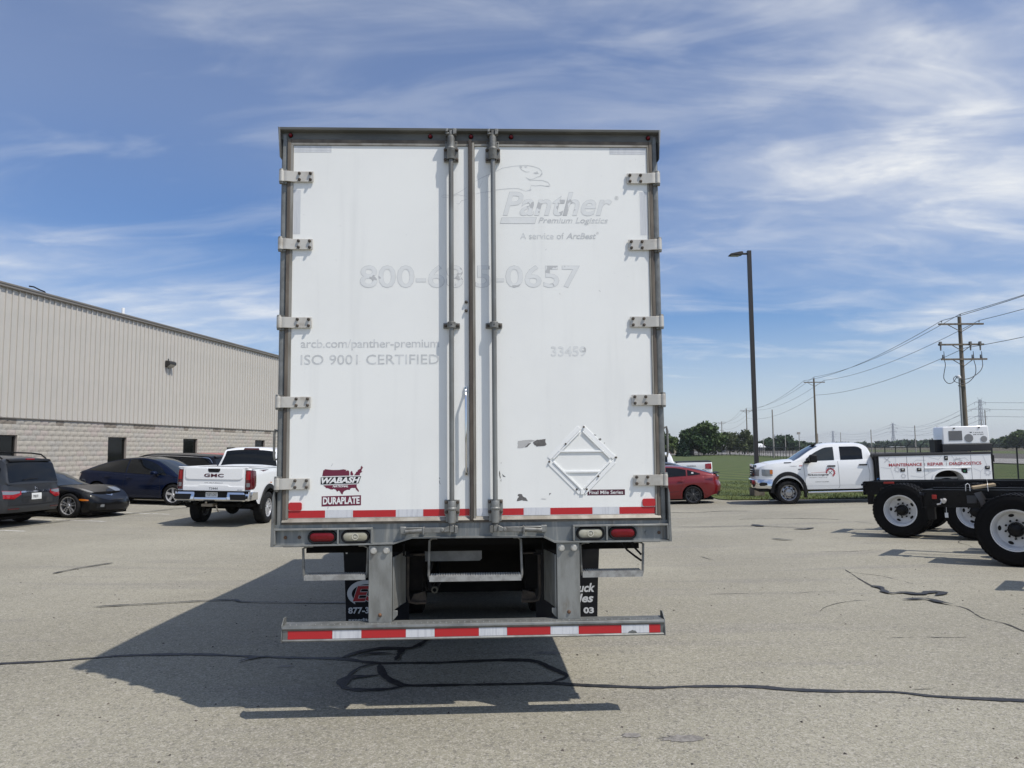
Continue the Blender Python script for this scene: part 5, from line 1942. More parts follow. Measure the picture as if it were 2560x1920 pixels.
rx, ry = place_front(-11.55, 26.45, H10, 2.89, -0.80)
loc, rot = on_ground(rx, ry, H10)
c = Car('crossover', 'dark blue crossover parked side on behind the black sports car', 'car', loc, rot, dict(
    W=[(-0.98, 0.62), (-0.9, 0.74), (-0.75, 0.84), (-0.4, 0.92), (0.2, 0.955), (1.5, 0.96), (2.6, 0.95), (3.1, 0.92), (3.4, 0.84), (3.6, 0.70), (3.72, 0.48)],
    belt=[(-0.98, 0.98), (-0.7, 1.06), (0, 1.07), (0.8, 1.03), (1.8, 0.985), (2.9, 0.93), (3.3, 0.86), (3.6, 0.72), (3.72, 0.62)],
    top=[(-0.98, 1.0), (-0.7, 1.10), (0, 1.10), (2.0, 1.02), (2.8, 1.02), (3.2, 0.95), (3.55, 0.80), (3.72, 0.66)],
    arch=[(0, 0.42, 0.36), (2.89, 0.42, 0.36)], sill=0.24, endlow=(0.34, 0.26), tail=[(0.3, 0.10), (0.6, 0.0), (1.0, 0.06)], nose=[(0.2, -0.08), (0.45, 0.0), (0.7, -0.10)]))
BLUE = paint('deep blue metallic paint', (0.003, 0.008, 0.030), 0.3)
c.body(BLUE)
c.cabin(BLUE, [(-0.90, 1.07), (-0.78, 1.12), (-0.3, 1.31), (0.4, 1.51), (1.0, 1.60), (1.5, 1.62), (1.95, 1.56), (2.4, 1.38), (2.85, 1.12), (3.0, 1.0)], [(-0.9, 0.55), (0, 0.60), (1.0, 0.63), (1.8, 0.63), (3.0, 0.74)])
for sg in (-1, 1):
    c.side_win([(-0.42, 1.135, 1.15), (-0.1, 1.12, 1.29), (0.3, 1.10, 1.42), (0.7, 1.08, 1.50), (1.02, 1.065, 1.535)], sg)
    c.side_win([(1.06, 1.065, 1.535), (1.5, 1.045, 1.54), (1.9, 1.03, 1.46), (2.3, 1.02, 1.27), (2.56, 1.015, 1.05)], sg)
    c.seam([(1.04, 1.0), (1.02, 0.6), (1.0, 0.34)], sg)
    c.seam([(2.36, 0.94), (2.42, 0.62), (2.40, 0.36)], sg)
    c.seam([(0.0, 1.03), (0.22, 0.86), (0.42, 0.55), (0.46, 0.36)], sg)
    c.handle(1.25, 0.90, sg, BLUE, 0.22, 0.03)
    c.handle(0.42, 0.93, sg, BLUE, 0.22, 0.03)
    c.mirror(2.2, 1.08, sg, BLUE, (0.14, 0.20, 0.15))
    c.side_patch([(3.05, 0.74, 0.78), (3.25, 0.70, 0.78), (3.45, 0.66, 0.74)], sg, HEADL, 'head_lamp')
    c.end_patch([(0.35 * sg, 0.90, 0.95), (0.55 * sg, 0.89, 0.97), (0.80 * sg, 0.90, 1.0)][::sg], 0, LAMPDK, 'tail_lamp')
c.roof_patch(1.62, 2.92, -0.93, 0.93, CLEARG)
c.roof_patch(-0.72, 0.30, -0.86, 0.86, GLASS, 'rear_window')
c.roof_patch(0.36, 1.56, -0.90, 0.90, M('black glass roof', (0.01, 0.01, 0.012), 0.05), 'glass_roof')
wheels(c, 0, 2.89, 0.82, 0.355, 0.25, 0.245, 'blades', SATIN, 5)

# ---- black sports car ----------------------------------------------------
rx, ry = place_front(-12.30, 21.60, H10, 2.686, -0.79)
loc, rot = on_ground(rx, ry, H10)
c = Car('sports_car', 'low black sports car with chrome wheels, nose pointing out of its stall', 'car', loc, rot, dict(
    W=[(-0.92, 0.70), (-0.85, 0.80), (-0.6, 0.885), (0, 0.925), (0.7, 0.885), (1.5, 0.865), (2.1, 0.885), (2.65, 0.92), (3.0, 0.89), (3.25, 0.80), (3.42, 0.64), (3.52, 0.42)],
    belt=[(-0.92, 0.86), (-0.5, 0.94), (0.1, 0.92), (0.9, 0.85), (1.7, 0.83), (2.3, 0.85), (2.75, 0.82), (3.1, 0.715), (3.35, 0.60), (3.52, 0.49)],
    top=[(-0.92, 0.89), (-0.4, 0.97), (1.0, 0.90), (1.9, 0.87), (2.4, 0.815), (2.8, 0.75), (3.15, 0.66), (3.4, 0.56), (3.52, 0.50)],
    arch=[(0, 0.385, 0.345), (2.686, 0.375, 0.335)], sill=0.14, endlow=(0.30, 0.17), nose=[(0.1, -0.16), (0.22, 0.0), (0.4, 0.02), (0.55, -0.03)], bulge=(0.10, 0.04),
    sec=[(0, 0.90), (0.12, 0.965), (0.4, 0.985), (0.7, 1.0), (0.9, 0.96), (1, 0.88)]))
BLACKP = paint('black car paint', (0.003, 0.003, 0.0035))
c.body(BLACKP)
c.cabin(BLACKP, [(-0.55, 0.93), (-0.3, 1.0), (0.2, 1.13), (0.7, 1.225), (1.0, 1.244), (1.25, 1.215), (1.6, 1.07), (2.0, 0.87), (2.1, 0.82)], [(-0.5, 0.50), (0.5, 0.54), (1.2, 0.56), (2.1, 0.70)], 0.05, 0.06)
c.roof_patch(1.28, 2.02, -0.95, 0.95, CLEARG)
c.roof_patch(-0.45, 0.55, -0.88, 0.88, GLASS, 'rear_window')
for sg in (-1, 1):
    c.side_win([(0.35, 0.94, 1.10), (0.7, 0.92, 1.17), (1.1, 0.90, 1.165), (1.45, 0.88, 1.07), (1.78, 0.87, 0.92)], sg)
    c.top_patch([(2.74, sg * 0.66, sg * 0.78), (2.9, sg * 0.60, sg * 0.90), (3.05, sg * 0.58, sg * 0.90), (3.18, sg * 0.62, sg * 0.74)], HEADL, 'head_lamp')
    c.side_patch([(3.0, 0.49, 0.53), (3.1, 0.475, 0.53), (3.24, 0.48, 0.51)], sg, AMBER, 'side_marker')
    c.end_patch([(sg * 0.50, 0.27, 0.38), (sg * 0.58, 0.26, 0.40), (sg * 0.68, 0.28, 0.38)][::sg], 1, BLKP, 'fog_lamp_recess')
    c.end_patch([(sg * 0.52, 0.31, 0.37), (sg * 0.56, 0.30, 0.38), (sg * 0.62, 0.31, 0.37)][::sg], 1, HEADL, 'fog_lamp', 0.02)
    c.mirror(1.62, 0.93, sg, BLACKP, (0.10, 0.16, 0.11))
    c.seam([(1.72, 0.80), (1.78, 0.5), (1.74, 0.2)], sg)
c.end_patch([(-0.46, 0.24, 0.34), (-0.3, 0.22, 0.36), (0.3, 0.22, 0.36), (0.46, 0.24, 0.34)], 1, BLKP, 'grille')
c.end_patch([(-0.62, 0.165, 0.185), (0, 0.155, 0.178), (0.62, 0.165, 0.185)], 1, BLKP, 'splitter', 0.03, 0.05)
mb = MB()
for e in (-1, 1):
    mb.add([c.topp(3.30, 0.0, 0.008), c.topp(3.36, 0.0, 0.008), c.topp(3.27, e * 0.20, 0.008), c.topp(3.25, e * 0.18, 0.008)], [(0, 1, 2, 3)])
mb.build('emblem', CHROME, c.bodyo, recalc=False)
wheels(c, 0, 2.686, 0.80, 0.335, 0.27, 0.245, 'spokes', SILVER, 5)

# ---- minivans -----------------------------------------------------------
def minivan(name, label, loc, rot, mat, chrome_line=False, rails=True):
    c = Car(name, label, 'minivan', loc, rot, dict(
        W=[(-1.10, 0.80), (-1.06, 0.88), (-0.95, 0.94), (-0.6, 0.98), (0.2, 1.0), (2.4, 1.0), (3.2, 0.96), (3.6, 0.86), (3.9, 0.66), (4.0, 0.48)],
        belt=[(-1.10, 1.05), (0.5, 1.05), (1.5, 1.02), (3.0, 1.0), (3.4, 0.95), (3.8, 0.80), (4.0, 0.66)],
        top=[(-1.10, 1.06), (0, 1.08), (2.6, 1.10), (3.0, 1.07), (3.4, 1.0), (3.8, 0.84), (4.0, 0.70)],
        arch=[(0, 0.42, 0.35), (3.0, 0.42, 0.35)], sill=0.24, endlow=(0.36, 0.28), tail=[(0.2, 0.12), (0.45, 0.0), (0.75, 0.0), (1.0, 0.04)], bulge=(0.08, 0.06)))
    c.body(mat)
    c.cabin(mat, [(-1.08, 1.05), (-1.04, 1.20), (-0.96, 1.46), (-0.90, 1.60), (-0.78, 1.68), (-0.3, 1.72), (0.8, 1.745), (1.7, 1.735), (2.2, 1.64), (2.8, 1.35), (3.25, 1.06)], [(-1.08, 0.76), (-0.8, 0.76), (1.7, 0.74), (3.25, 0.86)], 0.06, 0.03)
    for sg in (-1, 1):
        c.side_win([(-0.85, 1.12, 1.42), (-0.7, 1.10, 1.56), (0.0, 1.09, 1.60), (0.42, 1.085, 1.60)], sg)
        c.side_win([(0.50, 1.085, 1.60), (1.0, 1.08, 1.62), (1.42, 1.075, 1.61)], sg)
        c.side_win([(1.50, 1.075, 1.61), (1.9, 1.07, 1.57), (2.4, 1.06, 1.36), (2.8, 1.05, 1.12)], sg, CLEARG if chrome_line else GLASS)
        c.seam([(1.46, 1.02), (1.44, 0.30)], sg)
        c.seam([(0.46, 1.02), (0.44, 0.32)], sg)
        c.seam([(-0.95, 0.86), (0.4, 0.84), (1.4, 0.83)], sg, 0.02)
        c.handle(1.28, 0.92, sg, mat)
        c.mirror(2.35, 1.10, sg, mat, (0.12, 0.2, 0.17))
        if chrome_line:
            mb = MB()
            for tab in ([(-0.88, 1.40), (-0.72, 1.575), (0.0, 1.612), (1.0, 1.632), (1.5, 1.622), (1.9, 1.585), (2.4, 1.375), (2.85, 1.12)],):
                f = smooth_tab(tab)
                rows = []
                for i in range(40):
                    x = lerp(-0.88, 2.82, i / 39)
                    zb, zr, zre, yb, yr = c._ed(x)
                    r_ = []
                    for dz in (-0.004, 0.016):
                        v = clip((f(x) + dz - zb) / max(zre - zb, .01), 0, 1)
                        r_.append(c.gs(x, v, sg, 0.012))
                    rows.append(r_)
                mb.grid(rows)
            mb.build('chrome_trim', CHROME, c.cabo, recalc=False)
        if rails:
            mb = MB()
            mb.tube([(-0.75, sg * 0.70, 1.66), (-0.6, sg * 0.70, 1.76), (-0.3, sg * 0.70, 1.79), (1.1, sg * 0.69, 1.80), (1.35, sg * 0.69, 1.78), (1.5, sg * 0.69, 1.71)], 0.020, 8)
            mb.build('roof_rail', BLKP, c.cabo)
    c.roof_patch(1.85, 3.05, -0.92, 0.92)
    c.roof_patch(-1.066, -0.905, -0.97, 0.97, GLASS, 'rear_window')
    mb = MB()
    mb.prism([(-0.80, 1.66), (-0.91, 1.645), (-0.945, 1.60), (-0.92, 1.585), (-0.86, 1.60)], -0.66, 0.66)
    mb.build('roof_spoiler', mat if chrome_line else BLKP, c.cabo, 0.01)
    wheels(c, 0, 3.0, 0.83, 0.345, 0.24, 0.23, 'spokes', SATIN, 5)
    return c


HV = R(180 - 9.8)
GREYP = paint('grey metallic paint', (0.045, 0.048, 0.053), 0.4)
# right rear wheel contact (-13.0, 20.46): the axle centre lies 0.83 m to its left
loc, rot = on_ground(-13.0 - 0.14 + 0.02, 20.46 - 0.80, HV)
c = minivan('minivan', 'grey minivan seen from the rear at the left edge of the lot', loc, rot, GREYP)
c.end_patch([(-0.80, 0.845, 0.875), (0.80, 0.845, 0.875)], 0, LAMPDK, 'lamp_band', 0.008)
c.end_patch([(-0.46, 0.838, 0.880), (0.46, 0.838, 0.880)], 0, CHROME, 'chrome_bar', 0.014, 0.01)
for sg in (-1, 1):
    c.end_patch([(sg * 0.46, 0.80, 0.875), (sg * 0.66, 0.69, 0.885), (sg * 0.90, 0.71, 0.90)][::sg], 0, LAMPRED, 'tail_lamp', 0.012)
    c.end_patch([(sg * 0.50, 0.835, 0.875), (sg * 0.70, 0.80, 0.88), (sg * 0.90, 0.81, 0.89)][::sg], 0, HEADL, 'reverse_lamp', 0.016)
    c.end_patch([(sg * 0.50, 0.44, 0.465), (sg * 0.80, 0.44, 0.465)][::sg], 0, LAMPDK, 'bumper_reflector', 0.008)
c.end_patch([(-0.42, 0.62, 0.82), (-0.34, 0.60, 0.825), (0.34, 0.60, 0.825), (0.42, 0.62, 0.82)], 0, M('plate recess shade paint', (0.038, 0.040, 0.044), 0.3, 0.4, coat=0.8), 'plate_recess', 0.005)  # flush patch, body paint darkened for the shade of the recess
pl = c.end_patch([(-0.155, 0.66, 0.815), (0.155, 0.66, 0.815)], 0, PLATE, 'number_plate', 0.016, 0.01)
c.end_text('VRI897', -0.05, 0.13, 0.70, 0.77, 0, M('plate ink', (0.06, 0.06, 0.07), 0.5), 'plate_number', 0.019, bold=0.01)
c.end_text('H', -0.045, 0.045, 0.905, 0.975, 0, CHROME, 'badge', 0.012, bold=0.03)
c.end_patch([(-0.92, 0.535, 0.545), (0.92, 0.535, 0.545)], 0, SEAM, 'bumper_gap', 0.005)
c.end_patch([(-0.62, 0.545, 0.552), (0.62, 0.545, 0.552)], 0, SEAM, 'tailgate_gap', 0.006)
mb = MB()
mb.tube([(-1.06, -0.12, 1.16), (-1.075, 0.10, 1.17), (-1.085, 0.35, 1.15)], 0.012, 6)
mb.build('rear_wiper', BLKP, c.t)
mb = MB()
mb.box(-0.93, -0.88, -0.13, 0.13, 1.635, 1.665)
mb.build('brake_lamp', LAMPRED, c.t, 0.006)

# dark minivan whose windows show over the pickup's tailgate
loc, rot = on_ground(-10.78 - 1.1 * 0.985, 29.35 + 1.1 * 0.17, HV)
c2 = minivan('minivan', 'black minivan with chrome window line, seen between the blue crossover and white pickup', loc, rot, paint('black blue paint', (0.006, 0.0065, 0.010)), True, False)
loc, rot = on_ground(-10.35 - 1.1 * 0.985, 32.3 + 1.1 * 0.17, HV)
c3 = minivan('minivan', 'red minivan of which only the roof shows behind the black minivan', loc, rot, paint('bright red paint', (0.35, 0.012, 0.016)), False, False)

# ---- sedans ---------------------------------------------------------------
def sedan(name, label, loc, rot, mat, hgt=1.0, roofmat=None):
    k = hgt
    c = Car(name, label, 'car', loc, rot, dict(
        W=[(-0.98, 0.58), (-0.93, 0.70), (-0.8, 0.82), (-0.45, 0.895), (0.2, 0.92), (1.4, 0.915), (2.5, 0.905), (3.0, 0.86), (3.4, 0.72), (3.62, 0.45)],
        belt=[(-0.98, 0.98), (-0.75, 1.01), (-0.3, 1.0), (0.3, 0.97), (1.3, 0.93), (2.4, 0.885), (3.0, 0.80), (3.4, 0.68), (3.62, 0.56)],
        top=[(-0.98, 1.06), (-0.8, 1.09), (0, 1.06), (2.0, 0.98), (2.5, 0.95), (3.0, 0.86), (3.4, 0.73), (3.62, 0.60)],
        arch=[(0, 0.385, 0.33), (2.735, 0.385, 0.33)], sill=0.20, endlow=(0.34, 0.22), tail=[(0.25, 0.12), (0.45, 0.02), (0.65, 0.0), (0.85, 0.07), (1.1, 0.02)], bulge=(0.06, 0.10),
        sec=[(0, 0.92), (0.15, 0.965), (0.4, 0.985), (0.72, 1.0), (0.9, 0.965), (1, 0.92)]))
    c.body(mat)
    c.cabin(roofmat or mat, [(-0.86, 1.075), (-0.6, 1.16), (-0.1, 1.30), (0.5, 1.40 * k), (0.95, 1.425 * k), (1.35, 1.41 * k), (1.8, 1.26 * k), (2.3, 1.02), (2.45, 0.94)], [(-0.86, 0.52), (0, 0.56), (1.0, 0.60), (2.45, 0.72)], 0.05, 0.05)
    for sg in (-1, 1):
        c.side_win([(-0.30, 1.07, 1.10), (0.0, 1.04, 1.20), (0.16, 1.03, 1.245)], sg)
        c.side_win([(0.21, 1.03, 1.25), (0.6, 1.01, 1.325), (0.93, 0.995, 1.345)], sg)
        c.side_win([(1.0, 0.99, 1.345), (1.4, 0.97, 1.30), (1.75, 0.955, 1.16), (2.05, 0.945, 1.0)], sg)
        c.seam([(0.96, 0.94), (0.94, 0.60), (0.98, 0.30)], sg)
        c.seam([(0.18, 0.97), (0.30, 0.82), (0.42, 0.62), (0.44, 0.34)], sg)
        c.seam([(0.5, 0.47), (1.2, 0.43), (2.0, 0.42)], sg, 0.012)
        c.handle(0.42, 0.84, sg, mat)
        c.handle(1.25, 0.80, sg, mat)
        c.side_patch([(-0.78, 0.84, 0.93), (-0.65, 0.855, 0.925), (-0.45, 0.885, 0.905)], sg, LAMPDK, 'tail_lamp', 0.008)
        c.end_patch([(sg * 0.35, 0.86, 0.93), (sg * 0.55, 0.84, 0.94), (sg * 0.74, 0.84, 0.93)][::sg], 0, LAMPRED, 'tail_lamp_inner', 0.010)
        c.mirror(1.85, 1.0, sg, mat, (0.11, 0.18, 0.13))
    c.roof_patch(1.42, 2.34, -0.93, 0.93)
    c.roof_patch(-0.72, 0.28, -0.88, 0.88, GLASS, 'rear_window')
    mb = MB()
    mb.prism([(-1.02, 1.10), (-0.99, 1.125), (-0.80, 1.10), (-0.82, 1.085), (-0.97, 1.105)], -0.66, 0.66)
    mb.build('spoiler', BLKP if roofmat is None else roofmat, c.bodyo, 0.006)
    c.end_patch([(-0.66, 0.30, 0.44), (-0.4, 0.28, 0.42), (0.4, 0.28, 0.42), (0.66, 0.30, 0.44)], 0, BLKP, 'diffuser', 0.012)
    wheels(c, 0, 2.735, 0.80, 0.325, 0.24, 0.245, 'spokes', DKALLOY, 5)
    return c


loc, rot = on_ground(6.63 + 0.80 * 0.17 - 0.02, 28.46 + 0.80 * 0.985, HV)
c = sedan('sedan', 'red sedan with dark alloy wheels half hidden by the box truck', loc, rot, paint('deep red metallic paint', (0.17, 0.005, 0.008), 0.2))
mb = MB()
mb.box(-0.06, 0.02, 0.775, 0.779, 1.10, 1.16)
mb.build('window_sticker', WHITEV, c.t)
loc, rot = on_ground(6.98, 32.15, HV)
sedan('sedan', 'dark grey sedan parked behind the red sedan', loc, rot, paint('charcoal metallic paint', (0.030, 0.032, 0.037), 0.3), 1.06)


# ---- pickups ---------------------------------------------------------------
def pickup(name, label, loc, rot, mat, wbase=4.04, tono=False, dark_trim=True, ro=1.25):
    c = Car(name, label, 'pickup truck', loc, rot, dict(
        W=[(-ro, 0.90), (-ro + 0.03, 0.955), (-ro + 0.15, 0.985), (-ro + 0.65, 0.99), (1.0, 0.985), (3.0, 0.98), (4.2, 0.98), (4.7, 0.95), (4.95, 0.86), (5.05, 0.74)],
        belt=[(-ro, 1.49), (-0.4, 1.50), (0.94, 1.51), (1.04, 1.40), (2.0, 1.38), (3.2, 1.38), (3.6, 1.42), (4.5, 1.38), (4.9, 1.30), (5.05, 1.20)],
        top=[(-ro, 1.49), (0.94, 1.51), (1.04, 1.40), (3.2, 1.40), (3.6, 1.48), (4.5, 1.46), (4.9, 1.36), (5.05, 1.24)],
        arch=[(0, 0.53, 0.45), (wbase, 0.53, 0.45)], sill=0.55, endlow=(0.80, 0.62), bulge=(0.05, 0.012),
        sec=[(0, 0.97), (0.2, 0.99), (0.55, 1.0), (0.85, 0.99), (1, 0.965)]))
    c.body(mat, skip_top=None if tono else (-ro + 0.05, 0.92))
    c.cabin(mat, [(1.02, 1.42), (1.07, 1.60), (1.16, 1.88), (1.24, 1.985), (1.45, 2.03), (2.3, 2.04), (2.75, 1.97), (3.2, 1.72), (3.65, 1.44)], [(1.02, 0.80), (1.3, 0.76), (2.7, 0.74), (3.65, 0.84)], 0.06, 0.03)
    if tono:
        mb = MB()
        mb.box(-ro + 0.03, 0.95, -0.93, 0.93, 1.50, 1.545)
        mb.build('bed_cover', BLKP, c.t, 0.01)
    else:
        mb = MB()
        mb.box(-ro + 0.09, 0.90, -0.86, 0.86, 0.90, 0.93)
        for a, b in ((-0.90, -0.86), (0.86, 0.90)):
            mb.box(-ro + 0.09, 0.90, a, b, 0.931, 1.485)
        mb.box(0.86, 0.90, -0.859, 0.859, 0.931, 1.485)
        mb.box(-ro + 0.05, -ro + 0.09, -0.90, 0.90, 0.931, 1.485)
        mb.build('bed_liner', M('white bed liner', (0.45, 0.45, 0.45), 0.6), c.t)
        mb = MB()
        for a, b in ((-0.975, -0.86), (0.86, 0.975)):
            mb.box(-ro + 0.05, 0.92, a, b, 1.486, 1.512)
        mb.box(-ro - 0.012, -ro + 0.09, -0.86, 0.86, 1.486, 1.520)
        mb.build('bed_rail', mat, c.t, 0.012)
    for sg in (-1, 1):
        c.side_win([(1.36, 1.46, 1.86), (1.45, 1.455, 1.90), (1.9, 1.45, 1.92), (2.02, 1.45, 1.92)], sg)
        c.side_win([(2.10, 1.45, 1.92), (2.55, 1.445, 1.91), (2.9, 1.44, 1.80), (3.28, 1.435, 1.58)], sg)
        c.seam([(2.06, 1.38), (2.06, 0.62)], sg)
        c.seam([(3.1, 1.38), (3.15, 0.62)], sg)
        c.handle(2.2, 1.22, sg, BLKP)
        c.handle(1.25, 1.24, sg, BLKP)
        c.mirror(3.05, 1.55, sg, BLKP, (0.12, 0.24, 0.3))
        if dark_trim:
            for xc in (0, wbase):
                mb = MB()
                rows = []
                for i in range(25):
                    a = R(-12 + 204 * i / 24)
                    ri, ro = 0.50, 0.60
                    r_ = []
                    for rad, dy in ((ri, -0.03), (ri, 0.035), (ro, 0.030), (ro + 0.01, 0.0)):
                        x = xc + rad * math.cos(a)
                        z = 0.45 + rad * math.sin(a) * (1.0 if math.sin(a) > 0 else 1.0)
                        z = max(z, 0.42)
                        y = c.W(x) * c.sec(x, max(z, 0.6))
                        r_.append((x, sg * (y + dy), z))
                    rows.append(r_)
                mb.grid(rows)
                mb.build('wheel_arch_trim', BLKP, c.bodyo)
    c.roof_patch(2.55, 3.55, -0.92, 0.92)
    wheels(c, 0, wbase, 0.86, 0.42, 0.29, 0.245, 'spokes', SATIN, 6)
    return c


WHITEP = paint('white truck paint', (0.86, 0.865, 0.86))
hg = R(90 - 2.0)
loc, rot = on_ground(-7.63, 21.08, hg)
c = pickup('pickup_truck', 'white pickup truck seen from behind, chrome bumper, left of the box truck', loc, rot, WHITEP)
c.roof_patch(1.055, 1.205, -0.93, 0.93, GLASS, 'rear_window')
mb = MB()
mb.prism([(-0.24, 1.945), (0.24, 1.945), (0.20, 2.005), (-0.20, 2.005)], 1.205, 1.26, 'x')
mb.build('brake_lamp', LAMPDK, c.t, 0.01)
GREYEMB = M('tailgate crease shade', (0.70, 0.71, 0.72), 0.3, coat=0.8)
gate = c.end_patch([(-0.80, 0.90, 1.488), (0.80, 0.90, 1.488)], 0, WHITEP, 'tailgate', 0.012, 0.012)
for a, b, z0, z1 in ((-0.805, -0.80, 0.90, 1.49), (0.80, 0.805, 0.90, 1.49)):
    c.end_patch([(a, z0, z1), (b, z0, z1)], 0, SEAM, 'panel_gap', 0.006)
up_ = c.end_patch([(-0.74, 1.26, 1.475), (-0.70, 1.215, 1.478), (-0.62, 1.205, 1.48), (0.62, 1.205, 1.48), (0.70, 1.215, 1.478), (0.74, 1.26, 1.475)], 0, WHITEP, 'tailgate_upper_panel', 0.030, 0.018)
c.end_patch([(-0.79, 0.915, 1.02), (-0.42, 0.915, 1.02), (-0.36, 0.915, 1.055), (0.36, 0.915, 1.055), (0.42, 0.915, 1.02), (0.79, 0.915, 1.02)], 0, WHITEP, 'tailgate_lower_panel', 0.030, 0.018)
c.end_patch([(-0.155, 1.425, 1.478), (-0.125, 1.385, 1.48), (0.125, 1.385, 1.48), (0.155, 1.425, 1.478)], 0, BLKP, 'tailgate_handle', 0.036, 0.008)
c.end_text('GMC', 0.255, -0.255, 1.262, 1.348, 0, M('emblem red', (0.10, 0.02, 0.03), 0.25, 0.5), 'badge', 0.036, bold=0.03, spacing=1.05)
DKINK = M('dark ink', (0.05, 0.05, 0.055), 0.4)
c.end_text('DURAMAX', 0.24, -0.24, 1.105, 1.125, 0, M('grey badge', (0.28, 0.28, 0.29), 0.4), 'badge', 0.016, bold=0.02)
c.end_text('T3444', 0.115, -0.115, 0.945, 1.005, 0, DKINK, 'fleet_number', 0.034)
c.end_text('SLE', -0.62, -0.74, 0.935, 0.955, 0, MATS['grey badge'], 'badge', 0.034, bold=0.03)
for sg in (-1, 1):
    L = c.end_patch([(sg * 0.815, 0.95, 1.45), (sg * 0.90, 0.945, 1.452), (sg * 0.975, 0.96, 1.445)][::sg], 0, LAMPDK, 'tail_lamp', 0.016, 0.02)
    c.side_patch([(-1.20, 0.96, 1.445), (-1.10, 0.98, 1.44), (-1.0, 1.05, 1.42)], sg, LAMPDK, 'tail_lamp_side', 0.012)
    c.end_patch([(sg * 0.83, 1.20, 1.42), (sg * 0.93, 1.20, 1.42)][::sg], 0, LAMPRED, 'tail_lens', 0.020, parent=L)  # brighter red part of the tail lens
    c.end_patch([(sg * 0.84, 1.02, 1.12), (sg * 0.93, 1.02, 1.12)][::sg], 0, HEADL, 'reverse_lens', 0.020, parent=L)
    c.side_patch([(-0.02, 1.075, 1.105), (0.1, 1.075, 1.105)], sg, AMBER, 'side_marker', 0.035)
# chrome rear bumper
mb = MB()
bpr = [(-1.22, 0.66), (-1.42, 0.66), (-1.47, 0.70), (-1.46, 0.80), (-1.43, 0.90), (-1.36, 0.905), (-1.22, 0.905)]
for sg in (-1, 1):
    y0, y1 = 0.42, 0.86
    mb.prism([(a, b) for a, b in bpr], sg * y0, sg * y1)
    mb.prism([(-1.22, 0.66), (-1.36, 0.67), (-1.40, 0.72), (-1.39, 0.80), (-1.35, 0.90), (-1.22, 0.905)], sg * 0.861, sg * 0.95)
    mb.prism([(-0.80, 0.68), (-1.22, 0.68), (-1.22, 0.90), (-0.80, 0.88)], sg * 0.93, sg * 0.985)
mb.prism([(-1.22, 0.66), (-1.42, 0.66), (-1.47, 0.70), (-1.46, 0.76), (-1.22, 0.76)], -0.4195, 0.4195)
bmp = mb.build('rear_bumper', CHROME, c.t, 0.012)
mb = MB()
mb.box(-1.37, -1.30, -0.42, 0.42, 0.761, 0.895)
mb.box(-1.46, -1.22, -0.94, 0.94, 0.906, 0.918)
for sg in (-1, 1):
    mb.prism([(sg * 0.52, 0.70), (sg * 0.86, 0.70), (sg * 0.92, 0.72), (sg * 0.90, 0.84), (sg * 0.50, 0.84)], -1.478, -1.465, 'x')
mb.build('bumper_step', BLKP, bmp)
mb = MB()
mb.box(-1.385, -1.372, -0.155, 0.155, 0.745, 0.885)
pl = mb.build('number_plate', PLATE, bmp, 0.004)
mb = MB()
put_text(mb, 'TK871LDRE', 0.135, -0.135, 0.785, 0.855, lambda u, w: (-1.387, u, w), 0, 0, 0.005)
mb.build('plate_number', MATS['plate ink'], pl, recalc=False)
mb = MB()
mb.box(-1.42, -1.1, -0.05, 0.05, 0.52, 0.60)
mb.box(-1.50, -1.42, -0.075, 0.20, 0.53, 0.59)
mb.cyl((-1.46, 0.10, 0.60), (-1.46, 0.10, 0.65), 0.03, 0.025, 10)
mb.tube([(-1.44, -0.15, 0.56), (-1.47, -0.20, 0.46), (-1.44, -0.22, 0.40), (-1.40, -0.18, 0.44)], 0.015, 6)
mb.build('tow_hitch', M('worn hitch steel', (0.16, 0.14, 0.11), 0.5, 0.5), c.t)
mb = MB()
mb.cyl((0, -0.70, 0.42), (0, 0.70, 0.42), 0.06, None, 10)
mb.lathe([(0, -0.22), (0.14, -0.16), (0.20, 0.0), (0.14, 0.16), (0, 0.22)], (0, 0, 0.42), 'x', 14)
mb.cyl((-1.15, 0.5, 0.58), (0.6, 0.45, 0.6), 0.06, None, 10)
mb.box(-0.9, 3.6, -0.45, -0.35, 0.55, 0.72)
mb.box(-0.9, 3.6, 0.35, 0.45, 0.55, 0.72)
mb.cyl((-0.35, -0.55, 0.62), (-1.15, -0.62, 0.55), 0.055, None, 12)
mb.build('axle_and_exhaust', UNDER, c.t)

def far_pickup(label, x, y, k, ro, cover, badge):
    loc, rot = on_ground(x, y, HV)
    c = pickup('pickup_truck', label, loc, rot, WHITEP, 3.7, cover, True, ro)
    c.t.scale = (k, k, k)
    c.roof_patch(1.055, 1.205, -0.93, 0.93, GLASS, 'rear_window')
    for sg in (-1, 1):
        c.side_patch([(-ro + 0.04, 1.18, 1.44), (-ro + 0.15, 1.18, 1.44), (-ro + 0.33, 1.20, 1.42)], sg, LAMPRED, 'tail_lamp_side', 0.012)
        if badge:
            xs_ = (-ro + 0.75, -ro + 1.2) if sg < 0 else (-ro + 1.2, -ro + 0.75)
            c.side_text('SIERRA', xs_[0], xs_[1], 1.30, 1.38, sg, MATS['grey badge'], 'badge', 0.012, bold=0.02)
    return c


far_pickup('white pickup with black bed cover parked behind the dark grey sedan', 8.30, 35.0, 0.92, 0.72, True, True)
far_pickup('farther white pickup whose cab and bed rail rise behind the covered pickup', 8.55, 38.2, 0.88, 0.95, False, False)

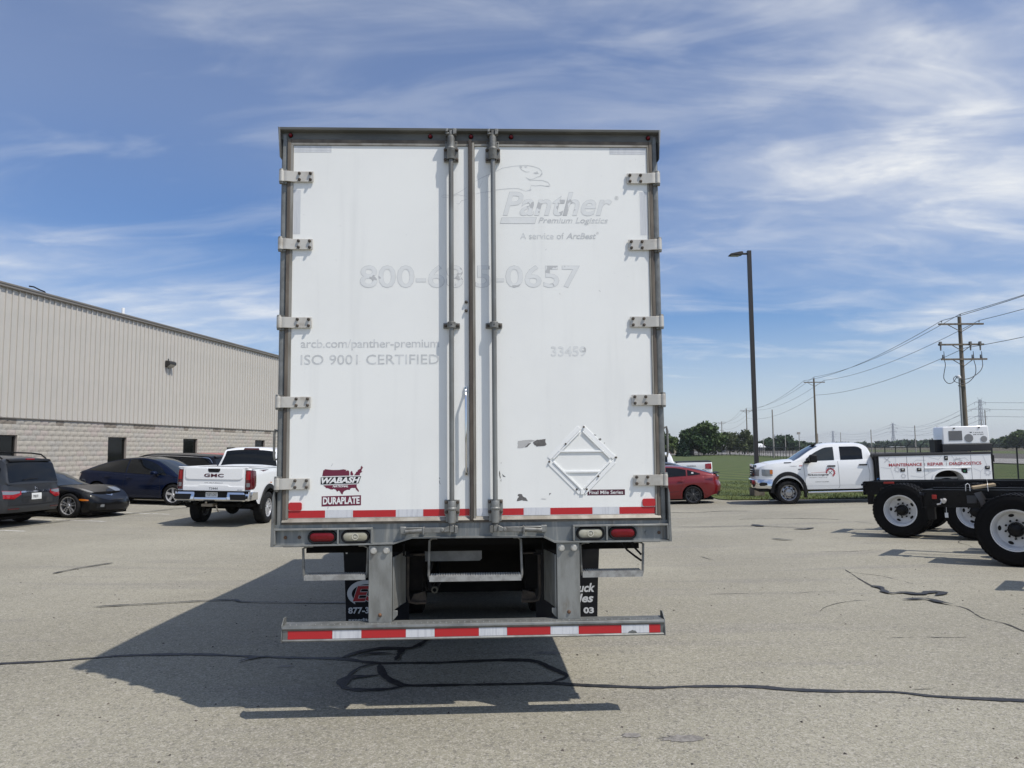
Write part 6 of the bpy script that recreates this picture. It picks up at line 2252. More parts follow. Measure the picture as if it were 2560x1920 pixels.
# ---- white service truck ---------------------------------------------------
org = (14.604, 26.688)
loc = (org[0], org[1], gz(*org))
c = Car('service_truck', 'white crew cab service truck with lettered utility body and compressor, parked at the lawn', 'truck', loc, (0, 0.0187, HV), dict(
    W=[(2.24, 0.90), (2.27, 0.95), (2.4, 0.975), (3.4, 0.98), (4.6, 0.98), (5.4, 0.98), (5.75, 0.95), (5.98, 0.84), (6.08, 0.70)],
    belt=[(2.24, 1.45), (3.4, 1.445), (4.4, 1.43), (4.8, 1.45), (5.5, 1.40), (5.85, 1.33), (6.08, 1.22)],
    top=[(2.24, 1.47), (3.4, 1.46), (4.6, 1.47), (4.85, 1.53), (5.4, 1.49), (5.8, 1.43), (6.02, 1.36), (6.08, 1.28)],
    arch=[(5.05, 0.50, 0.41)], sill=0.50, endlow=(0.55, 0.62), bulge=(0.05, 0.01),
    sec=[(0, 0.965), (0.12, 0.985), (0.4, 1.0), (0.8, 0.99), (1, 0.955)]))
RAMT = c.t
c.body(WHITEP)
c.cabin(WHITEP, [(2.26, 1.44), (2.32, 1.72), (2.40, 1.93), (2.52, 2.02), (2.9, 2.065), (3.5, 2.07), (3.9, 2.03), (4.2, 1.90), (4.55, 1.68), (4.85, 1.46)], [(2.26, 0.86), (2.5, 0.77), (3.9, 0.76), (4.85, 0.86)], 0.06, 0.03)
for sg in (-1, 1):
    c.side_win([(2.58, 1.49, 1.82), (2.68, 1.485, 1.90), (2.8, 1.48, 1.925), (3.30, 1.475, 1.93)], sg)
    c.side_win([(3.50, 1.475, 1.925), (3.72, 1.47, 1.915), (4.02, 1.465, 1.80), (4.30, 1.46, 1.63), (4.42, 1.46, 1.54)], sg, CLEARG)
    c.seam([(3.40, 1.44), (3.38, 0.60), (3.42, 0.53)], sg)
    c.seam([(4.53, 1.44), (4.50, 1.0), (4.47, 0.53)], sg)
    c.seam([(2.46, 1.44), (2.40, 1.0), (2.44, 0.53)], sg)
    c.seam([(2.4, 0.635), (3.4, 0.625), (4.46, 0.62)], sg, 0.010, M('body crease shade', (0.62, 0.63, 0.64), 0.3))  # flat strip, crease shade put into its grey
    c.handle(3.62, 1.28, sg, BLKP, 0.26, 0.045)
    c.handle(2.60, 1.30, sg, BLKP, 0.26, 0.045)
    # towing mirror
    mb = MB()
    mb.prism([(4.12, 1.42), (4.36, 1.42), (4.38, 1.62), (4.32, 1.69), (4.12, 1.68)], sg * 1.08, sg * 1.30)
    mi_ = mb.build('mirror', BLKP, c.t, 0.04)
    mb = MB()
    mb.prism([(4.30, 1.40), (4.52, 1.39), (4.48, 1.46), (4.32, 1.50)], sg * 0.92, sg * 1.12)
    mb.build('mirror_arm', BLKP, mi_, 0.02)
    # black fender flare
    mb = MB()
    rows = []
    for i in range(27):
        a = R(-14 + 208 * i / 26)
        r_ = []
        for rad, dy in ((0.485, -0.05), (0.485, 0.045), (0.585, 0.035), (0.60, 0.0)):
            x = 5.05 + rad * math.cos(a) * (1.0 if math.cos(a) > 0 else 1.04)
            z = max(0.41 + rad * 1.18 * math.sin(a), 0.40)
            r_.append((x, sg * (c.W(min(x, 5.9)) * c.sec(x, max(z, 0.6)) + dy), z))
        rows.append(r_)
    mb.grid(rows)
    mb.build('fender_flare', BLKP, c.bodyo)
    mb = MB()
    mb.prism([(4.45, 0.22), (4.52, 0.22), (4.54, 0.50), (4.46, 0.50)], sg * 0.80, sg * 0.99)
    mb.build('splash_guard', RUBBER, c.t)
    # chrome step rail
    mb = MB()
    mb.tube([(2.35, sg * 0.96, 0.42), (4.42, sg * 0.96, 0.40)], 0.035, 10)
    mb.build('step_rail', CHROME, c.t)
    c.side_patch([(5.56, 0.98, 1.20), (5.72, 0.97, 1.205), (5.90, 1.0, 1.21)], sg, HEADL, 'head_lamp', 0.012)
    c.side_patch([(5.545, 1.06, 1.19), (5.60, 1.04, 1.19), (5.64, 1.06, 1.19)], sg, AMBER, 'turn_lamp', 0.018)
    c.end_patch([(sg * 0.62, 0.99, 1.21), (sg * 0.84, 0.98, 1.21)][::sg], 1, HEADL, 'head_lamp_front', 0.012)
c.roof_patch(4.0, 4.80, -0.93, 0.93)
c.roof_patch(2.29, 2.46, -0.9, 0.9, GLASS, 'rear_window')
# grille surround and front bumper
c.end_patch([(-0.60, 0.98, 1.30), (-0.5, 0.95, 1.34), (0.5, 0.95, 1.34), (0.60, 0.98, 1.30)], 1, BLKP, 'grille', 0.014)
c.end_patch([(-0.70, 1.29, 1.36), (0, 1.32, 1.39), (0.70, 1.29, 1.36)], 1, CHROME, 'grille_trim', 0.03, 0.05)
for z in (1.03, 1.11, 1.19):
    c.end_patch([(-0.56, z, z + 0.025), (0.56, z, z + 0.025)], 1, CHROME, 'grille_bar', 0.022)
mb = MB()
out = [(5.56, 0.985), (5.80, 0.985), (6.05, 0.90), (6.18, 0.62), (6.20, 0.0)]
out = out + [(a, -b) for a, b in reversed(out[:-1])]
inn = [(5.56, 0.90), (5.78, 0.90), (5.98, 0.82), (6.06, 0.60), (6.08, 0.0)]
inn = inn + [(a, -b) for a, b in reversed(inn[:-1])]
rows = [[(a - 0.03, b, 0.56) for a, b in out], [(a, b, 0.60) for a, b in out], [(a, b, 0.84) for a, b in out], [(a - 0.04, b * 0.985, 0.87) for a, b in out], [(a, b, 0.87) for a, b in inn], [(a, b, 0.56) for a, b in inn]]
mb.grid(rows)
fb = mb.build('front_bumper', CHROME, c.t, ang=50)
for sg in (-1, 1):
    mb = MB()
    mb.prism([(5.72, 0.66), (5.98, 0.64), (6.02, 0.72), (5.95, 0.77), (5.74, 0.77)], sg * 0.93, sg * 0.988)
    mb.build('fog_lamp', BLKP, fb, 0.02)
mb = MB()
mb.box(5.50, 6.02, -0.86, 0.86, 0.44, 0.555)
mb.build('air_dam', BLKP, fb, 0.02)
# lettering on the door
RED = M('red vinyl', (0.42, 0.022, 0.030), 0.4)
GREYL = M('grey vinyl', (0.16, 0.16, 0.165), 0.4)
D = c
d = D.side_text('Stoops', 4.40, 3.72, 0.945, 1.03, 1, BLACKV, 'door_lettering', 0.006, bold=0.02)
D.side_text('MOBILE SERVICE', 4.36, 3.77, 0.890, 0.915, 1, GREYL, 'door_lettering', 0.006, shear=0.2)
D.side_text('USDOT 2218580', 4.17, 3.73, 0.740, 0.768, 1, GREYL, 'door_lettering', 0.006, bold=0.01)
D.side_text('T24003', 4.98, 4.75, 1.285, 1.315, 1, GREYL, 'door_lettering', 0.006)
mb = MB()
gx0, gz0 = 3.66, 1.06
k = 72
ro, ri = 0.135, 0.105
pts_o, pts_i = [], []
for i in range(k + 1):
    a = R(-60 + 250 * i / k)
    tooth = 0.028 if (i // 3) % 2 == 0 else 0.0
    pts_o.append((gx0 - (ro + tooth) * math.cos(a), gz0 + (ro + tooth) * math.sin(a)))
    pts_i.append((gx0 - ri * math.cos(a), gz0 + ri * math.sin(a)))
mb.grid([[D.side(x, z, 1, 0.007) for x, z in pts_o], [D.side(x, z, 1, 0.007) for x, z in pts_i]])
mb.add([D.side(x, z, 1, 0.007) for x, z in ((4.30, 1.055), (3.80, 1.075), (3.80, 1.085), (4.30, 1.06))], [(0, 1, 2, 3)])
mb.build('gear_emblem', RED, D.bodyo, recalc=False)
mb = MB()
mb.add([D.side(x, z, 1, 0.008) for x, z in ((3.745, 1.125), (3.73, 1.135), (3.60, 1.0), (3.615, 0.99))], [(0, 1, 2, 3)])
mb.add([D.side(x, z, 1, 0.008) for x, z in ((3.615, 1.12), (3.60, 1.11), (3.70, 1.02), (3.715, 1.03))], [(0, 1, 2, 3)])
mb.build('tool_emblem', GREYL, D.bodyo, recalc=False)
mb = MB()
mb.add([D.side(x, z, 1, 0.007) for x, z in ((5.16, 1.405), (4.93, 1.412), (4.90, 1.44), (5.15, 1.44))], [(0, 1, 2, 3)])
mb.build('fender_vent', BLKP, D.bodyo, recalc=False)
for x0, x1, z0, z1, m_ in ((4.66, 4.56, 1.295, 1.33, M('pale red badge', (0.55, 0.25, 0.25), 0.4)), (4.70, 4.62, 1.17, 1.21, GREYL)):
    mb = MB()
    mb.add([D.side(x, z, 1, 0.007) for x, z in ((x0, z0), (x1, z0), (x1, z1), (x0, z1))], [(0, 1, 2, 3)])
    mb.build('badge', m_, D.bodyo, recalc=False)
# antenna fin and clearance lamps on the roof
mb = MB()
mb.box(3.93, 4.10, -0.3, 0.3, 2.015, 2.045)
mb.build('roof_lamp', BLKP, c.t, 0.01)
for sg in (-1, 1):
    car_wheel(c.t, 5.05, sg * 0.86, 0.40, 0.24, 0.265, 'disc', sg, M('polished steel wheel', (0.40, 0.40, 0.41), 0.25, 0.8))
    car_wheel(c.t, 0.02, sg * 1.00, 0.40, 0.24, 0.265, 'disc', sg, M('polished steel wheel', (0.40, 0.40, 0.41), 0.25, 0.8))
# lugs on the front hub covers
mb = MB()
for i in range(10):
    a = 2 * math.pi * i / 10
    mb.cyl((5.05 + 0.155 * math.cos(a), 0.96, 0.40 + 0.155 * math.sin(a)), (5.05 + 0.155 * math.cos(a), 0.995, 0.40 + 0.155 * math.sin(a)), 0.014, 0.010, 8)
mb.build('wheel_nuts', CHROME, c.t)['kind'] = 'stuff'
# ladder frame
mb = MB()
for sg in (-1, 1):
    mb.box(-1.4, 5.9, sg * 0.43 - 0.05, sg * 0.43 + 0.05, 0.52, 0.74)
mb.cyl((0.02, -0.9, 0.42), (0.02, 0.9, 0.42), 0.09, None, 10)
mb.cyl((5.05, -0.8, 0.40), (5.05, 0.8, 0.40), 0.06, None, 10)
mb.build('ladder_frame', UNDER, c.t)

# utility body
PANEL = M('white body panel', (0.85, 0.855, 0.85), 0.35, coat=0.4)
PGREY = M('pale grey graphic', (0.60, 0.605, 0.62), 0.4)
BX0, BX1, BZ0, BZ1, BY = -1.29, 2.15, 0.70, 1.56, 1.20
mb = MB()
for sg in (-1, 1):
    ya, yb = sg * 0.72, sg * BY
    arc = [(0.03 + 0.46 * math.cos(R(a)), 0.70 + 0.36 * math.sin(R(a)) ** 0.8) for a in range(0, 181, 12)]
    poly = [(BX1, BZ0)] + arc + [(BX0, BZ0), (BX0, BZ1), (BX1, BZ1)]
    poly = [p for i, p in enumerate(poly) if i == 0 or p != poly[i - 1]]
    mb.prism(poly, ya, yb)
mb.box(BX0, BX1, -0.719, 0.719, 0.76, 0.82)
ub = mb.build('utility_body', PANEL, c.t)
for sg in (-1, 1):
    ys = lambda e: sg * (BY + e)
    for x in (1.28, 0.76, -0.685):
        mb = MB()
        z0 = 0.71
        mb.box(x - 0.006, x + 0.006, min(ys(0.0005), ys(0.004)), max(ys(0.0005), ys(0.004)), z0, BZ1 - 0.02)
        mb.build('door_gap', M('soft panel gap', (0.26, 0.26, 0.27), 0.7), ub)
    mb = MB()
    mb.box(-0.68, 0.755, min(ys(0.0005), ys(0.03)), max(ys(0.0005), ys(0.03)), 1.125, 1.150)
    mb.build('drip_ledge', PANEL, ub, 0.008)
    mb = MB()
    rows = []
    for a in range(0, 181, 9):
        sn, cs = math.sin(R(a)), math.cos(R(a))
        sn = sn ** 0.8
        rows.append([(0.03 + 0.46 * cs, ys(-0.04), 0.70 + 0.36 * sn), (0.03 + 0.46 * cs, ys(0.03), 0.70 + 0.36 * sn), (0.03 + 0.52 * cs, ys(0.03), 0.70 + 0.42 * sn), (0.03 + 0.53 * cs, ys(0.0), 0.70 + 0.43 * sn)])
    mb.grid(rows)
    mb.build('wheel_arch_lip', PANEL, ub)
    for x, z in ((1.43, 1.10), (0.92, 1.10), (0.07, 1.46), (-1.16, 1.12)):
        mb = MB()
        w_, h_ = (0.07, 0.055) if not (x == 0.07) else (0.055, 0.07)
        mb.box(x - w_, x + w_, min(ys(0.001), ys(0.014)), max(ys(0.001), ys(0.014)), z - h_, z + h_)
        lt = mb.build('door_latch', BLKP, ub, 0.006)
        mb = MB()
        mb.box(x - 0.03, x + 0.03, min(ys(0.0145), ys(0.024)), max(ys(0.0145), ys(0.024)), z - 0.012, z + 0.04)
        mb.build('paddle', CHROME, lt, 0.006)
    mb = MB()
    mb.box(-0.55, -0.37, min(ys(0.001), ys(0.012)), max(ys(0.001), ys(0.012)), 0.955, 1.105)
    fu = mb.build('fuel_flap', BLKP, ub, 0.02)
    mb = MB()
    mb.box(-0.49, -0.43, min(ys(0.0125), ys(0.02)), max(ys(0.0125), ys(0.02)), 1.0, 1.05)
    mb.build('fuel_cap', M('green cap', (0.02, 0.16, 0.06), 0.4), fu)
    mb = MB()
    f = lambda u, w: (u, ys(0.006), w)
    sx0 = 1 if sg > 0 else -1
    rng = lambda a, b: (a, b) if sg > 0 else (b, a)
    for txt, a, b in (('MAINTENANCE', 1.85, 0.82), ('REPAIR', 0.65, 0.16), ('DIAGNOSTICS', -0.02, -0.99)):
        a, b = rng(a, b)
        put_text(mb, txt, a, b, 1.222, 1.322, f, 0, 0, 0.02)
    put_text(mb, 'stoops.com', *rng(-0.75, -1.25), 0.705, 0.745, f, 0, 0, 0.008)
    mb.build('body_lettering', RED, ub, recalc=False)
    mb = MB()
    for x in (0.735, 0.07):
        mb.add([f(x - 0.006, 1.22), f(x + 0.006, 1.22), f(x + 0.006, 1.32), f(x - 0.006, 1.32)], [(0, 1, 2, 3)])
    mb.build('lettering_rule', GREYL, ub, recalc=False)
    # pale hexagon network, gears and crossed tools
    mb = MB()
    g3 = lambda u, w: (u, ys(0.003), w)

    def seg(a, b, w=0.006):
        a, b = Vector(a), Vector(b)
        n_ = (b - a).normalized()
        n_ = Vector((-n_.y, n_.x)) * w
        mb.add([g3(*(a + n_)), g3(*(a - n_)), g3(*(b - n_)), g3(*(b + n_))], [(0, 1, 2, 3)])
    for pts in ([(2.1, 1.2), (1.8, 1.15), (1.72, 0.8)], [(1.8, 1.15), (1.62, 1.38), (1.64, 1.53)], [(1.2, 1.25), (0.98, 1.42), (0.70, 1.40)], [(1.2, 0.9), (0.85, 0.84), (0.62, 0.98), (0.66, 1.10)], [(0.62, 0.98), (0.50, 1.05)], [(0.6, 1.5), (0.30, 1.42), (0.20, 1.54)], [(-0.1, 1.54), (-0.2, 1.40), (-0.5, 1.46), (-0.62, 1.35)], [(-0.74, 1.1), (-0.95, 1.0), (-0.92, 0.76)], [(-0.95, 1.0), (-1.15, 1.2), (-1.05, 1.53)]):
        for a, b in zip(pts, pts[1:]):
            seg(a, b)
    for gx_, gz_, gr_ in ((1.60, 1.12, 0.085), (1.42, 0.90, 0.07), (-0.28, 1.33, 0.12), (-1.16, 0.96, 0.09)):
        po, pi_ = [], []
        for i in range(49):
            a = 2 * math.pi * i / 48
            t_ = 0.25 * gr_ if (i // 3) % 2 else 0
            po.append(g3(gx_ + (gr_ + t_) * math.cos(a), gz_ + (gr_ + t_) * math.sin(a)))
            pi_.append(g3(gx_ + gr_ * 0.55 * math.cos(a), gz_ + gr_ * 0.55 * math.sin(a)))
        mb.grid([po, pi_])
    seg((1.98, 1.52), (1.80, 1.36), 0.018)
    seg((1.98, 1.36), (1.82, 1.52), 0.018)
    mb.build('pale_graphic', PGREY, ub, recalc=False)['kind'] = 'stuff'
for sg in (-1, 1):
    mb = MB()
    mb.box(-0.52, 0.58, sg * 0.70, sg * 0.715, 0.45, 1.16)
    mb.box(-0.52, 0.58, sg * 0.716, sg * 1.10, 1.085, 1.10)
    mb.build('wheel_well', UNDER, ub)
# black top rail and front bulkhead
mb = MB()
mb.box(BX0 - 0.02, BX1 + 0.18, 0.70, 1.215, BZ1 + 0.001, BZ1 + 0.075)
mb.box(BX0 - 0.02, BX1 + 0.18, -1.215, -0.70, BZ1 + 0.001, BZ1 + 0.075)
mb.build('top_rail', M('black bedliner coat', (0.022, 0.022, 0.024), 0.75, bump=0.3, bs=80), ub, 0.01)
mb = MB()
mb.box(2.151, 2.235, -1.15, 1.15, 0.62, 1.56)
mb.build('bulkhead', BLKP, ub)
mb = MB()
mb.box(-1.34, -1.291, -1.18, 1.18, 0.66, 1.55)
mb.box(-1.40, -1.341, 1.08, 1.18, 1.30, 1.52)
mb.build('rear_bumper', BLKP, ub)
# compressor set on the body
CY = 0.72
mb = MB()
mb.prism([(-0.02, 1.66), (-1.52, 1.66), (-1.56, 1.90), (-0.02, 1.90)], -0.2, CY)
cb = mb.build('compressor', M('black skid', (0.02, 0.02, 0.022), 0.5), c.t, 0.015)
mb = MB()
mb.prism([(-0.045, 1.902), (-1.50, 1.902), (-1.48, 2.44), (-1.46, 2.50), (-0.10, 2.50), (-0.06, 2.44)], -0.18, CY - 0.01)
hood = mb.build('canopy', PANEL, cb, 0.03)
SLAT = M('grey louvre', (0.20, 0.20, 0.20), 0.5)
mb = MB()
yg = CY - 0.009
mb.box(-0.66, -0.24, yg, yg + 0.003, 2.03, 2.35)
for i in range(12):
    x = -0.25 - i * 0.0345
    mb.box(x - 0.020, x, yg + 0.0035, yg + 0.012, 2.035, 2.345)
mb.build('louvre', SLAT, cb)
for x, z, r_ in ((-0.86, 2.10, 0.135), (-1.32, 2.055, 0.10)):
    mb = MB()
    mb.cyl((x, yg, z), (x, yg + 0.004, z), r_, None, 28)
    for i in range(-4, 5):
        xx = x + i * r_ / 4.6
        hh = math.sqrt(max(r_ * r_ - (xx - x) ** 2, 0.0001))
        mb.box(xx - 0.008, xx + 0.008, yg + 0.0045, yg + 0.012, z - hh, z + hh)
    mb.build('round_vent', M('grey vent', (0.30, 0.30, 0.30), 0.5), cb)
mb = MB()
put_text(mb, 'VANAIR', -1.00, -1.31, 2.255, 2.295, lambda u, w: (u, yg + 0.003, w), 0, 0, 0.01, 1.3)
put_text(mb, 'AIR N ARC', -0.99, -1.33, 2.195, 2.225, lambda u, w: (u, yg + 0.003, w), 0, 0.2, 0.03)
mb.add([(x, yg + 0.003, z) for x, z in ((-0.86, 2.30), (-0.98, 2.30), (-0.95, 2.265), (-0.90, 2.265), (-0.92, 2.285))], [(0, 1, 2, 3, 4)])
mb.build('maker_lettering', DKINK, cb, recalc=False)
for x in (-0.42, -1.19):
    mb = MB()
    mb.box(x - 0.025, x + 0.025, yg, yg + 0.02, 2.42, 2.455)
    mb.build('hood_latch', BLKP, cb)
mb = MB()
mb.box(-0.05, 0.18, 0.1, 0.62, 1.64, 2.07)
mb.build('black_locker', BLKP, c.t, 0.01)
mb = MB()
mb.lathe([(0.03, -0.01), (0.045, -0.01), (0.045, 0.02), (0.03, 0.02)], (2.20, 1.17, 0.80), 'y', 14)
mb.build('hose_fitting', M('blue fitting', (0.02, 0.13, 0.38), 0.4), c.t)

# ---- bare truck chassis -----------------------------------------------------
FRAME = M('black frame paint', (0.005, 0.005, 0.006), 0.42, coat=0.12, spec=0.2, col2=(0.010, 0.010, 0.011), ns=3)
RIMW = M('white steel wheel', (0.72, 0.725, 0.725), 0.4, coat=0.2, col2=(0.66, 0.665, 0.665), ns=7)
HUBB = M('black hub', (0.006, 0.006, 0.007), 0.45, spec=0.25)
NEWT = M('new tyre rubber', (0.0065, 0.0065, 0.007), 0.75, spec=0.15, bump=0.15, bs=50)
TR, TWD = 0.545, 0.285


def lug_tyre():
    mb = MB()
    mb.lathe(truck_tyre_prof(TR - 0.012, TWD), (0, 0, 0), 'y', 48)
    n = 46
    for i in range(n):
        for k_, (y0, y1, ph) in enumerate(((-0.128, -0.052, 0.0), (-0.042, 0.042, 0.5), (0.052, 0.128, 0.0))):
            a0 = 2 * math.pi * (i + ph) / n
            a1 = a0 + 2 * math.pi / n * 0.66
            ri, ro = TR - 0.016, TR + 0.002
            sk = 0.018 * (1 if y0 < 0 else -1)
            vs = []
            for rad in (ri, ro):
                for y in (y0, y1):
                    for a in (a0, a1):
                        aa = a + (sk if y == y1 else 0)
                        e = 0.010 if abs(y) > 0.12 and rad == ro else 0.0
                        vs.append((( rad - e) * math.cos(aa), y, (rad - e) * math.sin(aa)))
            mb.add(vs, [(4, 5, 7, 6), (0, 1, 5, 4), (2, 6, 7, 3), (0, 4, 6, 2), (1, 3, 7, 5)])
    # raised sidewall lettering band, plain ribs
    mb.lathe([(TR * 0.86, -TWD * 0.500), (TR * 0.855, -TWD * 0.508), (TR * 0.84, -TWD * 0.508), (TR * 0.835, -TWD * 0.502)], (0, 0, 0), 'y', 48)
    return mb


def chassis(label, ox, oy, ang, b_end, tandem, group, fwd_len=6.2):
    h = R(ang)
    g0 = gz(ox, oy)
    g1 = gz(ox + 3 * math.cos(h), oy + 3 * math.sin(h))
    t = thing('truck_chassis', label, 'truck chassis', (ox, oy, g0), rot=(0, -math.atan2(g1 - g0, 3), h), group=group)
    for sg in (-1, 1):
        mb = MB()
        ya, yb = sg * 0.43, sg * 0.345
        mb.prism([(ya, 0.83), (ya, 1.12), (yb, 1.12), (yb, 1.108), (ya - sg * 0.010, 1.108), (ya - sg * 0.010, 0.842), (yb, 0.842), (yb, 0.83)], -b_end, fwd_len, 'x')
        rl = mb.build('frame_rail', FRAME, t, 0.003)
        m2 = MB()
        for i in range(26):
            x = -b_end + 0.15 + i * 0.20
            for z in (0.90, 1.05):
                m2.cyl((x, sg * 0.431, z), (x, sg * 0.442, z), 0.014, 0.012, 6)
        q = m2.build('frame_bolts', HUBB, rl)
        q['kind'] = 'stuff'
    mb = MB()
    for x in [-b_end + 0.02, 0.55 if not tandem else 0.64, 2.2, 3.6]:
        mb.box(x, x + 0.07, -0.344, 0.344, 0.86, 1.09)
    mb.build('crossmember', FRAME, t)
    axles = (0.0, 1.33) if tandem else (0.0,)
    for ax_ in axles:
        mb = MB()
        mb.cyl((ax_, -0.95, TR), (ax_, 0.95, TR), 0.085, None, 12)
        mb.lathe([(0, -0.30), (0.15, -0.2), (0.23, 0), (0.17, 0.18), (0, 0.3)], (ax_, 0, TR), 'x', 16)
        mb.build('axle', FRAME, t)
        for sg in (-1, 1):
            mb = MB()
            mb.box(ax_ - 0.55, ax_ + 0.62, sg * 0.50 - 0.06, sg * 0.50 + 0.06, 0.62, 0.74)
            mb.cyl((ax_ - 0.40, sg * 0.52, 0.74), (ax_ - 0.40, sg * 0.52, 0.98), 0.12, None, 14)
            mb.prism([(ax_ + 0.45, 0.60), (ax_ + 0.70, 0.60), (ax_ + 0.72, 1.0), (ax_ + 0.5, 1.0)], sg * 0.44, sg * 0.50)
            mb.build('suspension', FRAME, t)
            for off in (0.68, 1.01):
                mb = MB()
                outer = off > 0.9
                yo = sg * off
                # dished disc wheel
                flat = sg * 0.125
                d0 = sg * (-0.055 if outer else 0.10)
                prof_ = [(0.300, yo + sg * 0.132), (0.318, yo + sg * 0.138), (0.320, yo + sg * 0.125), (0.290, yo + sg * 0.11), (0.272, yo + sg * 0.06), (0.255, yo + d0 + sg * 0.012), (0.155, yo + d0), (0.0, yo + d0)]
                mb.lathe(prof_, (ax_, 0, TR), 'y', 44)
                mb.lathe([(0.318, yo + sg * 0.138), (0.318, yo - sg * 0.138), (0.30, yo - sg * 0.138)], (ax_, 0, TR), 'y', 32)
                wh = mb.build('wheel', RIMW, t, ang=28)
                tt = TYRE_PROTO.copy()
                COL.objects.link(tt)
                tt.parent = wh
                tt.location = (ax_, yo, TR)
                tt.rotation_euler = (0, random.uniform(0, 6), math.pi if sg > 0 else 0)
                if not outer:
                    continue
                ydisc = yo + d0 + sg * 0.005
                mb = MB()
                for i in range(5):
                    a = 2 * math.pi * i / 5 + 0.55
                    ca, sa = math.cos(a), math.sin(a)
                    ring = []
                    for j in range(16):
                        q = 2 * math.pi * j / 16
                        rad = 0.218 + 0.024 * math.cos(q)
                        tn = 0.040 * math.sin(q)
                        ring.append((ax_ + rad * ca - tn * sa, ydisc + sg * (0.006 + 0.10 * max(rad - 0.20, 0) * 0.6), TR + rad * sa + tn * ca))
                    mb.add(ring, [tuple(range(16))])
                mb.build('hand_holes', HUBB, wh, recalc=False)['kind'] = 'stuff'
                mb = MB()
                for i in range(10):
                    a = 2 * math.pi * i / 10 + 0.2
                    x, z = ax_ + 0.143 * math.cos(a), TR + 0.143 * math.sin(a)
                    mb.cyl((x, ydisc, z), (x, ydisc + sg * 0.035, z), 0.017, 0.014, 8)
                mb.build('wheel_nuts', HUBB, wh)['kind'] = 'stuff'
                mb = MB()
                mb.lathe([(0.115, ydisc), (0.105, ydisc + sg * 0.09), (0.085, ydisc + sg * 0.11), (0.06, ydisc + sg * 0.125), (0.0, ydisc + sg * 0.13)], (ax_, 0, TR), 'y', 20)
                for i in range(8):
                    a = 2 * math.pi * i / 8
                    mb.cyl((ax_ + 0.10 * math.cos(a), ydisc + sg * 0.09, TR + 0.10 * math.sin(a)), (ax_ + 0.10 * math.cos(a), ydisc + sg * 0.125, TR + 0.10 * math.sin(a)), 0.013, None, 6)
                mb.build('hub', HUBB, wh)
    # tail plate and tow loop
    mb = MB()
    mb.box(-b_end - 0.012, -b_end - 0.0005, -0.47, 0.47, 0.82, 1.11)
    mb.prism([(-0.47, 1.075), (-0.52, 1.07), (-0.53, 1.03), (-0.47, 1.03)], -b_end - 0.03, -b_end + 0.05, 'x')
    mb.box(-b_end + 0.05, -b_end + 0.16, -0.40, -0.28, 0.62, 0.829)
    mb.build('tail_plate', FRAME, t)
    mb = MB()
    mb.cyl((0.2 if not tandem else 1.5, 0, 0.62), (5.5, 0, 0.86), 0.05, None, 10)
    mb.cyl((2.6, -0.62, 0.75), (3.6, -0.62, 0.75), 0.16, None, 16)
    mb.cyl((2.6, 0.62, 0.75), (3.6, 0.62, 0.75), 0.16, None, 16)
    mb.build('driveline', FRAME, t)
    mb = MB()
    mb.tube([(-b_end + 0.2, 0.0, 0.96), (0.5, 0.1, 1.0), (1.5, 0.05, 0.97), (3.0, 0.2, 1.0), (5.5, 0.2, 0.98)], 0.02, 6)
    mb.tube([(-b_end + 0.2, -0.1, 0.9), (0.6, -0.2, 0.93), (2.0, -0.15, 0.9), (4.0, -0.1, 0.92)], 0.014, 6)
    mb.build('air_line', RUBBER, t)
    return t


pt = lug_tyre()
TYRE_PROTO = pt.build('tyre', NEWT, None, ang=40)
lf_ = lambda a: Vector((-math.sin(R(a)), math.cos(R(a))))
o2 = Vector((7.94, 15.92)) + lf_(-40) * 1.15
o3 = Vector((8.33, 12.66))
GRP = None
ch2 = chassis('bare black truck chassis with two rear axles, farther one beside the service truck', o2.x, o2.y, -40, 0.87, True, GRP)
ch3 = chassis('bare black truck chassis nearest the right edge with a wood block tied on its rail', o3.x, o3.y, -40, 1.38, False, GRP)
o4 = o3 + Vector((-0.30, -3.75))
ch4 = chassis('bare black truck chassis beyond the right edge that only casts its shadow into view', o4.x, o4.y, -40, 1.40, False, GRP)
bpy.data.objects.remove(TYRE_PROTO)
REFL = M('red reflector', (0.42, 0.03, 0.02), 0.3, coat=0.5)
mb = MB()
mb.box(-0.46, -0.25, -0.445, -0.431, 1.062, 1.105)
mb.build('marker_lamp', REFL, ch2, 0.006)
mb = MB()
mb.box(-1.235, -1.165, -0.452, -0.431, 0.965, 1.035)
mb.build('marker_lamp', REFL, ch3, 0.006)
mb = MB()
mb.tube([(-1.10, -0.45, 0.96), (-1.08, -0.50, 0.93), (-1.10, -0.52, 0.89), (-1.15, -0.50, 0.88)], 0.014, 8)
mb.cyl((-1.05, -0.44, 0.95), (-1.05, -0.52, 0.93), 0.035, None, 10)
mb.build('air_fitting', SATIN, ch3)
mb = MB()
mb.box(-0.72, -0.58, -0.45, -0.431, 0.90, 1.03)
mb.build('valve_box', M('grey valve box', (0.05, 0.055, 0.065), 0.35), ch3, 0.008)
mb = MB()
mb.box(-1.06, -1.01, -0.45, -0.44, 0.66, 0.74)
mb.tube([(-1.035, -0.44, 0.74), (-1.035, -0.42, 0.83)], 0.004, 5)
mb.build('paper_tag', WHITEV, ch3)
# mud-flap hanger ahead of the near wheel
mb = MB()
rows = []
for i in range(12):
    a = lerp(0.0, 1.0, i / 11)
    x = -0.50 + 0.10 * math.sin(a * 2.2)
    z = 1.10 - 0.42 * a
    rows.append([(x, -0.46, z), (x, -1.12, z)])
mb.grid(rows)
mb.build('wheel_guard', RUBBER, ch3)
M3 = ch3.matrix_basis
h3 = R(-40)


def on3(x, y, z):
    return Vector((o3.x + x * math.cos(h3) - y * math.sin(h3), o3.y + x * math.sin(h3) + y * math.cos(h3), gz(o3.x, o3.y) + z + x * 0.019))


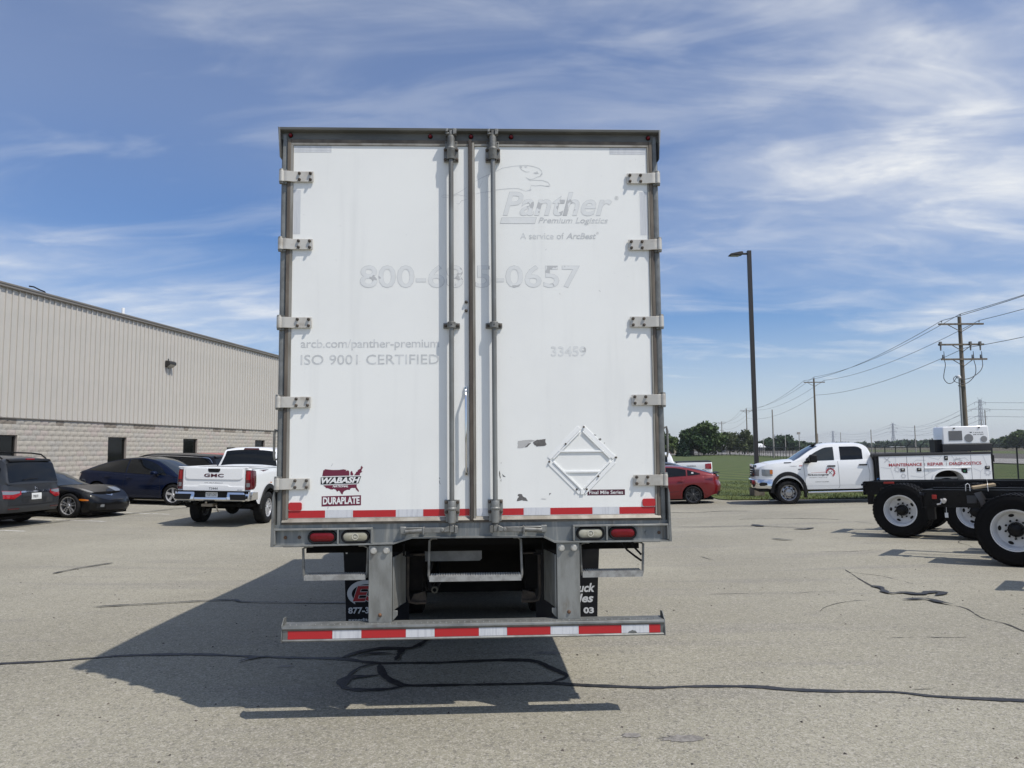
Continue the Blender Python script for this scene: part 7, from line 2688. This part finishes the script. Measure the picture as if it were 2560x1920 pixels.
p_ = on3(-0.50, -0.39, 1.150)
WOODM = M('raw lumber', (0.42, 0.33, 0.21), 0.8, col2=(0.30, 0.22, 0.13), ns=6, stretch=(0.6, 6, 6))
mb = MB()
mb.box(-0.17, 0.17, -0.045, 0.045, -0.02, 0.02)
wd = mb.build('wood_block', WOODM, None, 0.004)
wd.location = p_ + Vector((0, 0, 0.03))
wd.rotation_euler = (R(8), R(-9), h3 + R(28))
tag(wd, 'pale wood block lying tied on top of the near chassis rail', 'wood block')
mb = MB()
mb.tube([on3(-0.43, -0.445, 1.10), on3(-0.435, -0.46, 1.20), on3(-0.44, -0.40, 1.225), on3(-0.445, -0.35, 1.20), on3(-0.44, -0.44, 1.30)], 0.005, 5)
tag(mb.build('zip_tie', WHITEV), 'white zip tie holding the wood block to the rail', 'zip tie')
mb = MB()
mb.tube([on3(-0.75, -0.445, 1.10), on3(-0.745, -0.46, 1.20), on3(-0.72, -0.44, 1.225), on3(-0.69, -0.44, 1.20), on3(-0.685, -0.445, 1.10)], 0.006, 5)
tag(mb.build('zip_tie', WHITEV), 'white zip tie looped on the rail left of the wood block', 'zip tie')

# ------------------------------------------------------------------ lot light
LPX, LPY = 9.93, 31.5
lp = thing('light_pole', 'tall dark square light pole with one lamp head, on a concrete base by the lawn', 'light pole', (LPX, LPY, gz(LPX, LPY)))
DKBR = M('dark bronze pole', (0.030, 0.027, 0.026), 0.5)
mb = MB()
mb.prism([(-0.078, -0.078), (0.078, -0.078), (0.078, 0.078), (-0.078, 0.078)], 0.80, 10.15, 'z')
mb.build('pole', DKBR, lp, 0.01)
mb = MB()
mb.box(-0.24, 0.20, -0.30, 0.30, -0.05, 0.80)
mb.build('concrete_base', M('stained concrete', (0.20, 0.17, 0.13), 0.9, col2=(0.12, 0.10, 0.08), ns=3), lp, 0.02)
mb = MB()
mb.box(-0.30, -0.09, -0.03, 0.03, 9.98, 10.06)
mb.prism([(-0.28, 9.98), (-0.30, 10.09), (-0.40, 10.09), (-0.80, 10.01), (-0.84, 9.96), (-0.80, 9.945), (-0.34, 9.96)], -0.17, 0.17)
lh = mb.build('lamp_head', DKBR, lp, 0.01)
mb = MB()
mb.box(-0.76, -0.42, -0.12, 0.12, 9.925, 9.940)
mb.build('lens', M('lamp glass', (0.25, 0.25, 0.24), 0.3), lh)

# ------------------------------------------------------------------ wooden power poles and wires
WOODP = M('weathered pole wood', (0.20, 0.165, 0.125), 0.9, col2=(0.12, 0.098, 0.075), ns=3, stretch=(4, 4, 0.3), nlo=0.4, nhi=0.65)
PORC = M('grey insulator', (0.20, 0.20, 0.21), 0.3)
WIRE = M('power wire', (0.07, 0.07, 0.075), 0.5)
PP = [(35.3, 60, 12.0), (44.9, 114, 12.0), (62.1, 204, 12.0), (82.9, 305, 12.0)]
PL = ['large wooden power pole with three crossarms behind the service truck', 'wooden power pole with one crossarm behind the service truck cab', 'farther wooden power pole just left of the tall light pole', 'farthest wooden power pole beside the leafy trees']


def arm(mb, x0, x1, z, y0=-0.14):
    mb.box(x0, x1, y0 - 0.06, y0 + 0.06, z - 0.065, z + 0.065)


def pinins(mb, x, z):
    mb.lathe([(0.012, 0.0), (0.012, 0.09), (0.05, 0.10), (0.045, 0.15), (0.055, 0.16), (0.04, 0.21), (0.0, 0.22)], (x, -0.14, z), 'z', 8)


for i, ((x, y, z), lb) in enumerate(zip(PP, PL)):
    t = thing('power_pole', lb, 'power pole', (x, y, 0), group='wooden poles of the power line')
    mb = MB()
    mb.cyl((0, 0, -0.5), (0, 0, 12.05), 0.20 if i == 0 else 0.17, 0.135 if i == 0 else 0.12, 12)
    mb.build('pole', WOODP, t)
    f = 1.0 if i else 1.0
    zA = 11.45
    a0, a1 = (-1.75, 1.78) if i == 0 else (-1.55, 1.55)
    mb = MB()
    arm(mb, a0, a1, zA)
    mb.build('crossarm', WOODP, t)
    for sg in (-1, 1):
        mb = MB()
        mb.tube([(sg * 1.0, -0.14, zA - 0.06), (0.0, -0.16, zA - 0.62)], 0.03, 6)
        mb.build('brace', WOODP, t)
    for xx, zz_ in ((-1.5, zA + 0.06), (1.45, zA + 0.06), (0.0, 12.03)):
        mb = MB()
        pinins(mb, xx, zz_)
        mb.build('insulator', PORC, t)
    if i == 3:
        mb = MB()
        arm(mb, -0.9, 0.9, 8.6)
        mb.build('crossarm', WOODP, t)
    if i == 0:
        for zz_, b0, b1 in ((9.83, -1.85, 1.72), (8.67, -1.68, 1.9)):
            mb = MB()
            arm(mb, b0, b1, zz_)
            mb.build('crossarm', WOODP, t)
            for sg in (-1, 1):
                mb = MB()
                mb.tube([(sg * 0.75, -0.14, zz_ - 0.06), (0.05, -0.16, zz_ - 0.55)], 0.03, 6)
                mb.build('brace', WOODP, t)
        for xx in (-1.72, 0.62, 1.38):
            mb = MB()
            mb.box(xx - 0.07, xx + 0.07, -0.30, -0.08, 9.75, 10.05)
            mb.cyl((xx, -0.22, 9.75), (xx - 0.03, -0.26, 9.35), 0.07, 0.05, 8)
            mb.build('cutout', M('grey brown cutout', (0.15, 0.135, 0.12), 0.5), t)
        for xx in (-1.45, 0.85, 1.5):
            mb = MB()
            mb.cyl((xx - 0.10, -0.14, 8.74), (xx - 0.10, -0.14, 9.02), 0.055, 0.045, 8)
            mb.cyl((xx, -0.16, 8.60), (xx - 0.02, -0.18, 9.30), 0.045, 0.02, 8)
            mb.build('cable_end', M('dark cable end', (0.06, 0.06, 0.065), 0.5), t)
        for pts in ([(-1.45, -0.16, 8.6), (-1.42, -0.2, 8.2), (-1.6, -0.25, 7.5), (-1.62, -0.28, 7.1), (-1.35, -0.3, 6.78), (-0.95, -0.3, 6.85), (-0.62, -0.28, 7.3)], [(0.85, -0.16, 8.6), (0.88, -0.3, 8.0), (0.75, -0.35, 7.4), (0.2, -0.4, 6.85), (-0.3, -0.4, 6.72), (-0.8, -0.32, 6.9), (-0.9, -0.3, 7.15), (-0.66, -0.28, 7.36)], [(1.5, -0.16, 8.6), (1.42, -0.3, 8.1), (1.05, -0.4, 7.6), (0.3, -0.42, 7.15), (-0.35, -0.36, 7.1), (-0.66, -0.28, 7.3)]):
            mb = MB()
            P = [Vector(p) for p in pts]
            fine = []
            for k in range(len(P) - 1):
                a, b, c_, d_ = P[max(k - 1, 0)], P[k], P[k + 1], P[min(k + 2, len(P) - 1)]
                for j in range(5):
                    u_ = j / 5
                    fine.append(0.5 * ((2 * b) + (c_ - a) * u_ + (2 * a - 5 * b + 4 * c_ - d_) * u_ * u_ + (3 * b - a - 3 * c_ + d_) * u_ ** 3))
            fine.append(P[-1])
            mb.tube(fine, 0.028, 6)
            mb.build('riser_cable', WIRE, t)
        mb = MB()
        mb.cyl((-0.42, -0.26, 0), (-0.42, -0.26, 7.1), 0.075, None, 10)
        mb.build('conduit', M('grey conduit', (0.36, 0.37, 0.38), 0.5), t)
        mb = MB()
        mb.lathe([(0.16, 7.16), (0.17, 7.22), (0.13, 7.36), (0.0, 7.42)], (-0.48, -0.27, 0), 'z', 12)
        mb.build('conduit_cap', M('white cap', (0.74, 0.74, 0.74), 0.4), t)
        mb = MB()
        mb.box(-0.52, 0.0, -0.30, -0.18, 6.55, 6.62)
        mb.build('standoff', WOODP, t)
P0 = (25.4, 2.0, 12.0)
allp = [P0] + PP + [(104.0, 410.0, 12.0)]


def span(off, z, r_):
    mb = MB()
    for a, b in zip(allp, allp[1:]):
        a_, b_ = Vector((a[0] + off, a[1] - 0.14, z)), Vector((b[0] + off, b[1] - 0.14, z))
        pts = []
        for k in range(17):
            u_ = k / 16
            q = a_.lerp(b_, u_)
            q.z -= 4 * 0.9 * u_ * (1 - u_) * ((b_ - a_).length / 60)
            pts.append(q)
        mb.tube(pts, r_, 5)
    return mb


for off, z, lb in ((0.0, 12.25, 'top wire of the wooden pole line, over the pole tops'), (-1.5, 11.72, 'wire on the left end of the upper crossarms'), (1.45, 11.72, 'wire on the right end of the upper crossarms'), (0.2, 9.55, 'lowest wire of the wooden pole line, below the crossarms')):
    tag(span(off, z, 0.021).build('power_line', WIRE), lb, 'power line', 'wires between the wooden poles')

# ------------------------------------------------------------------ black security fence
FB = M('black fence steel', (0.014, 0.014, 0.015), 0.5)


def mesh_mat():
    m = bpy.data.materials.new('black chain link')
    m.use_nodes = True
    n, l = m.node_tree.nodes, m.node_tree.links
    b = n['Principled BSDF']
    b.inputs['Base Color'].default_value = (0.016, 0.016, 0.017, 1)
    b.inputs['Roughness'].default_value = 0.6
    uv = n.new('ShaderNodeTexCoord')
    sep = n.new('ShaderNodeSeparateXYZ')
    l.new(uv.outputs['Object'], sep.inputs[0])
    ln = N(n, 'ShaderNodeVectorMath', operation='LENGTH')
    cmb = n.new('ShaderNodeCombineXYZ')
    l.new(sep.outputs[0], cmb.inputs[0])
    l.new(sep.outputs[1], cmb.inputs[1])
    l.new(cmb.outputs[0], ln.inputs[0])
    out = None
    for sg in (1, -1):
        a = math_n(n, l, 'MULTIPLY', math_n(n, l, 'ADD', ln.outputs['Value'], math_n(n, l, 'MULTIPLY', sep.outputs[2], sg)), 14.0)
        fr = math_n(n, l, 'FRACT', a)
        w = math_n(n, l, 'LESS_THAN', fr, 0.13)
        out = w if out is None else math_n(n, l, 'MAXIMUM', out, w)
    l.new(out, b.inputs['Alpha'])
    return m


LINK = mesh_mat()


def fence(label, pts, spacing, group):
    a0 = pts[0]
    t = thing('security_fence', label, 'fence', (a0[0], a0[1], 0), group=group)
    ox, oy = a0
    posts = []
    for a, b in zip(pts, pts[1:]):
        a, b = Vector(a), Vector(b)
        n = max(1, int((b - a).length / spacing))
        for i in range(n):
            posts.append((a.lerp(b, i / n), (b - a).normalized()))
    posts.append((Vector(pts[-1]), posts[-1][1]))
    proto = None
    for p, d in posts:
        x, y = p.x - ox, p.y - oy
        z = gz(p.x, p.y)
        if proto is None:
            mb = MB()
            mb.cyl((0, 0, -0.1), (0, 0, 1.83), 0.038, None, 8)
            mb.tube([(0, 0, 1.80), (0.02, 0, 1.86), (0.30, -0.03, 2.16)], 0.024, 6)
            o = mb.build('post', FB, t)
            proto = o
        else:
            o = proto.copy()
            COL.objects.link(o)
        o.location = (x, y, z)
    for k, (h0, h1) in enumerate(((1.76, 1.80),)):
        mb = MB()
        mb.tube([(p.x - ox, p.y - oy, gz(p.x, p.y) + 1.78) for p, d in posts], 0.028, 6)
        mb.build('top_rail', FB, t)
    for q in (0.10, 0.19, 0.28):
        mb = MB()
        mb.tube([(p.x - ox + q, p.y - oy - q * 0.1, gz(p.x, p.y) + 1.86 + q * 1.05) for p, d in posts], 0.007, 4)
        mb.build('barbed_wire', FB, t)
    mb = MB()
    mb.grid([[(p.x - ox, p.y - oy, gz(p.x, p.y) + 0.02) for p, d in posts], [(p.x - ox, p.y - oy, gz(p.x, p.y) + 1.77) for p, d in posts]])
    mb.build('chain_link', LINK, t, recalc=False)
    return t


fence('long black chain link fence with barbed wire arms behind the service truck', [(24.3, 30.0), (24.8, 38.0), (37.5, 98.0), (48.0, 150.0)], 3.05, None)
fence('black chain link fence running away at the far end of the lawn', [(48.0, 150.2), (47.5, 185.0), (50.5, 235.0)], 3.05, None)
fence('low chain link fence along the far side of the lawn left of the fence corner', [(46.5, 172.0), (20.0, 178.0)], 9.0, None)

# ------------------------------------------------------------------ far poles, towers
STEEL = M('galvanised tower steel', (0.33, 0.35, 0.38), 0.6, 0.2)
PGR = M('grey wood pole', (0.33, 0.31, 0.28), 0.8)


def zx(px, py, Y):
    """point seen at photo pixel px, py when it stands Y metres ahead (used once to place far poles)"""
    d = fwd + rt * ((px - 1280) / 1923) + upv * ((960 - py) / 1923)
    k = Y / d.y
    return d.x * k, Y, CAM_H + d.z * k


for px, py, Y, r_, lb in ((1930.5, 1024, 130, 0.14, 'thin grey pole standing left of the service truck hood'), (1997.5, 1086, 150, 0.09, 'pole with a small lamp top above the service truck hood'), (1963, 1091, 170, 0.11, 'short grey pole between the thin pole and the lamp topped pole'), (1908, 1096, 190, 0.11, 'short grey pole just right of the tall light pole'), (2044, 1084, 160, 0.12, 'grey pole close beside the one-armed power pole'), (2101, 1081, 200, 0.10, 'thin pole above the front of the service truck roof'), (2177, 1074, 150, 0.11, 'thin pole just behind the rear of the service truck cab'), (2286.5, 1064, 120, 0.10, 'thin grey pole over the middle of the utility body'), (2341.5, 1067, 125, 0.09, 'thin pole left of the compressor, with a curved bracket'), (2462, 1025, 140, 0.12, 'dark pole right of the large power pole'), (2453, 1049, 150, 0.09, 'short dark pole behind the compressor'), (1768.5, 1074, 200, 0.16, 'grey pole in front of the leafy trees'), (1750, 1095, 210, 0.14, 'short grey pole left of the pole by the trees'), (1818, 1092, 210, 0.13, 'grey pole right of the farthest power pole'), (1836, 1090, 215, 0.12, 'grey pole left of the fence corner'), (1855, 1098, 200, 0.13, 'grey pole at the fence corner')):
    x, y, z = zx(px, py, Y)
    mb = MB()
    mb.cyl((0, 0, -0.3), (0, 0, z), r_, r_ * 0.75, 8)
    if px == 1997.5:
        mb.box(-0.35, 0.2, -0.15, 0.15, z, z + 0.45)
    if px == 2341.5:
        mb.tube([(0, 0, z), (0.5, 0, z - 0.1), (0.85, 0, z - 0.8), (0.6, 0, z - 1.3)], 0.05, 5)
    o = mb.build('grey_pole', PGR)
    o.location = (x, y, 0)
    tag(o, lb, 'pole', 'grey poles across the field')


def tower(label, x, y, h, s_):
    t = thing('transmission_tower', label, 'tower', (x, y, 0), R(10), group='lattice towers on the horizon')
    mb = MB()
    th = 0.28 * s_
    wd = lambda z: interp([(0, 5.0), (h * 0.45, 1.7), (h * 0.55, 1.35), (h, 0.95)], z)
    lv = [0, h * 0.16, h * 0.30, h * 0.42, h * 0.52, h * 0.60, h * 0.68, h * 0.76, h * 0.84, h * 0.92, h]
    for a, b in zip(lv, lv[1:]):
        wa, wb_ = wd(a), wd(b)
        ca = [(-wa, -wa, a), (wa, -wa, a), (wa, wa, a), (-wa, wa, a)]
        cb_ = [(-wb_, -wb_, b), (wb_, -wb_, b), (wb_, wb_, b), (-wb_, wb_, b)]
        for i in range(4):
            mb.tube([ca[i], cb_[i]], th, 4)
            j = (i + 1) % 4
            mb.tube([ca[i], cb_[j]], th * 0.6, 4)
            mb.tube([ca[j], cb_[i]], th * 0.6, 4)
            mb.tube([cb_[i], cb_[j]], th * 0.6, 4)
    mb.build('lattice', STEEL, t)
    for z, L in ((h * 0.64, 7.0), (h * 0.80, 11.0), (h * 0.95, 6.5)):
        mb = MB()
        for sg in (-1, 1):
            mb.tube([(0, 0, z + 1.2), (sg * L, 0, z)], th * 0.8, 4)
            mb.tube([(0, 0, z - 0.6), (sg * L, 0, z)], th * 0.8, 4)
            mb.tube([(sg * L, 0, z), (sg * L, 0, z - 3.2)], th * 0.6, 4)
        mb.build('crossarm', STEEL, t)
    mb = MB()
    for sg in (-1, 1):
        mb.tube([(sg * 0.6, 0, h - 0.5), (sg * 3.0, 0, h + 2.2)], th * 0.6, 4)
    mb.build('peak', STEEL, t)
    return t


tower('nearest lattice tower, rising behind the compressor right of the large power pole', 481, 790, 48, 0.8)
tower('middle lattice tower above the utility body', 800, 1620, 48, 1.4)
tower('far lattice tower above the front of the service truck roof', 956, 2300, 46, 1.7)
tower('faintest lattice tower beside the thin grey pole left of the service truck', 1020, 3000, 48, 1.6)
mb = MB()
TOW = [(1.6 * 481 - 800 * .6, 790 * 1.6 - 1620 * .6 - 400), (481, 790), (800, 1620), (956, 2300), (1020, 3000)]
for zz_, off in ((31, -11), (38, 11), (45, -6), (31, 7), (38, -11), (45, 6)):
    for a, b in zip(TOW[1:], TOW[2:]):
        pts = []
        for k in range(13):
            u_ = k / 12
            pts.append((lerp(a[0], b[0], u_) + off, lerp(a[1], b[1], u_), zz_ - 4 * 14 * u_ * (1 - u_)))
        mb.tube(pts, 0.16, 4)
    a, b = (481, 790), (900, 420)
    mb.tube([(lerp(a[0], b[0], k / 12) + off, lerp(a[1], b[1], k / 12), zz_ - 4 * 8 * (k / 12) * (1 - k / 12)) for k in range(13)], 0.10, 4)
o = mb.build('transmission_line', M('distant cable', (0.30, 0.32, 0.35), 0.6))
o['kind'] = 'stuff'
o['label'] = 'faint high voltage cables strung between the lattice towers'
o['category'] = 'cables'

# ------------------------------------------------------------------ trees
BARK = M('bark', (0.075, 0.060, 0.045), 0.95, col2=(0.12, 0.10, 0.08), ns=3)


def leafm(nm, a, b):
    m = M(nm, a, 0.75, col2=b, ns=0.55, nlo=0.4, nhi=0.62, spec=0.2)
    return m


LEAVES = [leafm('leaf mid green', (0.050, 0.082, 0.024), (0.082, 0.115, 0.038)), leafm('leaf dark green', (0.030, 0.060, 0.022), (0.048, 0.080, 0.030)), leafm('leaf olive', (0.060, 0.078, 0.032), (0.085, 0.10, 0.045)), leafm('needle green', (0.022, 0.048, 0.026), (0.032, 0.062, 0.034))]


def tree_meshes(seed, h, r_, kind, leaf, n=2600, size=0.42, airy=0.0):
    rn = random.Random(seed)
    tb = MB()
    cb_ = MB()
    tw = 0.03 * h
    if kind == 'cone':
        tb.cyl((0, 0, -0.2), (0, 0, h * 0.95), tw * 0.8, 0.03, 8)
        for i in range(n):
            z = h * (0.04 + 0.96 * rn.random() ** 1.4)
            rad = r_ * (1 - z / h) ** 0.9 * (0.6 + 0.45 * rn.random()) + 0.08
            a = rn.uniform(0, 6.283)
            c_ = Vector((rad * math.cos(a), rad * math.sin(a), z - rad * 0.25))
            leafq(cb_, rn, c_, size * rn.uniform(0.6, 1.2))
        return tb, cb_
    tb.tube([(0, 0, -0.3), (0.1, 0, h * 0.2), (0.0, 0.1, h * 0.42), (0.05, 0, h * 0.75)], tw, 8, r1=tw * 0.3)
    blobs = []
    for i in range(13):
        a = i * 2.4 + rn.uniform(-.4, .4)
        q = rn.random()
        z = h * rn.uniform(0.34, 0.90)
        rad = r_ * (0.25 + 0.55 * q) * (1.15 - abs(z / h - 0.55))
        c_ = Vector((rad * math.cos(a), rad * math.sin(a), z))
        blobs.append((c_, r_ * rn.uniform(0.26, 0.46)))
        st = Vector((0, 0, h * rn.uniform(0.18, 0.5)))
        tb.tube([st, st.lerp(c_, 0.5) + Vector((0, 0, 0.3)), c_], tw * 0.35, 5, r1=0.03)
    blobs.append((Vector((0, 0, h * 0.86)), r_ * 0.34))
    for i in range(n):
        c0, br = rn.choice(blobs)
        v = Vector((rn.gauss(0, 1), rn.gauss(0, 1), rn.gauss(0, 0.8))).normalized() * br * (rn.random() ** (0.45 - airy * 0.2)) * (1 + airy * rn.random() * 0.5)
        leafq(cb_, rn, c0 + v, size * rn.uniform(0.6, 1.3))
    return tb, cb_


def leafq(mb, rn, c_, s_):
    n_ = Vector((rn.gauss(0, 1), rn.gauss(0, 1), rn.gauss(0.5, 1))).normalized()
    a = n_.orthogonal().normalized()
    b = n_.cross(a)
    th = rn.uniform(0, 6.283)
    a, b = a * math.cos(th) + b * math.sin(th), b * math.cos(th) - a * math.sin(th)
    mb.add([c_ - a * s_, c_ + b * s_ * 0.55 - a * 0.1 * s_, c_ + a * s_, c_ - b * s_ * 0.6], [(0, 1, 2, 3)])


protos = {}


def plant_tree(label, px, py_top, Y, r_, kind='round', leaf=0, seed=1, n=2600, size=0.42, airy=0.0, name='tree'):
    x, y, z = zx(px, py_top, Y)
    t = thing(name, label, 'tree', (x, y, -0.05))
    tb, cb_ = tree_meshes(seed, z, r_, kind, leaf, n, size, airy)
    tb.build('trunk', BARK, t)
    cb_.build('crown', LEAVES[leaf], t, recalc=False)
    return t


plant_tree('tallest leafy green tree in the clump right of the box truck', 1757, 1058, 175, 3.5, 'round', 0, 3, 3400, 0.40, 0.35)
plant_tree('broad dark tree filling the left of the clump behind the pickups', 1731, 1072, 180, 3.0, 'round', 1, 4, 3000, 0.40, 0.25)
plant_tree('rounded tree at the right end of the leafy clump', 1784, 1085, 178, 3.1, 'round', 0, 5, 2800, 0.38, 0.2)
plant_tree('low bushy tree in the front of the leafy clump', 1745, 1092, 168, 2.9, 'round', 1, 6, 2600, 0.36, 0.1)
plant_tree('dark spruce tree beside the cream house', 1706, 1098, 165, 1.7, 'cone', 3, 7, 2400, 0.30, name='spruce_tree')
plant_tree('taller dark spruce behind the small spruce', 1713, 1088, 182, 2.0, 'cone', 3, 8, 2400, 0.32, name='spruce_tree')
plant_tree('airy tree with gaps between the farthest power pole and the fence', 1822, 1082, 200, 3.4, 'round', 2, 9, 1500, 0.36, 0.8)
plant_tree('airy forked tree left of the tall light pole', 1860, 1078, 195, 3.3, 'round', 2, 10, 1400, 0.36, 0.9)
plant_tree('small tree at the foot of the airy forked tree', 1876, 1106, 200, 2.0, 'round', 1, 11, 1200, 0.34, 0.2)
plant_tree('tree showing past the edge of the box truck', 1668, 1086, 190, 3.2, 'round', 0, 12, 2600, 0.40)
plant_tree('leafy tree at the right edge of the photo', 2556, 1082, 330, 6.5, 'round', 0, 13, 4200, 0.6)
plant_tree('shorter tree left of the tree at the right edge', 2530, 1090, 335, 5.0, 'round', 0, 14, 3200, 0.6)
plant_tree('tree right of centre in the far tree row over the truck hood', 1960, 1092, 330, 5.2, 'round', 1, 15, 2600, 0.6)
plant_tree('round tree at the left of the far tree row', 1922, 1100, 335, 4.6, 'round', 1, 16, 2200, 0.6)
# far woods along the horizon
rn = random.Random(77)
wood = MB()
for px0, px1, top, Y in ((1900, 2030, 1105, 360), (2030, 2190, 1110, 900), (2195, 2245, 1106, 700), (2235, 2370, 1103, 640), (2370, 2520, 1108, 800), (2480, 2620, 1100, 560), (1640, 1700, 1112, 600), (1690, 1900, 1112, 900)):
    k = int((px1 - px0) / 3.2)
    for i in range(k):
        px = lerp(px0, px1, (i + rn.random()) / k)
        yy = Y * rn.uniform(0.94, 1.06)
        x, y, z = zx(px, top + rn.uniform(-4, 5) + 2 * math.sin(px * 0.11), yy)
        hgt = max(z, 2.0)
        for j in range(60):
            v = Vector((rn.gauss(0, 1), rn.gauss(0, 1), rn.gauss(0, 1))).normalized() * rn.random() ** 0.4
            s_ = Y * 0.0030 * rn.uniform(0.7, 1.3)
            leafq(wood, rn, Vector((x + v.x * Y * 0.008, y + v.y * Y * 0.008, hgt * 0.52 + v.z * hgt * 0.46)), s_)
o = wood.build('distant_woods', leafm('far leaves', (0.034, 0.060, 0.028), (0.055, 0.082, 0.038)), recalc=False)
o['kind'] = 'stuff'
o['label'] = 'far line of trees along the horizon behind the service truck'
o['category'] = 'trees'

# ------------------------------------------------------------------ far buildings
CREAM = M('cream siding', (0.52, 0.46, 0.33), 0.8)
BROWNR = M('brown roof', (0.14, 0.085, 0.06), 0.85)
x, y, z = zx(1693, 1107, 230)
hs = thing('house', 'cream house with brown roof showing beside the box truck', 'house', (x, y, 0), R(8))
hs.scale = (0.62, 0.62, 0.78)
mb = MB()
mb.prism([(-2.2, 0), (2.2, 0), (2.2, 2.6), (0, 4.0), (-2.2, 2.6)], 0, 5)
mb.build('wall', CREAM, hs)
mb = MB()
mb.prism([(-2.5, 2.5), (0, 4.1), (2.5, 2.5), (2.5, 2.65), (0, 4.25), (-2.5, 2.65)], -0.3, 5.2)
mb.build('roof', BROWNR, hs)
mb = MB()
mb.box(-6.5, -2.21, 0.8, 5, 0, 2.0)
mb.build('wing', M('brown siding', (0.20, 0.12, 0.085), 0.8), hs)
mb = MB()
mb.prism([(0.3, 1.95), (5.3, 1.95), (5.3, 2.1), (3.0, 3.3), (2.8, 3.3), (0.3, 2.1)], -6.7, -2.3, 'x')
mb.build('wing_roof', BROWNR, hs)
for xx, zz_ in ((0.9, 2.55), (0.9, 0.8), (-4.5, 0.7)):
    mb = MB()
    yy = -0.03 if xx > 0 else 0.77
    mb.box(xx - 0.4, xx + 0.4, yy, yy + 0.02, zz_, zz_ + 0.9)
    mb.build('window', BRONZE, hs)
for px, py, Y, L, lb in ((1846, 1118, 260, 9.0, 'low shed with white roof behind the fence corner'), (1985, 1121, 420, 20.0, 'long low pale building beyond the fence over the truck hood'), (1948, 1121, 430, 16.0, 'low pale farm building left of the long pale building'), (2249, 1121, 600, 8.0, 'tiny white building at the wood edge over the utility body'), (1893, 1117, 250, 5.0, 'small white roofed shed behind the tall light pole')):
    x, y, z = zx(px, py, Y)
    b = thing('shed', lb, 'shed', (x, y, 0), R(6))
    mb = MB()
    mb.box(-L / 2, L / 2, 0, 6, 0, max(z - 0.3, 0.8))
    mb.build('wall', M('grey shed wall', (0.24, 0.22, 0.20), 0.8), b)
    mb = MB()
    mb.prism([(-0.4, max(z - 0.3, 0.8)), (3, z + 0.9), (6.4, max(z - 0.3, 0.8)), (6.4, max(z - 0.1, 1.0)), (3, z + 1.1), (-0.4, max(z - 0.1, 1.0))], -L / 2 - 0.3, L / 2 + 0.3, 'x')
    mb.build('roof', M('white metal roof', (0.70, 0.70, 0.69), 0.4), b)

# ------------------------------------------------------------------ air
hz_ = MB()
hz_.box(-1500, 1900, -60, 3600, -1.6, 62)
hzo = hz_.build('haze', M('haze volume', (1, 1, 1)))
hm = MATS['haze volume']
n, l = hm.node_tree.nodes, hm.node_tree.links
n.remove(n['Principled BSDF'])
pv = n.new('ShaderNodeVolumePrincipled')
pv.inputs['Color'].default_value = (0.86, 0.90, 0.96, 1)
pv.inputs['Density'].default_value = 0.00016
pv.inputs['Anisotropy'].default_value = 0.2
l.new(pv.outputs[0], n['Material Output'].inputs['Volume'])
hzo['kind'] = 'stuff'
hzo['label'] = 'thin pale summer haze filling the air'
hzo['category'] = 'haze'
